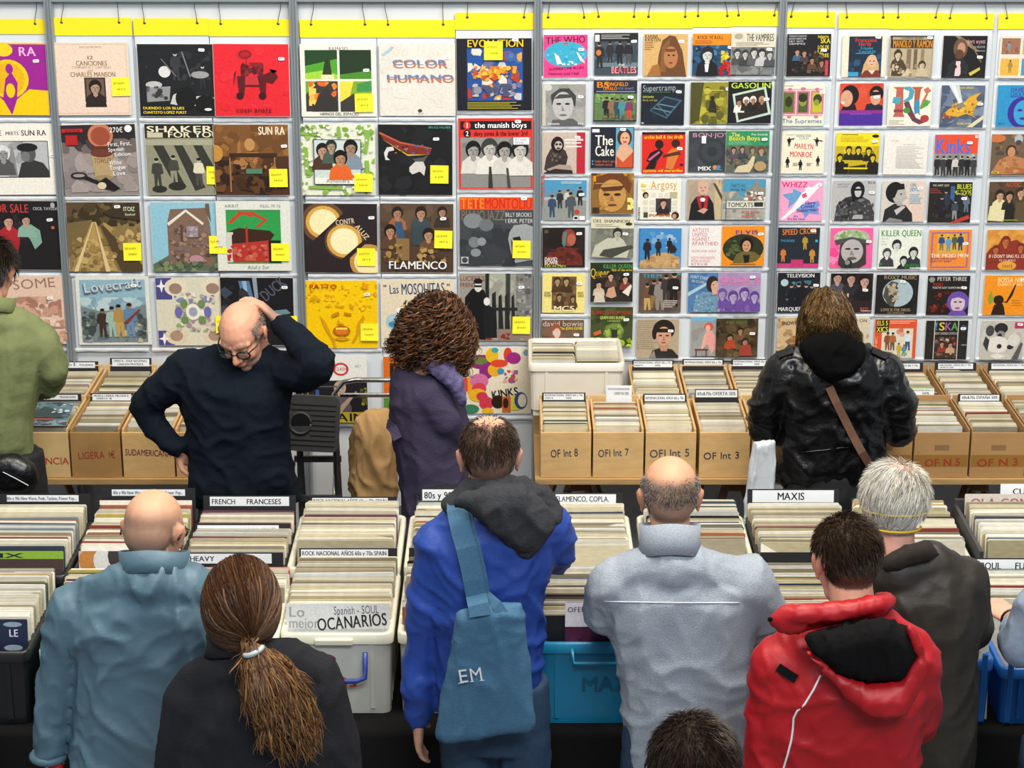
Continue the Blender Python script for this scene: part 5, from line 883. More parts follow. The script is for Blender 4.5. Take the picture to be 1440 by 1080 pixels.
dv('C', .04, .005, .27, .032, [(.02, .25, .5, 'HEAVY', .3), (.55, .25, .5, 'HARD', .26)], 'black card labelled HEAVY HARD behind the ponytail woman', .315, lx=-.015)
dv('D', .45, .0, .26, .034, [(.01, .12, .34, 'ROCK NACIONAL AÑOS 60s y 70s SPAIN', .97), (.01, .6, .26, 'BEAT, GARAJE, PSICODELIA, PROGRESIVO, ROCK', .95)], 'black card labelled national rock at the back of the rear milky crate', .3, lx=-.012)
dv('D2', .45, .015, .28, .045, [(.01, .12, .3, 'ROCK NACIONAL AÑOS 60s y 70s SPAIN', .97), (.01, .58, .24, 'BEAT, GARAJE, PSICODELIA, PROGRESIVO, SOUL...', .95)], 'black card labelled national rock at the back of the crate marked 2', .315, lx=-.012)
dv('E', .45, .03, .28, .045, [(.02, .2, .5, '80s y 90s', .38), (.56, .2, .5, 'SPAIN', .3)], 'white labelled card 80s y 90s SPAIN behind the blue coat man', .3)
dv('E2', .44, .02, .27, .045, [(.03, .2, .4, 'ROCK NACIONAL 60s y 70s', .9)], 'black card with a rock label left of the blue coat', .31)
dv('F', .44, .025, .29, .035, [(.02, .22, .52, 'RUMBA, FLAMENCO, COPLA.', .9)], 'black card labelled RUMBA FLAMENCO COPLA right of the grey hood', .315, lx=-.01)
dv('F', .17, -.015, .2, .03, [(.02, .22, .52, 'CANTANTES CATALANES', .95)], 'black card labelled CATALANES between the blue coat and grey fleece', .315, lx=-.05)
dv('G', .36, .0, .27, .04, [(.05, .25, .5, 'SON, MERIDIAN, SALSA.', .9)], 'black card labelled SALSA right of the bald head in grey fleece', .315, lx=-.01)
dv('H', .45, .035, .28, .042, [(.3, .2, .6, 'MAXIS', .34)], 'black card labelled MAXIS in front of the black jacket woman', .315, lx=-.0)
dv('H', .05, -.03, .05, .036, [(.05, .22, .55, 'JAZZ', .85)], 'black card labelled JAZZ beside the dark haired man in red', .315, lx=.1)
dv('I', .44, .0, .26, .035, [(.05, .2, .6, 'SOUNDTRACKS', .9)], 'black card labelled soundtracks behind the white haired head', .31, lx=-.015)
dv('I', .06, -.04, .26, .03, [(.4, .3, .4, 'INSTRUMENTAL...', .5)], 'black card with a small label right of the brown coat collar', .31, lx=-.01)
dv('J', .10, -.02, .24, .08, [(.1, .12, .35, 'REGGAE', .6)], 'white and purple card lettered RE at the right edge', .3, .075, bg=mat('purple_card', '5a3c8c', .5))
dv('J2', .42, .03, .3, .05, [(.04, .2, .42, 'SOUL', .22), (.4, .2, .42, 'FUNK', .24)], 'grey card labelled SOUL FUNK at the right edge', .315)
dv('J', .45, .045, .26, .1, [(.08, .12, .2, 'CURIOSIDADES', .85)], 'white card lettered CURIO at the right edge below the cardboard boxes', .3, .12, bg=label_m)
# front sleeves that face the picture: printed records
def faced(k, y, z, bg, dsl, label, xo=0, s=.313, lean=.16):
    r, W, g = CR[k]
    o = bpy.data.objects.new('front_album', SL[('L', 3)])
    C.objects.link(o)
    o.location = V(r.location) + V((xo, y, .012 + z))
    o.rotation_euler = (-lean, 0, 0)
    o.color = (*hx(bg), 1)
    tag(o, label, 'record', 'records standing foremost in their crates')
    q = Print(s, s, -.0022, .0001)
    q.rect(0, 0, 1, 1, bg)
    q.run(dsl)
    p = q.mb.build('cover_print', INK, o)
    p.location = (0, 0, s / 2)
    return o
faced('D2', .028, .012, 'd2d4d4', "t .46 .03 .08 Spanish_-_SOUL 445 .44 2;T .02 .03 .1 Lo 9a9c9e .16;T .02 .14 .1 mejor 9a9c9e .3;r 0 .25 1 .27 b8babc;T .3 .15 .12 OCANARIOS 1a1a1a .68 5", 'white album with Spanish soul handwriting, foremost in the crate marked 2')
faced('A2', .028, -.008, '1b2440', "T .6 .13 .05 FT a83c3c .08;e .86 .05 .09 .025 8a9aa8;T .82 .1 .07 LE dde .09;e .86 .28 .09 .03 8a9aa8;l .1 .1 .5 .4 4 2c3a60", 'navy album with small red and white lettering, foremost at the lower left')
faced('F2', .05, -.008, '17171a', "r .32 .1 .42 .3 c8a02c;r .34 .12 .4 .14 332;r .34 .2 .4 .22 332", 'black album with a yellow mark beside the purple album', -.02)
o = faced('F2', .022, .115, '57123f', "n 0 .1 1 1 24 .2 62164a 4c0f38;r 0 .0 .62 .3 d4d0da", 'purple album with a white offer sheet, foremost in the cyan crate', .045)
o.scale = (.8, 1, .8)
add_text(o, .313, .313, (0, -.0068, .1565), [(.03, .06, .06, 'OFERTA', .34, 2), (.3, .17, .07, '4€', .16, 4)], '1c1c22', bold=False)
faced('B', .03, .0, 'b8b0a8', "e .3 .1 .3 .2 c08040;e .4 .1 .25 .2 d8d8d4;e .5 .05 .2 .2 3c3434;n .6 0 1 .4 12 .1 887870 5c5450", 'album with orange and grey curves behind the bald man in blue grey')
faced('B', .405, .03, '223466', "r 0 0 1 .05 e8e0d0;r .8 .06 .98 .16 ccd;n 0 .1 1 .5 12 .1 26396c 1e2e5c", 'navy album standing high before the back card, behind the bald head')
faced('B2', .028, -.008, '1d1a1c', "r .0 .0 .08 1 c8c8c0;n .1 .1 1 .5 10 .1 2c2426", 'black album foremost in the teal crate')
faced('C2', .445, -.01, 'c84038', "r 0 0 1 .03 e0b0a0;l .1 .1 .9 .3 3 e8c8b8", 'red album just behind the ponytail woman')
faced('A', .028, .0, '8ab03c', "T .1 .02 .05 MIX 223 .5;r 0 .08 1 1 4c3c3c", 'green topped album foremost in the crate under the New Wave card')
faced('E2', .445, .0, 'e0b828', "T .3 .08 .07 la 2c5c90 .2;e .1 .12 .1 .06 4c90b0", 'yellow album just under the rock label left of the blue coat')
faced('E2', .03, .0, '8a5c3c', "n 0 0 1 .5 12 .1 a07850 6c4428", 'brown album foremost in the milky crate behind the tote bag man')
faced('J', .43, .02, 'cfc6bc', "T .06 .05 .1 OLA_GOMERA a85c6c .9", 'cream album with faint red lettering at the back of the dark right crate')
faced('H2', .028, -.0, '191517', "l .1 .06 .9 .2 3 6a3c34", 'black album foremost in the jazz crate')
faced('I2', .03, -.008, 'c8c4b8', "r .5 .1 .9 .5 a8a49c;e .6 .2 .1 .08 b03c34", 'pale album foremost in the blue crate beside the brown coat')
# details on single crates
r, W, g = CR['D2']
add_text(r, W, HH, (0, .004, HH / 2), [(.42, .26, .15, '2', .08, 0), (.4, .53, .12, '60s', .27, 0), (.46, .74, .08, '1', .03, 0)], 'c02848', bold=True)
blueh = mat('blue_handle', '2a3f8c', .35)
hd = MB(); hd.tube([(-.12, -.006, HH - .135), (-.10, -.03, HH - .137), (.06, -.03, HH - .135), (.085, -.03, HH - .125), (.085, -.012, HH - .10), (.085, .0, HH - .055)], .008, None, 8, False)
hd.build('handle', blueh, r, smooth=True)
hd = MB(); hd.box(-.065, -.012, HH - .028, .05, .004, HH - .008); hd.build('catch', PL['clear_rim'], r, bevel=.004)
r, W, g = CR['F2']
add_text(r, W, HH, (0, .003, HH / 2), [(.4, .42, .16, 'MAXI', .5, 0)], '0f5f80')
hd = MB()
hd.tube([(-.06, -.004, HH - .01), (-.055, -.022, HH - .05), (.07, -.022, HH - .05), (.075, -.004, HH - .01)], .007, None, 8, False)
hd.build('handle', PL['cyan'], r, smooth=True)
r, W, g = CR['J']
lid = MB(); lid.box(-W / 2, DD, .05, W / 2, DD + .012, HH + .06); lid.box(-W / 2 - .002, .06, HH, -W / 2 + .01, DD + .012, HH + .04)
lid.build('lid', mat('dark_board', '3a3a3c', .5), r)
for k in ('I2', 'J2', 'B2'):
    r, W, g = CR[k]
    for s in (-1, 1):
        hd = MB(); hd.box(s * (W / 2 - .03) - .008, -.004, .01, s * (W / 2 - .03) + .008, .01, HH - .03)
        hd.build('corner_post', PL[{'B2': 'teal'}.get(k, 'blue')], r, bevel=.003)

# ---------------------------------------------------------------- boxes of singles on the rear tables
BOXM = {'wood': mat('plywood_box', 'd0aa72', .6, .14, 10, bump=.06, bs=50, stretch=(1, 1, 4)), 'tan': mat('brown_board_box', 'a9804c', .65, .12, 12, bump=.05),
        'card': mat('corrugated_cardboard', 'ad8553', .75, .07, 8, bump=.06, bs=70), 'pale': mat('pale_plywood_box', 'd3b27a', .6, .1, 10, bump=.05)}
tape_m = mat('brown_tape', '9a7038', .25, .05, 12, coat=.4)
slot_m = mat('hand_slot', '8a6a48', .6, .1, 20)
BH = .2
NB = {}
def sbox(k, px0, px1, yf, d, m, label, text=None, tcol='26324c', z0=ZT + .001, h=BH, tr=(.12, .45, .18, .75), tilt=0):
    t0 = yf - CAM.y
    kk = (z0 + h - CAM.z) / t0
    b = (kk * cT + sT) / (cT - kk * sT)
    dd = V((1, cT + b * sT, 0))
    x0, x1 = (px0 - 720) / F * t0 / dd.y + .001, (px1 - 720) / F * t0 / dd.y - .001
    W = x1 - x0
    hw = W / 2
    r = empty('singles_box', ((x0 + x1) / 2, yf, z0), 0, label, 'box', 'boxes of singles on the rear tables')
    t = .009 if m != 'card' else .005
    def pan(n, *b):
        q = MB(); q.box(*b); return q.build(n, BOXM[m], r, bevel=.0015)
    fr = pan('front_panel', -hw, 0, 0, hw, t, h - .012)
    pan('back_panel', -hw, d - t, 0, hw, d, h + .015)
    pan('side_panel', -hw, t, 0, -hw + t, d - t, h)
    pan('side_panel', hw - t, t, 0, hw, d - t, h)
    pan('bottom_panel', -hw + t, t, 0, hw - t, d - t, t)
    if text:
        add_text(fr, W, h, (0, -.0011, h / 2), [(tr[0], tr[1], tr[2], text, tr[3], tilt)], tcol, bold=m in ('card',))
    if m == 'card':
        q = MB(); q.box(-hw + .003, -.0005, .045, hw - .003, 0, .095); q.build('tape_strip', tape_m, r)
        q = MB(); q.box(-.028, -.001, h - .085, .03, .001, h - .062); q.build('hand_slot', slot_m, r, bevel=.003)
    NB[k] = (r, W, d)
    return r
YB, YA, BD = -.845, -.425, .395
G = 'records in '
SB = [
 ('l1', 18, 95, YB, 'pale', 'ply box lettered in red behind the olive jacket man', 'FRANCIA', 'c03020', (.2, .58, .14, .8), 0),
 ('l2', 97, 168, YB, 'tan', 'brown box marked LIGERA 1€', 'LIGERA 1€', 'a8402c', (.14, .47, .14, .76), 2),
 ('l3', 170, 243, YB, 'wood', 'ply box marked SUDAMERICANA', 'SUDAMERICANA', '6a3458', (.05, .4, .13, .9), -2),
 ('l4', 245, 318, YB, 'wood', 'ply box behind the navy sweater man', None, None, None, 0),
 ('k1', 46, 121, YA, 'wood', 'rear ply box under the ITALIANOS card', None, None, None, 0),
 ('k2', 124, 199, YA, 'wood', 'rear ply box under the FOLK NACIONAL card', None, None, None, 0),
 ('k3', 202, 276, YA, 'wood', 'rear ply box at the navy sweater shoulder', None, None, None, 0),
 ('m1', 760, 832, YB, 'wood', 'ply box marked OF Int eight', 'OF Int 8', '26324c', (.2, .42, .16, .55), 3),
 ('m2', 834, 906, YB, 'wood', 'ply box marked OFI Int seven', 'OFI Int 7', '2c3a5c', (.1, .42, .15, .62), 3),
 ('m3', 908, 980, YB, 'wood', 'ply box marked OFI Int five', 'OFI Int 5', '3a4458', (.08, .42, .16, .8), 2),
 ('m4', 984, 1056, YB, 'wood', 'ply box marked OF Int three', 'OF Int 3', '26324c', (.08, .48, .14, .72), 2),
 ('m5', 1058, 1128, YB, 'wood', 'ply box left of the black jacket woman', None, None, None, 0),
 ('n1', 890, 963, YA, 'wood', 'rear ply box right of the white basket', None, None, None, 0),
 ('n2', 965, 1035, YA, 'wood', 'rear ply box with one red sleeve', None, None, None, 0),
 ('n3', 1037, 1107, YA, 'wood', 'rear ply box left of the black jacket woman', None, None, None, 0),
 ('r1', 1208, 1285, YB, 'card', 'cardboard box right of the black jacket woman', 'OF N 7', 'a03c24', (.2, .62, .15, .66), 2),
 ('r2', 1287, 1365, YB, 'card', 'cardboard box marked OF N five', 'OF N 5', 'a03c24', (.2, .62, .15, .66), 2),
 ('r3', 1367, 1445, YB, 'card', 'cardboard box marked OF N three', 'OF N 3', 'a03c24', (.12, .62, .15, .76), 2),
 ('r4', 1447, 1524, YB, 'card', 'cardboard box at the right edge', 'OF N 1', 'a03c24', (.2, .62, .15, .66), 2),
 ('q1', 1254, 1330, YA, 'card', 'rear cardboard box right of the leather shoulder', None, None, None, 0),
 ('q2', 1332, 1408, YA, 'card', 'rear cardboard box behind the marked ones', None, None, None, 0),
 ('q3', 1410, 1486, YA, 'card', 'rear cardboard box at the right edge', None, None, None, 0)]
for i, (k, a, b, y, m, lab, tx, tc, tr, ti) in enumerate(SB):
    sbox(k, a, b, y, BD, m, lab + ', open on top', tx, tc, tr=tr or (.1, .4, .15, .7), tilt=ti)
    r, W, d = NB[k]
    fill(r.location, .03, d - .03, 22, 'S', 'single filed on edge in the ' + lab, 'singles in the ' + lab, 300 + i, lean=.16, z=.016, colour=.08, zj=.004)
# a white basket with two rows of singles
bas = mat('white_basket_plastic', 'ddd8cb', .35, .05, 12, coat=.3)
PL['white'] = bas; PL['white_rim'] = bas
rb, Wb = crate(742, 880, YA + .02, .37, .2, 'white', 'white plastic basket with two rows of singles at the aluminium post', ZT + .13, 0, ZT + .33, 'plastic_basket', None)
q = MB(); q.box(-Wb / 2 + .02, .02, -.0295, Wb / 2 - .02, .35, -.0005); o = q.build('plinth', PL['clear_rim'], rb, bevel=.004)
for s, sd in ((-1, 41), (1, 42)):
    fill(rb.location, .035, .335, 17, 'S', 'single filed on edge in the white basket at the aluminium post', 'singles in the white basket', sd, lean=.16, z=.02, xo=s * .094, colour=.1, zj=.004)
def sd(k, y, up, lw, lh, lines, label, xo=0, bg=None, lx=0, w=.178):
    r, W, d = NB[k]
    divider(r.location, y, .016, w, .18 + up, lw, lh, lines, label, .14, xo, bg, lx=lx)
I1, I2 = [(.02, .1, .3, 'INTERNACIONAL AÑOS 60s y 70s', .95), (.02, .56, .26, 'OFERTA', .22), (.55, .56, .26, '50%', .14)], None
sd('m1', .35, .035, .165, .026, I1, 'international label card at the back of the box marked OF Int eight')
sd('m3', .35, .03, .165, .026, [(.02, .3, .4, 'INTERNACIONAL AÑOS 60s y 70s', .95)], 'international label card at the back of the box marked OFI Int five')
sd('m4', .35, .05, .17, .03, [(.03, .26, .45, '60s&70s OFERTA 50%', .93)], 'label card 60s&70s OFERTA 50% in the box marked OF Int three')
sd('n1', .36, .04, .165, .026, I1, 'international label card in the rear ply box right of the basket')
sd('n2', .36, .045, .165, .02, [(.02, .25, .45, 'INTERNACIONAL AÑOS 60s y 70s', .95)], 'international label card behind the red sleeve in the rear box')
sd('n3', .36, .045, .165, .026, I1, 'international label card in the rear box left of the black jacket')
sd('m2', .36, .062, .10, .056, [(.04, .12, .14, 'POP ROCK INTERNACIONAL', .9), (.3, .42, .2, 'OFERTAS 50%', .6)], 'white handwritten 50% card in the box marked OFI Int seven', .02, label_m, 0, .106)
sd('k1', .36, .035, .15, .024, [(.04, .3, .35, 'OFERTA', .3), (.55, .3, .35, 'ITALIANOS', .4)], 'black card labelled ITALIANOS beside the olive jacket')
sd('k2', .36, .05, .16, .032, [(.04, .12, .3, 'OFERTA - FOLK NACIONAL', .9), (.14, .58, .28, 'CANCION PROTESTA', .7)], 'black card labelled FOLK NACIONAL at the wall')
sd('l1', .35, .03, .15, .02, [(.5, .25, .4, 'FRANCESES', .45)], 'black card labelled FRANCESES beside the olive sleeve')
sd('l2', .36, .03, .16, .026, [(.04, .12, .3, 'MUSICA LIGERA, MELODICA', .9), (.1, .56, .28, 'OFERTA 1€', .4)], 'black card labelled MUSICA LIGERA in the box marked LIGERA')
sd('q1', .36, .03, .15, .024, [(.04, .2, .34, 'NACIONAL AÑOS 60s Y 70s', .9)], 'black card with national label right of the leather shoulder')
sd('q2', .36, .03, .15, .024, [(.04, .14, .3, 'NACIONAL AÑOS 60s Y 70s', .9), (.04, .58, .26, 'OFERTA 50%', .4)], 'black card with national offer label in the rear cardboard box')
sd('q3', .36, .03, .15, .024, [(.04, .14, .3, 'NACIONAL AÑOS 60s Y 70s', .9)], 'black card with national label at the right edge')
sd('r2', .37, .05, .1, .03, [(.1, .14, .2, 'POP ROCK NACIONAL AÑOS 60s Y 70s', .85), (.5, .5, .3, '50%', .3)], 'green card with white 50% strip in the box marked OF N five', -.01, mat('green_card', '8fb04c', .5), 0, .1)
sd('r3', .35, .03, .16, .024, [(.04, .2, .5, '60s&70s ESPAÑA 50%', .92)], 'black card labelled ESPAÑA 50% in the box marked OF N three')
# a bright picture sleeve lying over the leftmost box and one red single
r, W, d = NB['l1']
q = Print(.19, .19, 0, .0001)
q.run("r 0 0 1 1 5c7c86;n 0 0 1 1 30 .15 4c6c78 7c9ca4 3c5058;p .1 .7 .4 .2 .6 .3 .9 .7 2c4444;r .2 .72 .7 .8 a84c3c;n .2 .8 1 1 10 .1 6c5c74 8a90a0;n .6 .1 1 .5 8 .07 c8d4d8")
m = MB(); m.box(-.095, 0, -.095, .095, .002, .095)
o = m.build('picture_single', stick_m)
tag(o, 'blue green picture single lying over the box behind the olive jacket man', 'record')
o.location = r.location + V((.0, .13, BH + .022))
o.rotation_euler = (-rad(80), 0, 0)
q.mb.build('cover_print', INK, o)

# ---------------------------------------------------------------- people
from mathutils.bvhtree import BVHTree

def inside(x, y, poly):
    r = False
    for (x0, y0), (x1, y1) in zip(poly, poly[1:] + poly[:1]):
        if (y0 > y) != (y1 > y) and x < (x1 - x0) * (y - y0) / (y1 - y0) + x0:
            r = not r
    return r
def edge_dist(x, y, poly):
    m = 1e9
    for (x0, y0), (x1, y1) in zip(poly, poly[1:] + poly[:1]):
        dx, dy = x1 - x0, y1 - y0
        t = max(0, min(1, ((x - x0) * dx + (y - y0) * dy) / (dx * dx + dy * dy + 1e-12)))
        m = min(m, math.hypot(x0 + t * dx - x, y0 + t * dy - y))
    return m
def puff(mb, pix, Y, tmax, step=.02, depth=1.0, lean=0.0):
    """a padded solid whose outline is a polygon standing at distance Y: balls that just touch the outline"""
    poly = [(q.x, q.z) for q in (at(a, b, Y) for a, b in pix)]
    xs, zs = [p[0] for p in poly], [p[1] for p in poly]
    z0 = min(zs)
    x = min(xs)
    i = 0
    while x < max(xs):
        z = z0 + (step / 2 if i % 2 else 0)
        while z < max(zs):
            if inside(x, z, poly):
                d = edge_dist(x, z, poly)
                if d > step * .35:
                    r = min(d, tmax)
                    mb.ell((x, Y + lean * (z - z0), z), (r, r * depth, r), None, None, 10, 7)
            z += step
        x += step * .87
        i += 1
def fold(me, amp, fs, seed, stretch=(1, 1, .45), sharp=True):
    o = V((seed * 7.3, seed * 3.1, seed))
    nrm = [v.normal.copy() for v in me.vertices]
    for v, n in zip(me.vertices, nrm):
        q = V((v.co.x * stretch[0], v.co.y * stretch[1], v.co.z * stretch[2])) * fs + o
        if sharp:
            q += noise.noise_vector(q * .6) * .7
            a = (1 - min(1, abs(noise.noise(q)) * 3.0)) ** 2
            b = (1 - min(1, abs(noise.noise(q * 2.2 + V((5, 1, 2)))) * 3.0)) ** 2
            k = a + .45 * b - .45 + .8 * noise.noise(q * .45)
        else:
            k = noise.noise(q) + .4 * noise.noise(q * 2.1 + V((5, 1, 2)))
        v.co += n * (k * amp)
def bvh_of(me):
    return BVHTree.FromPolygons([v.co.copy() for v in me.vertices], [tuple(p.vertices) for p in me.polygons])
def onto(bv, px, py, off=.002, Y=None):
    d = ray(px, py).normalized()
    h = bv.ray_cast(CAM, d)
    if h[0] is None:
        return at(px, py, Y if Y is not None else -3)
    return h[0] - d * off
def ribbon(mb, pts, wdt, nrm=(0, -1, .3), th=.003):
    vs, fs = [], []
    for i, p in enumerate(pts):
        d = (pts[min(i + 1, len(pts) - 1)] - pts[max(i - 1, 0)]).normalized()
        s = d.cross(V(nrm)).normalized() * (wdt / 2)
        n = s.cross(d).normalized() * th
        vs += [p - s, p + s, p + s + n, p - s + n]
    for i in range(len(pts) - 1):
        for k in range(4):
            fs.append((i * 4 + k, i * 4 + (k + 1) % 4, (i + 1) * 4 + (k + 1) % 4, (i + 1) * 4 + k))
    fs += [(3, 2, 1, 0), tuple(len(vs) - 4 + k for k in range(4))]
    mb.add(vs, fs)
def headM(c, yaw=0, pitch=0, roll=0, sc=1.0):
    return Matrix.Translation(c) @ Matrix.Rotation(rad(yaw), 4, 'Z') @ Matrix.Rotation(-rad(pitch), 4, 'X') @ Matrix.Rotation(rad(roll), 4, 'Y') @ Matrix.Scale(sc, 4)
def add_head(mb, M):
    E = lambda c, r, R=None: mb.ell(c, r, M, None, 16, 11, R)
    E((0, -.012, .035), (.077, .097, .084))
    E((0, .03, .03), (.066, .060, .062))
    E((0, .03, -.03), (.062, .060, .070))
    E((0, .026, -.072), (.054, .056, .042))
    E((0, .062, -.096), (.024, .022, .019))
    E((0, -.05, .0), (.066, .058, .066))
    mb.chain([((0, .086, .012), .009), ((0, .104, -.018), .011), ((0, .111, -.030), .0125)], None, M)
    for s in (-1, 1):
        E((s * .012, .099, -.034), (.009, .010, .008))
        E((s * .036, .064, -.032), (.024, .020, .022))
        E((s * .031, .076, .004), (.016, .012, .011))
        mb.chain([((s * .012, .086, .022), .010), ((s * .030, .083, .026), .010), ((s * .052, .068, .022), .009)], None, M)
        R = Euler((0, s * .25, s * -.35)).to_matrix()
        E((s * .082, -.012, .0), (.009, .020, .031), R)
        E((s * .086, -.018, .010), (.007, .012, .018), R)
        E((s * .078, -.004, -.03), (.008, .010, .011))
    E((0, .088, -.061), (.024, .011, .006))
    E((0, .086, -.070), (.020, .010, .007))
    mb.chain([((0, -.022, -.05), .056), ((0, -.03, -.12), .056)], None, M)
def add_hand(mb, w, d, pn, side, curl=40, k=1.0, spread=.0):
    w, d = V(w), V(d).normalized()
    pn = (V(pn) - d * V(pn).dot(d)).normalized()
    x = d.cross(pn) * side
    rg = []
    for t, hw, ht in ((-.02, .026, .02), (.02, .032, .017), (.06, .040, .015), (.092, .039, .012)):
        rg.append((w + d * t * k, x * hw * k, pn * ht * k))
    mb.loft(rg, None, 12)
    for i, L in enumerate((.070, .080, .074, .058)):
        p = w + d * (.088 - .004 * abs(i - 1)) * k + x * (-.030 + .0205 * i) * k
        a = rad(curl * .35)
        pts = [(p, .0092 * k)]
        dd = d + x * spread * (i - 1.5)
        for j, f in enumerate((.46, .31, .23)):
            v = (dd * cos(a) + pn * sin(a)).normalized()
            p = p + v * L * f * k
            pts.append((p, (.0086 - .0009 * j) * k))
            a += rad(curl * (.45 + .08 * i))
        mb.chain(pts, None, None, 8)
    p = w + d * .025 * k - x * .030 * k
    v = (d * .62 - x * .7 + pn * .35).normalized()
    v2 = (d * .85 - x * .25 + pn * .45).normalized()
    mb.chain([(p, .014 * k), (p + v * .038 * k, .011 * k), (p + v * .038 * k + v2 * .032 * k, .0088 * k)], None, None, 8)

def mixc(a, b, t):
    a, b = hx(a), hx(b)
    return tuple(x + (y - x) * t for x, y in zip(a, b))
def sst(a, b, x):
    t = max(0, min(1, (x - a) / (b - a)))
    return t * t * (3 - 2 * t)

class Person:
    def __init__(s, label, px, Y, group=None):
        s.Y = Y
        s.root = empty('person', (at(px, 900, Y).x, Y, 0), 0, label, 'person')
        s.off = s.root.location.copy()
        s.n = 0
    def at(s, px, py, dy=0):
        return at(px, py, s.Y + dy)
    def put(s, name, me, m, parent=None):
        me.transform(Matrix.Translation(-s.off))
        return link(name, me, m, parent or s.root)
    def putmb(s, name, mb, m, smooth=False, parent=None):
        o = mb.build(name, m, parent or s.root, off=s.off, smooth=smooth)
        return o
    def body(s, hc, yaw, pitch, roll, arms, colfn, skin='d9a58a', vox=.0075, sc=1.0, hands=(), torso=None, feet=.13, facing=1, turn=0):
        """arms: two lists of (px, py, dy); hands: (arm index, direction, palm normal, side, curl)"""
        mb = MB()
        s.M = headM(s.at(*hc) if len(hc) < 4 else V(hc[:3]), yaw, pitch, roll, sc)
        add_head(mb, s.M)
        nb = s.M @ V((0, -.03, -.12))
        sh = [s.at(*a[0]) for a in arms]
        mid = (sh[0] + sh[1]) / 2
        mid.y = s.Y
        mb.chain([(nb, .054), (V(((nb.x + mid.x) / 2, s.Y, mid.z + .03)), .062), (mid + V((0, 0, -.06)), .085)])
        for q in sh:
            mb.cone(mid + V((0, 0, -.05)), .07, q + V((0, 0, -.02)), .05)
        hip = V((mid.x, s.Y, max(.86, mid.z - .56)))
        mb.chain([(mid + V((0, 0, -.12)), .092), ((mid + hip) / 2, .092), (hip, .095)])
        s.lat = lat = V((cos(rad(turn)), sin(rad(turn)), 0))
        s.fw = fw = V((-sin(rad(turn)), cos(rad(turn)), 0)) * facing
        B = V((hip.x, s.Y, 0))
        Z = V((0, 0, 1))
        for k in (-1, 1):
            mb.chain([(hip + lat * (k * .075) - Z * .02, .078), (B + lat * (k * .09) + fw * .012 + Z * .48, .056), (B + lat * (k * feet * .8) - fw * .01 + Z * .09, .04)])
            mb.chain([(B + lat * (k * feet * .8) - fw * .02 + Z * .045, .04), (B + lat * (k * feet * .9) + fw * .13 + Z * .035, .035)])
        s.hip = hip
        for a in arms:
            q = [s.at(*p) for p in a]
            rr = [.05, .04, .036, .03, .028]
            mb.chain([(p, rr[min(i, 4)] if i < len(q) - 1 else .027) for i, p in enumerate(q)])
        for ai, d, pn, side, curl in hands:
            q = [s.at(*p) for p in arms[ai]]
            dd = V(d) if d else (q[-1] - q[-2])
            add_hand(mb, q[-1], dd, pn, side, curl)
        me = remesh(mb, vox, 2, .45)
        Mi = s.M.inverted()
        col = me.color_attributes.new('Col', 'FLOAT_COLOR', 'POINT')
        arr = []
        base = hx(skin)
        for v in me.vertices:
            q = Mi @ v.co
            c = base
            if q.length < .2 and q.z > -.12:
                c = colfn(q, base)
            arr += (*c, 1.0)
        col.data.foreach_set('color', arr)
        s.put('body', me, SKIN)
        # trousers and shoes
    def legs(s, m, top=None, shoe='1c1a19', facing=1, feet=.13):
        hip = s.hip
        mb = MB()
        z1 = top or hip.z + .06
        lat, fw = s.lat, s.fw
        B = V((hip.x, s.Y, 0))
        Z = V((0, 0, 1))
        mb.loft([(V((hip.x, s.Y, z1)), lat * .155, fw * .108), (V((hip.x, s.Y, hip.z - .02)), lat * .165, fw * .112), (V((hip.x, s.Y, hip.z - .10)), lat * .15, fw * .10)], None, 20)
        for k in (-1, 1):
            mb.chain([(hip + lat * (k * .078) - Z * .06, .088), (B + lat * (k * .09) + fw * .012 + Z * .48, .068), (B + lat * (k * feet * .8) - fw * .01 + Z * .10, .058)])
        me = remesh(mb, .012, 2)
        fold(me, .006, 9, 3)
        s.put('trousers', me, m)
        for k in (-1, 1):
            q = MB()
            q.loft([(B + lat * (k * feet * u) + fw * f + Z * z, lat * rx, Z * rz) for u, f, z, rx, rz in ((.8, -.07, .05, .03, .045), (.82, .02, .05, .044, .05), (.88, .12, .035, .048, .035), (.92, .19, .028, .03, .024))], None, 14)
            s.putmb('shoe', q, mat('shoe_leather', '1c1a19', .45), True)
    def cloth(s, name, m, poly=None, tmax=.12, sleeves=(), dy=0, vox=.009, amp=.006, fs=8, step=.022, extra=None, depth=1.0, smooth=3, stretch=(1, 1, .45), sharp=True, yoke=()):
        mb = MB()
        if poly:
            puff(mb, poly, s.Y + dy, tmax, step, depth)
        for sl in sleeves:
            mb.chain([(s.at(p[0], p[1], p[3] if len(p) > 3 else 0), p[2]) for p in sl])
        if yoke:
            mb.chain([(s.at(q[0], q[1], q[3] if len(q) > 3 else 0), q[2]) for q in yoke])
        if extra:
            extra(mb)
        me = remesh(mb, vox, smooth)
        s.n += 1
        if amp:
            fold(me, amp, fs, s.n + abs(s.off.x) * 10, stretch, sharp)
        bv = bvh_of(me)
        s.put(name, me, m)
        return bv
    def collar(s, name, m, c, rx, ry, h, th=.008, tilt=0, flare=.1, n=28, gap=0):
        c = s.at(*c) if not isinstance(c, Vector) else c
        R = Matrix.Rotation(rad(tilt), 3, 'X')
        mb = MB()
        vs = []
        prof = [(1 + flare * .4, 0), (1.0, h * .5), (1 + flare * .2, h), (1 + flare * .2 - th / rx, h), (1 - th / rx, h * .5), (1 + flare * .4 - th / rx, 0)]
        for k in range(n):
            a = 2 * pi * k / n + pi / 2
            w_ = .003 * sin(a * 3)
            for f, z in prof:
                vs.append(c + R @ V((cos(a) * rx * f, sin(a) * ry * f, z + w_)))
        m_ = len(prof)
        fs = []
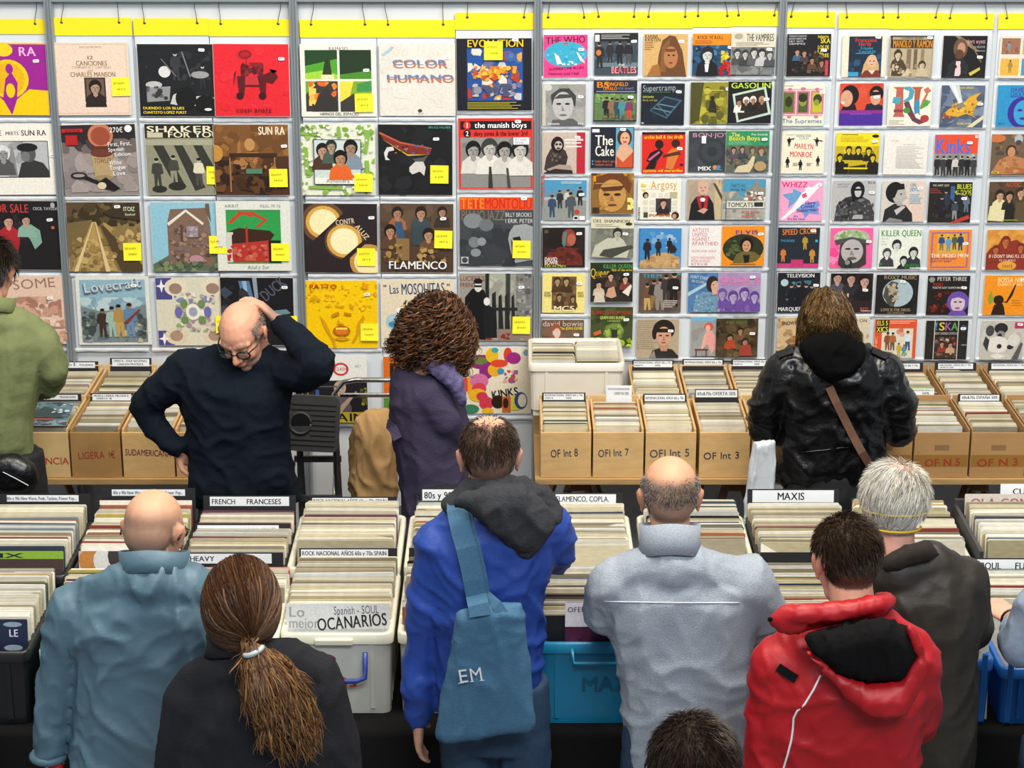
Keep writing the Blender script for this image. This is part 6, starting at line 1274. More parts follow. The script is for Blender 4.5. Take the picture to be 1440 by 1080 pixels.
        for k in range(n):
            k2 = (k + 1) % n
            for j in range(m_):
                j2 = (j + 1) % m_
                fs.append((k * m_ + j, k2 * m_ + j, k2 * m_ + j2, k * m_ + j2))
        mb.add(vs, fs)
        return s.putmb(name, mb, m, True)
    def strands(s, name, n, region, path, r, cols, seed=1, base=None, C0=(0, -.016, .030), R0=(.080, .101, .090), M=None, m=None, parent=None):
        rr = random.Random(seed)
        M = M or s.M
        mb = MB()
        k = tries = 0
        while k < n and tries < n * 40:
            tries += 1
            d = V((rr.gauss(0, 1), rr.gauss(0, 1), rr.gauss(0, 1))).normalized()
            q = V((C0[0] + d.x * R0[0], C0[1] + d.y * R0[1], C0[2] + d.z * R0[2]))
            w_ = region(q, d)
            if w_ <= 0 or rr.random() > w_:
                continue
            nn = V((d.x / R0[0], d.y / R0[1], d.z / R0[2])).normalized()
            pts = [M @ p for p in path(q, nn, rr)]
            mb.tube(pts, r * rr.uniform(.7, 1.2), rr.choice(cols), 3)
            k += 1
        if base:
            base(mb)
        return s.putmb(name, mb, m or HAIR, False, parent)

def short_path(ln, lift=.2, fwd=(0, -.4, -1), jit=.35):
    def f(q, n, rr):
        t = V(fwd) + V((rr.uniform(-jit, jit), rr.uniform(-jit, jit), rr.uniform(-jit, jit)))
        t = (t - n * t.dot(n))
        t = t.normalized() if t.length > .01 else n
        L = ln * rr.uniform(.6, 1.15)
        return [q - n * .003, q + n * L * lift * .6 + t * L * .35, q + n * L * lift + t * L * .8]
    return f
def crop_region(front=.03, low=-.062, crown=None, side=-.03, bald=None):
    """hair line of a short cut: back and sides down to LOW, forehead free ahead of FRONT"""
    def f(q, d):
        if q.y > front and q.z < .085 - (.0 if abs(q.x) > .04 else 0):
            return 0
        if q.y > -.02 and q.z < .0:
            return 0
        if q.z < low + max(0, q.y + .06) * .6:
            return 0
        if abs(q.x) > .068 and -.04 < q.y < .015 and q.z < .03:
            return 0
        return bald(q) if bald else 1
    return f
def head_colour(hair, region, lip='b06a60', stub=None, amount=.8, red=.15):
    def f(q, base):
        c = base
        if q.y > .0:
            r = max(0, 1 - ((q.x / .03) ** 2 + ((q.z + .03) / .03) ** 2)) * red + max(0, 1 - (((abs(q.x) - .04) / .025) ** 2 + ((q.z + .035) / .025) ** 2)) * red
            c = mixc(c, 'b85a48', r)
            if stub and q.z < -.045 and q.y > .02:
                c = mixc(c, stub, .35 * sst(-.045, -.06, q.z))
            if q.y > .082 and abs(q.x) < .024 and -.077 < q.z < -.056:
                c = mixc(c, lip, .75)
            if q.y > .080 and .016 < abs(q.x) < .048 and -.006 < q.z < .001:
                c = mixc(c, '2a1c18', .8)
            if q.y > .070 and .012 < abs(q.x) < .052 and .024 < q.z < .036:
                c = mixc(c, '5a4a40', .5)
        if abs(q.x) > .074 and -.045 < q.z < .035 and -.045 < q.y < .02:
            return mixc(base, 'c06050', .25)
        d = V((q.x / .08, (q.y + .016) / .101, (q.z - .03) / .09))
        w = region(q, d)
        if w > 0:
            c = mixc(c, hair, amount * min(1, w))
        return c
    return f
jeans = mat('blue_denim', '26405a', .8, .15, 60, bump=.15, bs=200)
darkc = mat('dark_trouser_cloth', '141518', .8, .1, 40)
steelblue = mat('steel_blue_nylon', '526e7e', .5, .07, 5, bump=.25, bs=22)
charcoal = mat('charcoal_knit', '252529', .92, .2, 260, bump=.3, bs=300, spec=.2)
royal = mat('royal_blue_shell', '24459a', .55, .08, 6, bump=.3, bs=26)
hoodgrey = mat('dark_grey_fleece', '35363a', .92, .15, 120, bump=.25, bs=160, spec=.2)
fleece = mat('heather_grey_fleece', '98a1ac', .95, .2, 260, bump=.35, bs=320)
redm = mat('red_shell', 'a80d18', .5, .08, 6, bump=.25, bs=24)
lining = mat('black_quilted_lining', '100f10', .95, .12, 60, bump=.2, bs=80, spec=.15)
wax = mat('waxed_brown_cotton', '2b261e', .55, .16, 8, bump=.3, bs=20)
cord = mat('brown_corduroy', '241c16', .9, .2, 90, bump=.3, bs=200, stretch=(6, 1, 1))
leather = mat('black_leather', '0a0a0c', .36, .2, 12, bump=.45, bs=38, coat=.2)
blackknit = mat('black_cotton_hood', '060607', .95, .15, 120, bump=.2, bs=150, spec=.15)
purplec = mat('purple_wool', '403a50', .95, .16, 160, bump=.35, bs=240, spec=.2)
navy = mat('navy_knit', '0f1722', .95, .25, 240, bump=.35, bs=280, spec=.2)
olive = mat('olive_cotton', '747c50', .8, .08, 12, bump=.25, bs=40)
paleblue = mat('pale_blue_cotton', '8a9cb2', .75, .08, 12, bump=.2, bs=40)
none_ = lambda q, d: 0

# bald man, blue grey jacket
p = Person('shaven headed man with glasses in a steel blue jacket, lower left', 212, -3.38)
reg = crop_region(.0, -.055)
shaven = lambda q, d: .55 * (1 - sst(.03, .075, q.z)) if reg(q, d) else 0
p.body((217, 748, .065), -14, 16, 0, [[(112, 855), (82, 930), (73, 1000), (70, 1062)], [(300, 858), (325, 925, .12), (330, 915, .36)]],
       head_colour('5c5048', shaven, amount=1.0), 'd3a080', hands=[(0, (0, .1, -1), (1, .2, 0), 1, 35), (1, (0, 1, -.2), (0, 0, -1), 1, 40)])
bv = p.cloth('jacket', steelblue, [(165, 802), (217, 792), (268, 806), (302, 822), (322, 860), (322, 920), (318, 1000), (325, 1130), (95, 1130), (100, 1000), (102, 913), (90, 880), (90, 850), (120, 826)], .125,
             [[(104, 858, .078), (84, 915, .058), (76, 985, .052), (67, 1035, .052), (69, 1060, .044)], [(303, 862, .075), (328, 922, .065, .12), (330, 914, .05, .33)]], amp=.012, fs=6.5, stretch=(1, .6, .8), yoke=[(118, 846, .06), (165, 826, .066, -.02), (217, 820, .08, -.035), (268, 826, .066, -.02), (306, 846, .06)])
p.collar('collar', steelblue, (217, 806, -.015), .094, .086, .06, .009, -22, .2)
mb = MB(); mb.tube([p.at(69, 1062) + V((.044 * cos(a), .044 * sin(a), 0)) for a in [k * pi / 8 for k in range(17)]], .012, None, 8, False)
p.putmb('cuff', mb, steelblue, True)
gl = mat('black_acetate', '121214', .25)
def glasses(p, col=gl, lens=True):
    T = lambda q: p.M @ V(q)
    mb = MB()
    for s in (-1, 1):
        ring = [(s * .034 + .025 * cos(a) * (1.0 if abs(cos(a)) < .9 else .97), .1 - .006 * abs(cos(a)) * (1 if cos(a) * s > 0 else 0), -.004 + .017 * sin(a)) for a in [k * pi / 10 for k in range(21)]]
        mb.tube([T(q) for q in ring], .0032, None, 6, False)
        mb.tube([T(q) for q in ((s * .058, .092, .004), (s * .078, .06, .006), (s * .086, .0, .012), (s * .088, -.02, .006), (s * .084, -.034, -.012))], .0027, None, 6, False)
    mb.tube([T(q) for q in ((-.010, .101, .0), (0, .105, .003), (.010, .101, .0))], .002, None, 6, False)
    o = p.putmb('glasses', mb, col, True)
    if lens:
        lm = mat('spectacle_lens', 'dfe6ea', .05, 0, 1, clear=.88)
        for s in (-1, 1):
            q = MB(); q.add([T((s * .034 + .0245 * cos(a), .0995, -.004 + .0165 * sin(a))) for a in [k * pi / 9 for k in range(18)]], [tuple(range(18))])
            p.putmb('lens', q, lm, False, o)
    return o
glasses(p)
p.legs(darkc)
mb = MB()
c = p.at(77, 1076, -.02)
mb.ell(c, (.022, .012, .03)); mb.ell(c + V((.01, -.01, -.04)), (.015, .01, .04))
o = p.putmb('red_strap', mb, mat('red_nylon', 'c01828', .5)); 

# woman with the ponytail
p = Person('woman with a long brown ponytail in a charcoal sweater, seen from behind', 362, -3.74)
p.body((338, 852, .03), 14, 14, 0, [[(268, 985), (250, 1060), (235, 1120, .1)], [(452, 955), (476, 1040), (470, 1110, .15)]], head_colour('3a2416', crop_region(.02, -.06), amount=.9), 'd6a084', hands=[(0, (0, 1, -.5), (0, 0, -1), 1, 40), (1, (0, 1, -.5), (0, 0, -1), -1, 40)])
p.cloth('sweater', charcoal, [(300, 928), (345, 918), (397, 908), (436, 922), (463, 955), (478, 1000), (486, 1040), (490, 1100), (484, 1215), (250, 1215), (238, 1100), (243, 1060), (256, 1000), (276, 952)], .125,
        [[(275, 985, .08), (255, 1050, .066), (244, 1110, .06)], [(450, 968, .075), (472, 1040, .065), (478, 1110, .06)]], amp=.008, fs=7, yoke=[(280, 962, .06), (315, 945, .066, -.02), (350, 938, .075, -.03), (405, 930, .066, -.02), (450, 950, .06)])
p.collar('collar', mat('black_rib', '101013', .9), (334, 922, -.01), .078, .075, .055, .009, -20, .25)
HB = ['3a2415', '4a2e1a', '5a3a20', '2e1c10', '6a4626', '452a18']
hc = p.at(339, 850, -.0)
HR = V((.1, .115, .128))
tie = p.at(358, 913, -.125)
mbh = MB()
mbh.ell(hc, tuple(HR * .965), None, '3a2415', 24, 16)
rr = random.Random(5)
td = V(((tie.x - hc.x) / HR.x, (tie.y - hc.y) / HR.y, (tie.z - hc.z) / HR.z)).normalized()
for k in range(1500):
    a = rr.uniform(0, 2 * pi)
    u = td.orthogonal().normalized(); w_ = td.cross(u)
    far = rr.uniform(1.2, 2.75)
    wob = rr.uniform(-.12, .12)
    pts = []
    rad_ = rr.uniform(.985, 1.03)
    for j in range(12):
        t = j / 11
        an = far * (1 - t) + .03 * t
        ax = u * cos(a + wob * sin(t * 5)) + w_ * sin(a + wob * sin(t * 5))
        d = td * cos(an) + ax * sin(an)
        q = hc + V((d.x * HR.x, d.y * HR.y, d.z * HR.z)) * (rad_ + .05 * max(0, t - .8))
        pts.append(q)
    if pts[0].y > hc.y + .085 and pts[0].z < hc.z + .02:
        continue
    mbh.tube(pts, .0017, rr.choice(HB), 3, False)
ho = p.putmb('hair', mbh, HAIR, False)
mbp = MB()
puff(mbp, [(345, 914), (372, 912), (402, 935), (424, 965), (438, 1000), (442, 1028), (424, 1036), (400, 1044), (382, 1044), (367, 1018), (352, 985), (342, 948)], tie.y - .01, .05, .014)
me = remesh(mbp, .009, 2)
fold(me, .010, 16, 3)
ca = me.color_attributes.new('Col', 'FLOAT_COLOR', 'POINT')
ca.data.foreach_set('color', [q for v in me.vertices for q in (*hx('4a2e18'), 1)])
vl6 = [v.co.copy() for v in me.vertices]
nl6 = [v.normal.copy() for v in me.vertices]
pt = p.put('ponytail', me, HAIR)
mbs = MB()
TB_ = ['5a3a1e', '7a5228', '8a6234', '4a2e18', '6a4624', '966c3a', '3e2614']
ax_ = (at(408, 1045, tie.y) - tie).normalized()
for k in range(1500):
    i = rr.randrange(len(vl6))
    v, n = vl6[i], nl6[i]
    t0 = (v - tie).dot(ax_)
    t = (ax_ + V((rr.gauss(0, .12), 0, rr.gauss(0, .05))) + (v - tie).normalized() * .4).normalized()
    t = (t - n * t.dot(n) * .9).normalized()
    b = t.cross(n).normalized()
    L_ = rr.uniform(.07, .14)
    am, ph, tn = rr.uniform(.002, .006) * min(1, t0 / .08), rr.uniform(0, 6.3), rr.uniform(5, 10)
    pts = []
    for j in range(11):
        s_ = j / 10
        pts.append(v + n * (.003 + .006 * rr.random() * s_) + t * (L_ * (s_ - .35)) + b * (am * sin(ph + s_ * tn)) + n * (am * .7 * (1 + cos(ph + s_ * tn))))
    mbs.tube(pts, .0017, rr.choice(TB_), 3)
p.putmb('strand', mbs, HAIR, False, pt)
mb = MB(); mb.tube([tie + V((0, -.012, .004)) + V((.022 * cos(a), -.022 * abs(sin(a)) - .004, .010 * cos(a))) for a in [pi + k * pi / 12 for k in range(13)]], .007, None, 8, False)
p.putmb('hair_tie', mb, mat('silver_band', 'a8b4bc', .4), True)
p.legs(darkc)

# blue coat man with the tote bag
p = Person('balding man in a royal blue jacket with a dark grey hood, seen from behind', 690, -3.16)
def thin(q):
    d = math.hypot(q.x / .052, (q.y + .02) / .062)
    return 1 if q.z < .06 else .10 + .9 * sst(.75, 1.15, d)
reg = crop_region(.02, -.06, bald=thin)
p.body((688, 644, .055), 3, 16, 0, [[(622, 760), (602, 838), (592, 920), (588, 1012)], [(770, 740), (782, 775, .06), (770, 778, .34)]], head_colour('2e2018', reg, amount=.75), 'd8a488', hands=[(0, (0, .2, -1), (1, 0, 0), 1, 30), (1, (0, 1, -.1), (0, 0, -1), -1, 40)])
p.strands('hair', 2600, reg, short_path(.024, .3), .0011, ['2a1e16', '3a2a1e', '1f1611', '4a382a'], 3)
bvc = p.cloth('jacket', royal, [(634, 724), (660, 702), (700, 692), (750, 697), (781, 714), (788, 745), (786, 790), (770, 830), (766, 860), (763, 945), (762, 1006), (614, 1006), (608, 930), (602, 850), (598, 800), (604, 748)], .12,
              [[(618, 762, .072), (602, 835, .058), (593, 916, .05), (588, 984, .05), (588, 1010, .042)], [(772, 738, .068), (783, 772, .056, .05), (776, 786, .05, .16), (770, 780, .045, .32)]], amp=.011, fs=7.5, stretch=(1, .6, .9), yoke=[(628, 750, .06), (660, 722, .066), (700, 714, .07), (740, 716, .066), (772, 736, .06)])
def hx7(mb):
    mb.chain([(p.at(640, 708, -.02), .035), (p.at(662, 690, .0), .04), (p.at(690, 684, -.03), .03), (p.at(735, 686, -.02), .035), (p.at(765, 705, .0), .04), (p.at(774, 728, -.03), .035)])
p.cloth('hood', hoodgrey, [(627, 708), (650, 692), (690, 682), (730, 680), (762, 697), (786, 725), (784, 745), (762, 768), (748, 789), (730, 780), (705, 760), (680, 737), (655, 717)], .05, dy=-.10, step=.014, vox=.008, amp=.010, fs=10, extra=hx7, stretch=(1, 1, .8))
p.legs(jeans, 1.0)

denim = mat('tote_denim', '3c6684', .8, .1, 120, bump=.2, bs=260)
tb = empty('tote_bag', (at(680, 900, -3.36).x, -3.34, .8), 0, 'teal blue denim tote bag with white EM letters on the royal blue jacket', 'bag')
mb = MB(); puff(mb, [(640, 860), (690, 852), (735, 846), (742, 900), (748, 960), (753, 1022), (742, 1030), (680, 1038), (622, 1046), (608, 1040), (614, 1000), (630, 930)], -3.335, .032, .014)
me = remesh(mb, .008, 3); fold(me, .006, 7, 2, (1, 1, .8))
bvt = bvh_of(me)
me.transform(Matrix.Translation(-tb.location))
link('pouch', me, denim, tb)
pts = [onto(bvc, a, b, .012, -3.25) for a, b in ((643, 718), (646, 732), (650, 748), (656, 770), (661, 792), (666, 815), (670, 838))]
for k in range(3):
    ys = [q.y for q in pts]
    for i in range(1, len(pts) - 1):
        pts[i].y = min(pts[i].y, (ys[i - 1] + ys[i + 1]) / 2)
pts += [at(673, 852, -3.362), at(675, 866, -3.368)]
pts[0:0] = [pts[0] + V((.004, .16, -.03)), pts[0] + V((.003, .09, .018)), pts[0] + V((0, .03, .018))]
mb = MB(); ribbon(mb, pts, .058, (0, -1, .25), .005); mb.build('strap', denim, tb, off=tb.location)
p2 = [q + V((.024, .006, .002)) for q in pts[:-2]] + [at(700, 852, -3.355), at(708, 864, -3.360)]
mb = MB(); ribbon(mb, p2, .03, (0, -1, .25), .004); mb.build('strap', denim, tb, off=tb.location)
q = Print(.075, .055, 0, .0002)
q.text(.02, .1, .75, 'E', 'e6e8ea', .4, 0, False)
q.text(.44, .1, .75, 'M', 'e6e8ea', .5, 0, False)
for x0, x1 in ((.0, .2), (.0, .2), (.44, .58), (.8, .97)):
    q.rect(x0, .82, x1, .87, 'e6e8ea')
o = q.mb.build('lettering', INK, tb)
o.location = onto(bvt, 662, 950, .013) - tb.location
o.rotation_euler = (rad(4), rad(-8), 0)

# grey fleece man
p = Person('bald man with cropped grey sides in a pale grey fleece, seen from behind', 945, -3.26)
reg = crop_region(.015, -.06)
side = lambda q, d: (.85 * (1 - sst(.045, .072, q.z))) if reg(q, d) else 0
p.body((942, 700, .06), 0, 12, 0, [[(866, 815), (850, 862, .05), (856, 852, .34)], [(1050, 812), (1074, 870, .04), (1066, 868, .34)]], head_colour('6a6058', side, amount=.75), 'd39c7c', hands=[(0, (0.2, 1, -.2), (0, 0, -1), 1, 40), (1, (-.2, 1, -.2), (0, 0, -1), -1, 40)])
p.strands('hair', 2200, lambda q, d: side(q, d) * 1.1, short_path(.008, .6), .0009, ['6a625a', '8a8078', '4c443e', '9a938c'], 4)
bv = p.cloth('fleece_jacket', fleece, [(890, 788), (940, 778), (985, 788), (1038, 802), (1064, 822), (1066, 870), (1056, 930), (1060, 965), (1050, 1040), (1046, 1130), (880, 1130), (878, 1046), (870, 948), (860, 900), (852, 875), (846, 830), (850, 806)], .125,
             [[(866, 822, .082), (853, 858, .068, .04), (856, 860, .052, .3)], [(1050, 820, .082), (1074, 862, .07, .03), (1072, 892, .062, .08), (1066, 876, .05, .3)]], amp=.009, fs=6, stretch=(1, .7, .8), yoke=[(862, 818, .06), (900, 802, .066, -.02), (942, 796, .08, -.035), (985, 802, .066, -.02), (1050, 818, .06)])
p.collar('collar', fleece, (942, 780, -.018), .084, .080, .085, .011, -20, .14)
mb = MB(); mb.tube([onto(bv, 850 + k * 10, 846 + (k * .18 if k < 10 else 1.8), .001) for k in range(20)], .0022, None, 6, False)
p.putmb('seam', mb, mat('pale_thread', 'c2c8ce', .8), True)
p.legs(jeans)

# red jacket man
p = Person('dark haired man in a bright red jacket with a black lined hood, seen from behind', 1180, -3.80)
reg = crop_region(.03, -.065)
p.body((1190, 790, .05), 10, 20, 0, [[(1108, 930), (1086, 1000), (1080, 1080, .08)], [(1278, 925), (1290, 1005, .06), (1285, 1010, .3)]], head_colour('20160f', reg, amount=.9), 'd8a084', hands=[(0, (0, 1, -.4), (0, 0, -1), 1, 40), (1, (0, 1, -.2), (0, 0, -1), -1, 40)])
p.strands('hair', 3600, reg, short_path(.034, .28, (.15, -.5, -1)), .0012, ['241a12', '322419', '18110c', '3e2e20', '4a3826'], 6)
bv = p.cloth('jacket', redm, [(1105, 893), (1130, 877), (1180, 866), (1230, 866), (1275, 882), (1297, 905), (1303, 965), (1301, 1010), (1290, 1100), (1282, 1225), (1050, 1225), (1038, 1100), (1050, 1030), (1057, 998), (1065, 960), (1075, 930)], .13,
             [[(1100, 935, .085), (1088, 1005, .07), (1080, 1095, .064)], [(1280, 930, .078), (1288, 1010, .06, .06), (1285, 1015, .05, .28)]], amp=.010, fs=6.5, stretch=(1, .6, .9), yoke=[(1108, 915, .06), (1145, 892, .066), (1188, 884, .075), (1235, 888, .066), (1282, 910, .06)])
p.cloth('collar', redm, [(1076, 872), (1090, 884), (1106, 894), (1150, 884), (1200, 874), (1248, 864), (1232, 836), (1190, 842), (1140, 850), (1100, 852)], .024, dy=-.078, step=.010, vox=.006, amp=.004, fs=16, yoke=[(1096, 868, .018, -.07), (1125, 864, .024, -.09), (1160, 862, .026, -.10), (1200, 856, .026, -.10), (1236, 850, .022, -.08), (1250, 846, .02, -.02), (1240, 842, .02, .06)])
p.cloth('hood', redm, [(1118, 896), (1135, 925), (1165, 952), (1190, 985), (1220, 1006), (1246, 1012), (1272, 1004), (1292, 975), (1304, 935), (1300, 905), (1285, 880), (1270, 872), (1282, 905), (1290, 925), (1262, 960), (1215, 962), (1175, 946), (1146, 922)], .045, dy=-.15, step=.010, vox=.007, amp=.006, fs=12)
p.cloth('hood_lining', lining, [(1128, 894), (1180, 880), (1240, 866), (1285, 884), (1297, 921), (1266, 958), (1215, 958), (1175, 945), (1146, 921)], .05, dy=-.125, step=.013, vox=.007, amp=.008, fs=9, stretch=(2.2, 1, .3))
mb = MB(); mb.tube([onto(bv, a, b, .002) for a, b in ((1154, 950), (1144, 970), (1132, 990), (1121, 1000), (1116, 1010), (1115, 1025), (1113, 1040), (1108, 1060), (1102, 1080), (1099, 1094))], .0028, None, 6, False)
p.putmb('piping', mb, mat('white_piping', 'e4e4e6', .5), True)
mb = MB(); ribbon(mb, [onto(bv, a, b, .003) for a, b in ((1094, 938), (1107, 947), (1120, 955))], .022)
p.putmb('hook_patch', mb, lining)
mb = MB(); q = p.at(1083, 871, -.105); mb.loft([(q, (.007, 0, 0), (0, 0, .007)), (q + V((0, -.004, 0)), (.005, 0, 0), (0, 0, .005))], None, 12)
p.putmb('snap_button', mb, lining)
p.legs(darkc)

# white haired man
p = Person('white haired man in a dark brown waxed coat with yellow mask straps', 1285, -3.31)
def crown(q):
    d = math.hypot((q.x - .01) / .045, (q.y + .025) / .05)
    return 1 if q.z < .07 else .22 + .78 * sst(.6, 1.1, d)
reg = crop_region(.03, -.072, bald=crown)
p.body((1258, 712, .05), -6, 16, 0, [[(1220, 815), (1210, 880, .08), (1225, 880, .34)], [(1352, 810), (1366, 880, .04), (1360, 868, .34)]], head_colour('d0ccc4', reg, amount=.5), 'dca08c', hands=[(0, (0, 1, -.2), (0, 0, -1), 1, 40), (1, (0, 1, -.2), (0, 0, -1), -1, 40)])
p.strands('hair', 3800, reg, short_path(.064, .1, (-.35, -.5, -1), .22), .0013, ['d8d6d0', 'c4c1b8', 'e6e4de', 'b0aca2', '989488', 'ddd6c4'], 8, R0=(.087, .107, .096))
p.cloth('coat', wax, [(1225, 800), (1250, 788), (1310, 768), (1345, 786), (1366, 800), (1380, 844), (1382, 884), (1376, 925), (1376, 1027), (1370, 1100), (1196, 1100), (1198, 900), (1205, 830)], .13,
        [[(1222, 830, .07), (1212, 885, .06, .08), (1222, 885, .05, .3)], [(1352, 818, .075), (1368, 880, .064, .03), (1362, 890, .052, .28)]], amp=.008, fs=6, yoke=[(1225, 826, .06), (1262, 806, .075, -.03), (1310, 795, .07, -.01), (1350, 812, .06)])
p.cloth('collar', cord, [(1236, 806), (1242, 782), (1270, 767), (1307, 757), (1324, 782), (1290, 793), (1262, 802)], .03, dy=-.085, step=.011, vox=.007, amp=.003, fs=12)
for a, b, z in ((1230, 1300, 728), (1228, 1298, 756)):
    mb = MB()
    Mi = p.M
    pts = []
    zz = -.006 if z == 728 else -.052
    for k in range(15):
        an = pi + pi * k / 14
        R = (.089, .108) if z == 728 else (.072, .088)
        pts.append(Mi @ V((cos(an) * R[0], -.012 + sin(an) * R[1], zz - .010 * abs(sin(an)))))
    ribbon(mb, pts, .007, (0, 0, 1), .002)
    mb2 = MB(); mb2.tube(pts, .0035, None, 6, False)
    p.putmb('mask_strap', mb2, mat('yellow_elastic', 'e8c830', .6), True)
p.legs(darkc)

# top of a head low in the picture
p = Person('person with short dark brown hair, only the crown in view at the bottom', 975, -4.83)
reg = crop_region(.03, -.065)
p.body((975, 1090, .0), 0, 12, 0, [[(890, 1235), (870, 1330), (880, 1330, .3)], [(1062, 1235), (1082, 1330), (1072, 1330, .3)]], head_colour('1c140f', reg, amount=.9), 'd0a084', sc=1.03, hands=[(0, (0, 1, -.2), (0, 0, -1), 1, 40), (1, (0, 1, -.2), (0, 0, -1), -1, 40)])
p.strands('hair', 3400, reg, short_path(.040, .28, (.2, -.3, -1)), .0013, ['221811', '2e2118', '16100b', '3c2c20'], 9, R0=(.083, .103, .094))
p.cloth('sweater', charcoal, [(880, 1225), (925, 1205), (975, 1196), (1025, 1205), (1070, 1225), (1085, 1300), (1075, 1520), (875, 1520), (865, 1300)], .125, [[(892, 1240, .08), (870, 1330, .066), (880, 1335, .05, .28)], [(1060, 1240, .08), (1082, 1330, .066), (1072, 1335, .05, .28)]])
p.legs(darkc)

# arm at the right edge
p = Person('person mostly outside the picture, pale blue sleeve and hand flipping records at the right edge', 1525, -3.36)
p.body((1530, 735, .02), 10, 16, 0, [[(1470, 850), (1436, 905, .02), (1424, 872, .25)], [(1600, 850), (1620, 930, .05), (1600, 920, .3)]], head_colour('3a2a1e', crop_region(.03, -.065), amount=.9), 'dba48c', hands=[(0, (-.35, .9, .1), (0.2, .1, -1), 1, 42), (1, (0, 1, -.2), (0, 0, -1), -1, 40)])
p.strands('hair', 1200, crop_region(.03, -.065), short_path(.03), .0013, ['3a2a1e', '4a382a'], 10)
p.cloth('shirt', paleblue, [(1465, 840), (1500, 825), (1530, 818), (1570, 825), (1605, 840), (1618, 900), (1610, 1100), (1462, 1100), (1462, 900)], .125, [[(1470, 855, .078), (1437, 908, .062, .02), (1428, 886, .045, .18)], [(1600, 855, .078), (1620, 930, .062, .05), (1602, 925, .045, .26)]], amp=.007)
p.legs(jeans)
mb = MB(); c = p.at(1424, 872, .235)
mb.tube([c + V((.032 * cos(a), .006 * sin(a), .030 * sin(a))) for a in [k * pi / 8 for k in range(17)]], .004, None, 6, False)
p.putmb('wristband', mb, gl, True)
# black leather jacket woman
p = Person('woman with long wavy brown hair in a black leather jacket at the rear singles boxes', 1170, -1.22)
p.body((1166, 455, .02), 0, 22, 0, [[(1102, 515), (1074, 580), (1080, 595, .26)], [(1240, 515), (1264, 580), (1256, 595, .26)]], head_colour('2e2014', crop_region(.02, -.06), amount=.9), 'd6a084', hands=[(0, (.2, 1, 0), (0, 0, -1), 1, 40), (1, (-.2, 1, 0), (0, 0, -1), -1, 40)])
bv = p.cloth('leather_jacket', leather, [(1100, 502), (1125, 489), (1165, 482), (1215, 489), (1244, 503), (1256, 540), (1250, 600), (1248, 650), (1254, 682), (1170, 688), (1087, 682), (1090, 640), (1094, 600), (1087, 560), (1092, 522)], .125,
             [[(1102, 522, .082), (1078, 572, .078), (1074, 602, .066, .04), (1080, 606, .05, .22)], [(1240, 522, .082), (1262, 575, .078), (1264, 602, .066, .04), (1256, 606, .05, .22)]], amp=.013, fs=7, stretch=(1, .6, 1.1), yoke=[(1104, 516, .06), (1135, 505, .066), (1168, 500, .07), (1205, 505, .066), (1240, 516, .06)])
p.cloth('hood', blackknit, [(1122, 483), (1150, 468), (1195, 468), (1221, 490), (1216, 511), (1195, 530), (1170, 541), (1145, 526), (1128, 507)], .055, dy=-.11, step=.015, vox=.009, amp=.008, fs=10)
for a, b in (((1093, 497), (1116, 490)), ((1226, 490), (1249, 500))):
    mb = MB(); ribbon(mb, [onto(bv, a[0] + (b[0] - a[0]) * t, a[1] + (b[1] - a[1]) * t + 3, .006, -1.25) for t in (0, .33, .66, 1)], .034, (0, -.5, 1), .005)
    p.putmb('epaulette', mb, leather)
mb = MB(); mb.tube([onto(bv, a, b, .001) for a, b in ((1122, 637), (1140, 635), (1160, 633), (1180, 630), (1200, 629))], .003, None, 6, False)
p.putmb('seam', mb, leather, True)
mb = MB()
puff(mb, [(1164, 404), (1190, 412), (1205, 440), (1211, 470), (1217, 490), (1203, 488), (1190, 478), (1150, 476), (1128, 484), (1115, 491), (1119, 455), (1128, 425), (1145, 408)], -1.24, .085, .015)
me = remesh(mb, .009, 3); fold(me, .008, 14, 4, (1, 1, .3))
ca = me.color_attributes.new('Col', 'FLOAT_COLOR', 'POINT')
ca.data.foreach_set('color', [q for v in me.vertices for q in (*hx('33230f' if False else '332312'), 1)])
bh = bvh_of(me)
ho = p.put('hair', me, HAIR)
mbs = MB()
rr = random.Random(11)
TBL = ['2e2011', '4a3419', '5e4424', '745630', '3a2814', '86683c', '1f160c']
for k in range(1500):
    a0 = rr.uniform(-1, 1)
    x1 = 1166 + a0 * 48 + rr.uniform(-4, 4)
    y1 = 478 + 14 * abs(a0) + rr.uniform(-25, 6)
    x0 = 1164 + a0 * 26 * rr.uniform(.2, 1)
    y0 = 405 + rr.uniform(0, 45)
    ph, am, fr = rr.uniform(0, 6.3), rr.uniform(.3, 2.2), rr.uniform(8, 15)
    pts = []
    for j in range(12):
        t = j / 11
        x = x0 + (x1 - x0) * (t ** .75) + am * sin(ph + t * fr) * t
        y = y0 + (y1 - y0) * t
        d = ray(x, y).normalized()
        h = bh.ray_cast(CAM, d)
        if h[0] is None:
            if pts:
                pts.append(pts[-1] + V((.001 * a0, 0, -.010)))
            continue
        pts.append(h[0] - d * (.003 + .004 * rr.random()))
    if len(pts) > 4:
        mbs.tube(pts, .0018, rr.choice(TBL), 3)
p.putmb('strand', mbs, HAIR, False, ho)
p.legs(darkc, .93)
sb = empty('shoulder_bag', tuple(p.at(1232, 668, -.12)), 0, 'brown strap of a shoulder bag across the black leather jacket', 'bag')
mb = MB(); pts = [onto(bv, a, b, .010, -1.3) for a, b in ((1166, 544), (1176, 566), (1188, 590), (1200, 614), (1212, 636), (1222, 652))]
ribbon(mb, pts, .03, (0, -1, .2), .004); mb.build('strap', mat('brown_strap_leather', '6a4c3a', .5, .1), sb, off=sb.location)
mb = MB(); q0 = pts[-1]
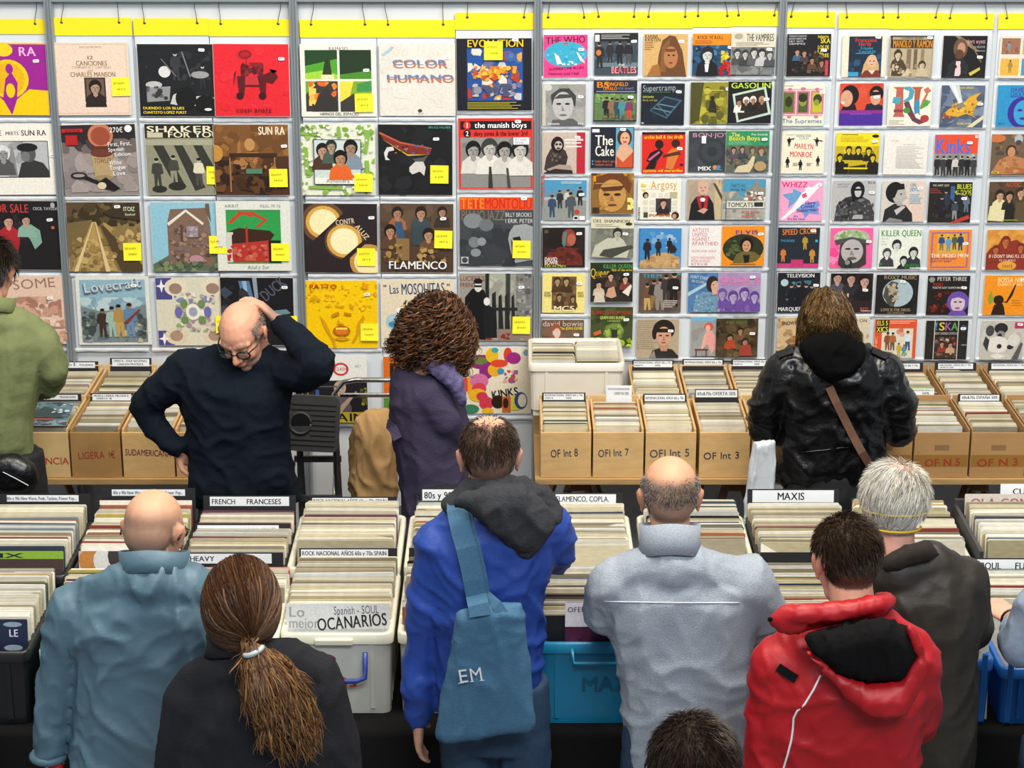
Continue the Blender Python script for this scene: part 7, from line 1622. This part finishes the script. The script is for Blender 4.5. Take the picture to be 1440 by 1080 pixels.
for k in range(6):
    c = q0 + V((.004 * k, -.006, -.010 - .013 * k))
    mb.tube([c + V((.006 * cos(a), .004 * sin(a) * (k % 2), .009 * sin(a))) for a in [j * pi / 5 for j in range(11)]], .0018, None, 5, False)
mb.build('chain', steel, sb, off=sb.location)
mb = MB(); c = q0 + V((.04, -.02, -.17))
mb.loft([(c + V((0, 0, -.06)), (.07, 0, 0), (0, .025, 0)), (c + V((0, 0, .0)), (.078, 0, 0), (0, .032, 0)), (c + V((0, 0, .07)), (.065, 0, 0), (0, .02, 0))], None, 20, 3)
mb.build('pouch', leather, sb, off=sb.location, smooth=True)

# curly haired woman in purple
p = Person('woman with curly auburn hair in a purple wool coat, standing by the wall', 605, -1.27)
p.body((617, 473, 0), -62, 16, 0, [[(628, 540, .06), (630, 600, .1), (655, 615, .16)], [(596, 545, -.05), (626, 592, -.09), (647, 626, -.02)]], head_colour('3a2214', crop_region(.02, -.06), amount=.9), 'dba890', turn=-70, hands=[(1, (.5, .6, -.3), (-.3, .2, -1), -1, 40), (0, (.6, .6, -.3), (0, .2, -1), 1, 40)])
p.cloth('coat', purplec, [(551, 517), (575, 502), (612, 503), (637, 533), (654, 570), (661, 605), (658, 640), (666, 720), (674, 800), (560, 800), (562, 720), (560, 667), (549, 601), (546, 548)], .13,
        [[(602, 550, .085, -.05), (626, 592, .066, -.08), (645, 620, .048, -.03)]], amp=.008, fs=7, stretch=(1, 1, .8))
p.cloth('scarf', mat('violet_scarf', '625a84', .8, .35, 40, bump=.3, bs=60), [(585, 503), (610, 498), (635, 508), (650, 535), (657, 572), (648, 574), (632, 548), (608, 526), (588, 516)], .035, dy=-.1, step=.011, vox=.007, amp=.008, fs=16)
mb = MB()
puff(mb, [(610, 421), (638, 426), (655, 447), (662, 475), (656, 503), (643, 515), (620, 511), (590, 505), (566, 501), (555, 490), (560, 465), (575, 442), (592, 427)], p.Y - .02, .12, .018)
me = remesh(mb, .011, 3); fold(me, .012, 16, 2, (1, 1, 1), False)
ca = me.color_attributes.new('Col', 'FLOAT_COLOR', 'POINT')
ca.data.foreach_set('color', [q for v in me.vertices for q in (*hx('36200f'), 1)])
bh = bvh_of(me)
vl = [v.co.copy() for v in me.vertices]
nl = [v.normal.copy() for v in me.vertices]
ho = p.put('hair', me, HAIR)
mbs = MB()
rr = random.Random(21)
CUR = ['33200f', '472b16', '5c381c', '6e4626', '3c2412', '23150a', '653e20', '7a5030']
for k in range(1500):
    i = rr.randrange(len(vl))
    v, n = vl[i], nl[i]
    t = V((n.x * .6 + rr.uniform(-.5, .5), n.y * .6, -1))
    t = (t - n * t.dot(n) * .9).normalized()
    b = t.cross(n).normalized()
    L, R_, ph, turns = rr.uniform(.06, .12), rr.uniform(.009, .017), rr.uniform(0, 6.3), rr.uniform(1.8, 3.2)
    pts = []
    for j in range(22):
        s_ = j / 21
        an = ph + s_ * turns * 2 * pi
        pts.append(v + n * (.004 + R_ * (1 + cos(an)) * .9) + t * (L * (s_ - .3)) + b * (R_ * sin(an)))
    mbs.tube(pts, .0029, rr.choice(CUR), 3)
p.putmb('curl', mbs, HAIR, False, ho)
mb = MB(); ribbon(mb, [p.at(a, b, c) for a, b, c in ((546, 596, -.02), (554, 604, -.09), (560, 618, -.12))], .035, (0, -1, .1), .006)
p.putmb('belt', mb, purplec)
p.legs(darkc)

# seller
p = Person('balding man with glasses in a navy sweater, one hand on his head, facing the front', 335, -1.36)
reg = crop_region(.035, -.07)
side = lambda q, d: (.8 * (1 - sst(.04, .075, q.z))) if reg(q, d) else .0
p.body((342, 471, -.05), 164, 30, 6, [[(268, 520), (206, 566, .02), (224, 602, 0), (250, 633, -.03)], [(396, 520), (446, 512, -.17), (391, 452, -.02)]],
       head_colour('766c64', side, stub='8a7f78', amount=.8, red=.35), 'd99f84', vox=.0048, hands=[(0, (.55, .45, -.5), (.6, -.5, -.1), -1, 55), (1, (-.62, .12, .62), (-.72, -.1, -.62), 1, 48)])
p.strands('hair', 1500, lambda q, d: side(q, d) * 1.1, short_path(.010, .5), .0009, ['8a8078', 'a09890', '6a625a'], 14)
glasses(p)
p.cloth('sweater', navy, [(255, 507), (285, 492), (316, 496), (345, 512), (375, 498), (400, 508), (412, 540), (408, 607), (412, 650), (427, 704), (345, 720), (266, 714), (262, 667), (258, 600), (250, 560), (247, 527)], .135,
        [[(268, 520, .082), (232, 548, .068), (204, 568, .06, .02), (222, 602, .052, 0), (247, 629, .042, -.03)], [(396, 522, .078), (428, 524, .072, -.1), (447, 512, .064, -.16), (424, 482, .052, -.10), (398, 458, .041, -.03)]], amp=.010, fs=7, stretch=(1, .7, 1), yoke=[(266, 518, .06), (300, 510, .066), (342, 512, .07), (375, 512, .066), (396, 522, .06)])
p.collar('neckband', navy, p.M @ V((0, -.02, -.16)), .070, .070, .03, .012, 16, .2)
p.legs(darkc, facing=-1)

# olive jacket man at the left edge
p = Person('dark haired man in an olive jacket, cut by the left edge of the picture', -5, -1.16)
p.body((-12, 382, .05), -8, 20, 0, [[(58, 475), (78, 520), (50, 545, .2)], [(-75, 480), (-90, 560), (-60, 570, .2)]], head_colour('1c130e', crop_region(.03, -.07), amount=.9), 'd8a084', hands=[(0, (-.4, 1, -.1), (0, 0, -1), -1, 40), (1, (.2, 1, -.1), (0, 0, -1), 1, 40)])
p.strands('hair', 3000, crop_region(.04, -.075), short_path(.05, .35), .0015, ['1c130e', '2a1d15', '120c08', '38281c'], 15, R0=(.086, .106, .096))
p.cloth('jacket', olive, [(-70, 460), (-20, 442), (30, 436), (55, 444), (70, 472), (62, 520), (48, 586), (48, 643), (54, 664), (0, 655), (-80, 650), (-90, 540)], .13, [[(56, 482, .078), (74, 520, .062), (68, 540, .055, .06), (48, 548, .045, .18)], [(-75, 485, .078), (-90, 560, .06), (-62, 570, .045, .18)]], amp=.008, fs=7, yoke=[(58, 478, .06), (25, 458, .066, -.02), (-10, 452, .078, -.035), (-45, 460, .066, -.02), (-75, 482, .06)])
p.collar('collar', olive, (-12, 440, -.02), .088, .084, .055, .009, -20, .2)
p.legs(darkc, .98)
bp = empty('waist_bag', tuple(p.at(22, 668, -.16)), 0, 'black bag at the hip of the olive jacket man', 'bag')
mb = MB(); puff(mb, [(-20, 642), (20, 636), (50, 652), (56, 675), (45, 694), (10, 696), (-25, 690)], p.Y - .16, .05, .015); me = remesh(mb, .01, 3)
me.transform(Matrix.Translation(-bp.location)); link('pouch', me, leather, bp)
mb = MB(); mb.tube([p.at(a, b, -.215) - bp.location for a, b in ((4, 664), (20, 672), (40, 683))], .003, None, 6, False); mb.build('zip', steel, bp)

# ---------------------------------------------------------------- things in the gap between the rear tables
bp_ = mat('grey_black_plastic', '2a2a2b', .5, .12, 30)
st = empty('step_stool', tuple(at(440, 700, -.75)), 0, 'folded black step stool with a ribbed tread and round hand hole, behind the navy sweater', 'step stool')
st.location.z = 0
A, B = at(404, 557, -.72), at(479, 632, -.72)
hw_, hh_ = (B.x - A.x) / 2, (A.z - B.z) / 2
tr = Matrix.Translation(V(((A.x + B.x) / 2 - st.location.x, -.72 - st.location.y, (A.z + B.z) / 2))) @ Matrix.Rotation(rad(-12), 4, 'X') @ Matrix.Rotation(rad(3), 4, 'Y')
mb = MB(); mb.loft([(tr @ V((0, 0, 0)), tr.to_3x3() @ V((hw_, 0, 0)), tr.to_3x3() @ V((0, 0, hh_))), (tr @ V((0, -.03, 0)), tr.to_3x3() @ V((hw_, 0, 0)), tr.to_3x3() @ V((0, 0, hh_)))], None, 32, 9)
td_ = mb.build('tread', bp_, st)
mb = MB()
for k in range(9):
    z = -hh_ * .72 + k * hh_ * .18
    mb.box(-hw_ * .1 if abs(z) < hh_ * .45 else -hw_ * .85, -.036, z - .005, hw_ * .85, -.03, z + .004, None, tr)
mb.build('rib', bp_, td_)
mb = MB(); mb.tube([tr @ V((-hw_ * .5 + .042 * cos(a), -.034, .042 * sin(a))) for a in [k * pi / 12 for k in range(25)]], .006, None, 8, False); mb.build('hand_hole_rim', bp_, td_, smooth=True)
mb = MB(); c0 = tr @ V((-hw_ * .5, -.0305, 0)); mb.loft([(c0, (.04, 0, 0), (0, 0, .04)), (c0 + V((0, -.002, 0)), (.04, 0, 0), (0, 0, .04))], None, 20); mb.build('hand_hole', mat('black_plastic'), td_)
for a, n_ in ((420, 'leg'), (472, 'leg')):
    mb = MB(); t0, t1 = at(a, 600, -.69), at(a + 3, 720, -.69)
    mb.loft([(V((t0.x, -.69, t0.z)) - st.location, (.012, 0, 0), (0, .016, 0)), (V((t1.x, -.62, .0)) - st.location, (.014, 0, 0), (0, .016, 0))], None, 4)
    mb.build(n_, bp_, st)
    mb = MB(); mb.loft([(V((t0.x, -.67, t0.z)) - st.location, (.01, 0, 0), (0, .012, 0)), (V((t1.x, -.45, .0)) - st.location, (.012, 0, 0), (0, .014, 0))], None, 4)
    mb.build(n_, bp_, st)
for py in (645, 700):
    t0, t1 = at(414, py, -.68), at(480, py, -.68)
    mb = MB(); mb.box(t0.x - st.location.x, -.69 - st.location.y, t0.z - .012, t1.x - st.location.x, -.675 - st.location.y, t0.z + .012); mb.build('crossbar', bp_, st)

ch = empty('folding_chair', (at(535, 640, -.42).x, -.42, 0), 0, 'chrome framed chair between the step stool and the purple coat', 'chair')
chrome = mat('chrome_tube', 'b8bcc0', .18, .03, 10, metal=1)
L = ch.location
cx = L.x
ztop = at(535, 540, -.42).z
mb = MB(); mb.tube([V((-.19, 0, 0)), V((-.19, .02, ztop * .6)), V((-.19, .05, ztop - .06)), V((-.15, .055, ztop - .01)), V((-.1, .055, ztop)), V((.1, .055, ztop)), V((.15, .055, ztop - .01)), V((.19, .05, ztop - .06)), V((.19, .02, ztop * .6)), V((.19, 0, 0))], .011, None, 10, False)
mb.build('back_frame', chrome, ch, smooth=True)
mb = MB(); mb.box(-.17, .045, ztop - .075, .17, .055, ztop - .055); mb.build('backrest', chrome, ch, bevel=.006)
mb = MB(); mb.box(-.19, -.36, .43, .19, .02, .46); mb.build('seat', mat('grey_vinyl', '4a4c4e', .5), ch, bevel=.008)
for s in (-1, 1):
    mb = MB(); mb.tube([V((s * .19, -.36, 0)), V((s * .19, -.2, .43)), V((s * .19, .0, .6))], .011, None, 10, False); mb.build('leg', chrome, ch, smooth=True)

ct = MB()
puff(ct, [(500, 580), (520, 574), (545, 578), (562, 600), (566, 640), (564, 690), (560, 722), (505, 722), (496, 690), (488, 655), (492, 610)], -.60, .09, .016)
me = remesh(ct, .010, 3); fold(me, .022, 6, 5, (1, 1, .6))
me.transform(Matrix.Translation(-V((cx, -.60, .6))))
o = link('coat', me, mat('beige_cotton_coat', 'b08c5c', .85, .1, 10, bump=.25, bs=30))
o.location = (cx, -.60, .6)
tag(o, 'beige coat heaped over the chair beside the purple coat woman', 'coat')

bagm = mat('white_carrier_film', 'd0d6dc', .35, .06, 8, bump=.35, bs=14, clear=.12)
wb = MB(); puff(wb, [(1060, 622), (1091, 616), (1090, 660), (1084, 720), (1080, 768), (1036, 768), (1046, 715)], -1.40, .018, .009)
me = remesh(wb, .006, 2); fold(me, .009, 13, 2, (1.6, 1, .25))
wq = at(1068, 690, -1.40)
me.transform(Matrix.Translation(-wq))
o = link('carrier_bag', me, bagm)
o.location = wq
tag(o, 'white plastic carrier bag hanging beside the black leather jacket woman', 'bag')
add_text(o, .2, .05, (.03, -.045, -.08), [(.05, .2, .5, 'REDUCE', .6, -82)], '4a9a70')

# ---------------------------------------------------------------- sleeves nobody can see from the stall front go; the 300 that show largest stay separate
def settle(objs, limit, name, label):
    bpy.context.view_layer.update()
    dg = bpy.context.evaluated_depsgraph_get()
    keep = []
    for o in objs:
        s = .313 if o.name.startswith('filed_album') else .178
        t = o.data.vertices[8].co.y * 2
        hit = 0
        for fz in (.998, .985, .96, .92, .85):
            for fx in (-.46, -.3, -.1, .1, .3, .46):
                p = o.matrix_world @ V((fx * s, -abs(t) * .5, fz * s))
                d = p - CAM
                ok, loc, nrm, idx, ob, mw = SC.ray_cast(dg, CAM, d.normalized())
                if ok and ob is not None and ob.name == o.name:
                    k = p - CAM
                    a = F * V((1, 0, 0)).dot(k) / (k.y * cT - k.z * sT) + 720
                    b = 540 - F * (k.y * sT + k.z * cT) / (k.y * cT - k.z * sT)
                    if 0 <= a <= 1440 and 0 <= b <= 1080:
                        hit += pxm(p) ** 2 * s
        keep.append((hit, o))
    keep.sort(key=lambda q: -q[0])
    rest = [o for h, o in keep[limit:] if h > 0]
    gone = [o for h, o in keep if h == 0]
    print('SETTLE', name, len(objs), 'seen', len([1 for h, o in keep if h > 0]), 'rest', len(rest))
    if rest:
        mb = MB()
        for o in rest:
            mb.add([o.matrix_world @ v.co for v in o.data.vertices], [tuple(p.vertices) for p in o.data.polygons], tuple(round(c, 2) for c in o.color[:3]))
        so = mb.build(name, mat('filed_sleeve_mass', attr='Col', rough=.33, var=.13, vs=28, coat=.35))
        tag(so, label, 'records', None, 'stuff')
    bpy.data.batch_remove(rest + gone)
FILED2 = [o for o in FILED if o.name.startswith("filed_single")]
settle([o for o in FILED if o.name.startswith('filed_album')], 295, 'filed_album_mass', 'the remaining record sleeves showing least among the filed rows in the crates')
settle([o for o in FILED2 if o.name.startswith('filed_single')], 295, 'filed_single_mass', 'the remaining singles showing least among the filed rows in the boxes')
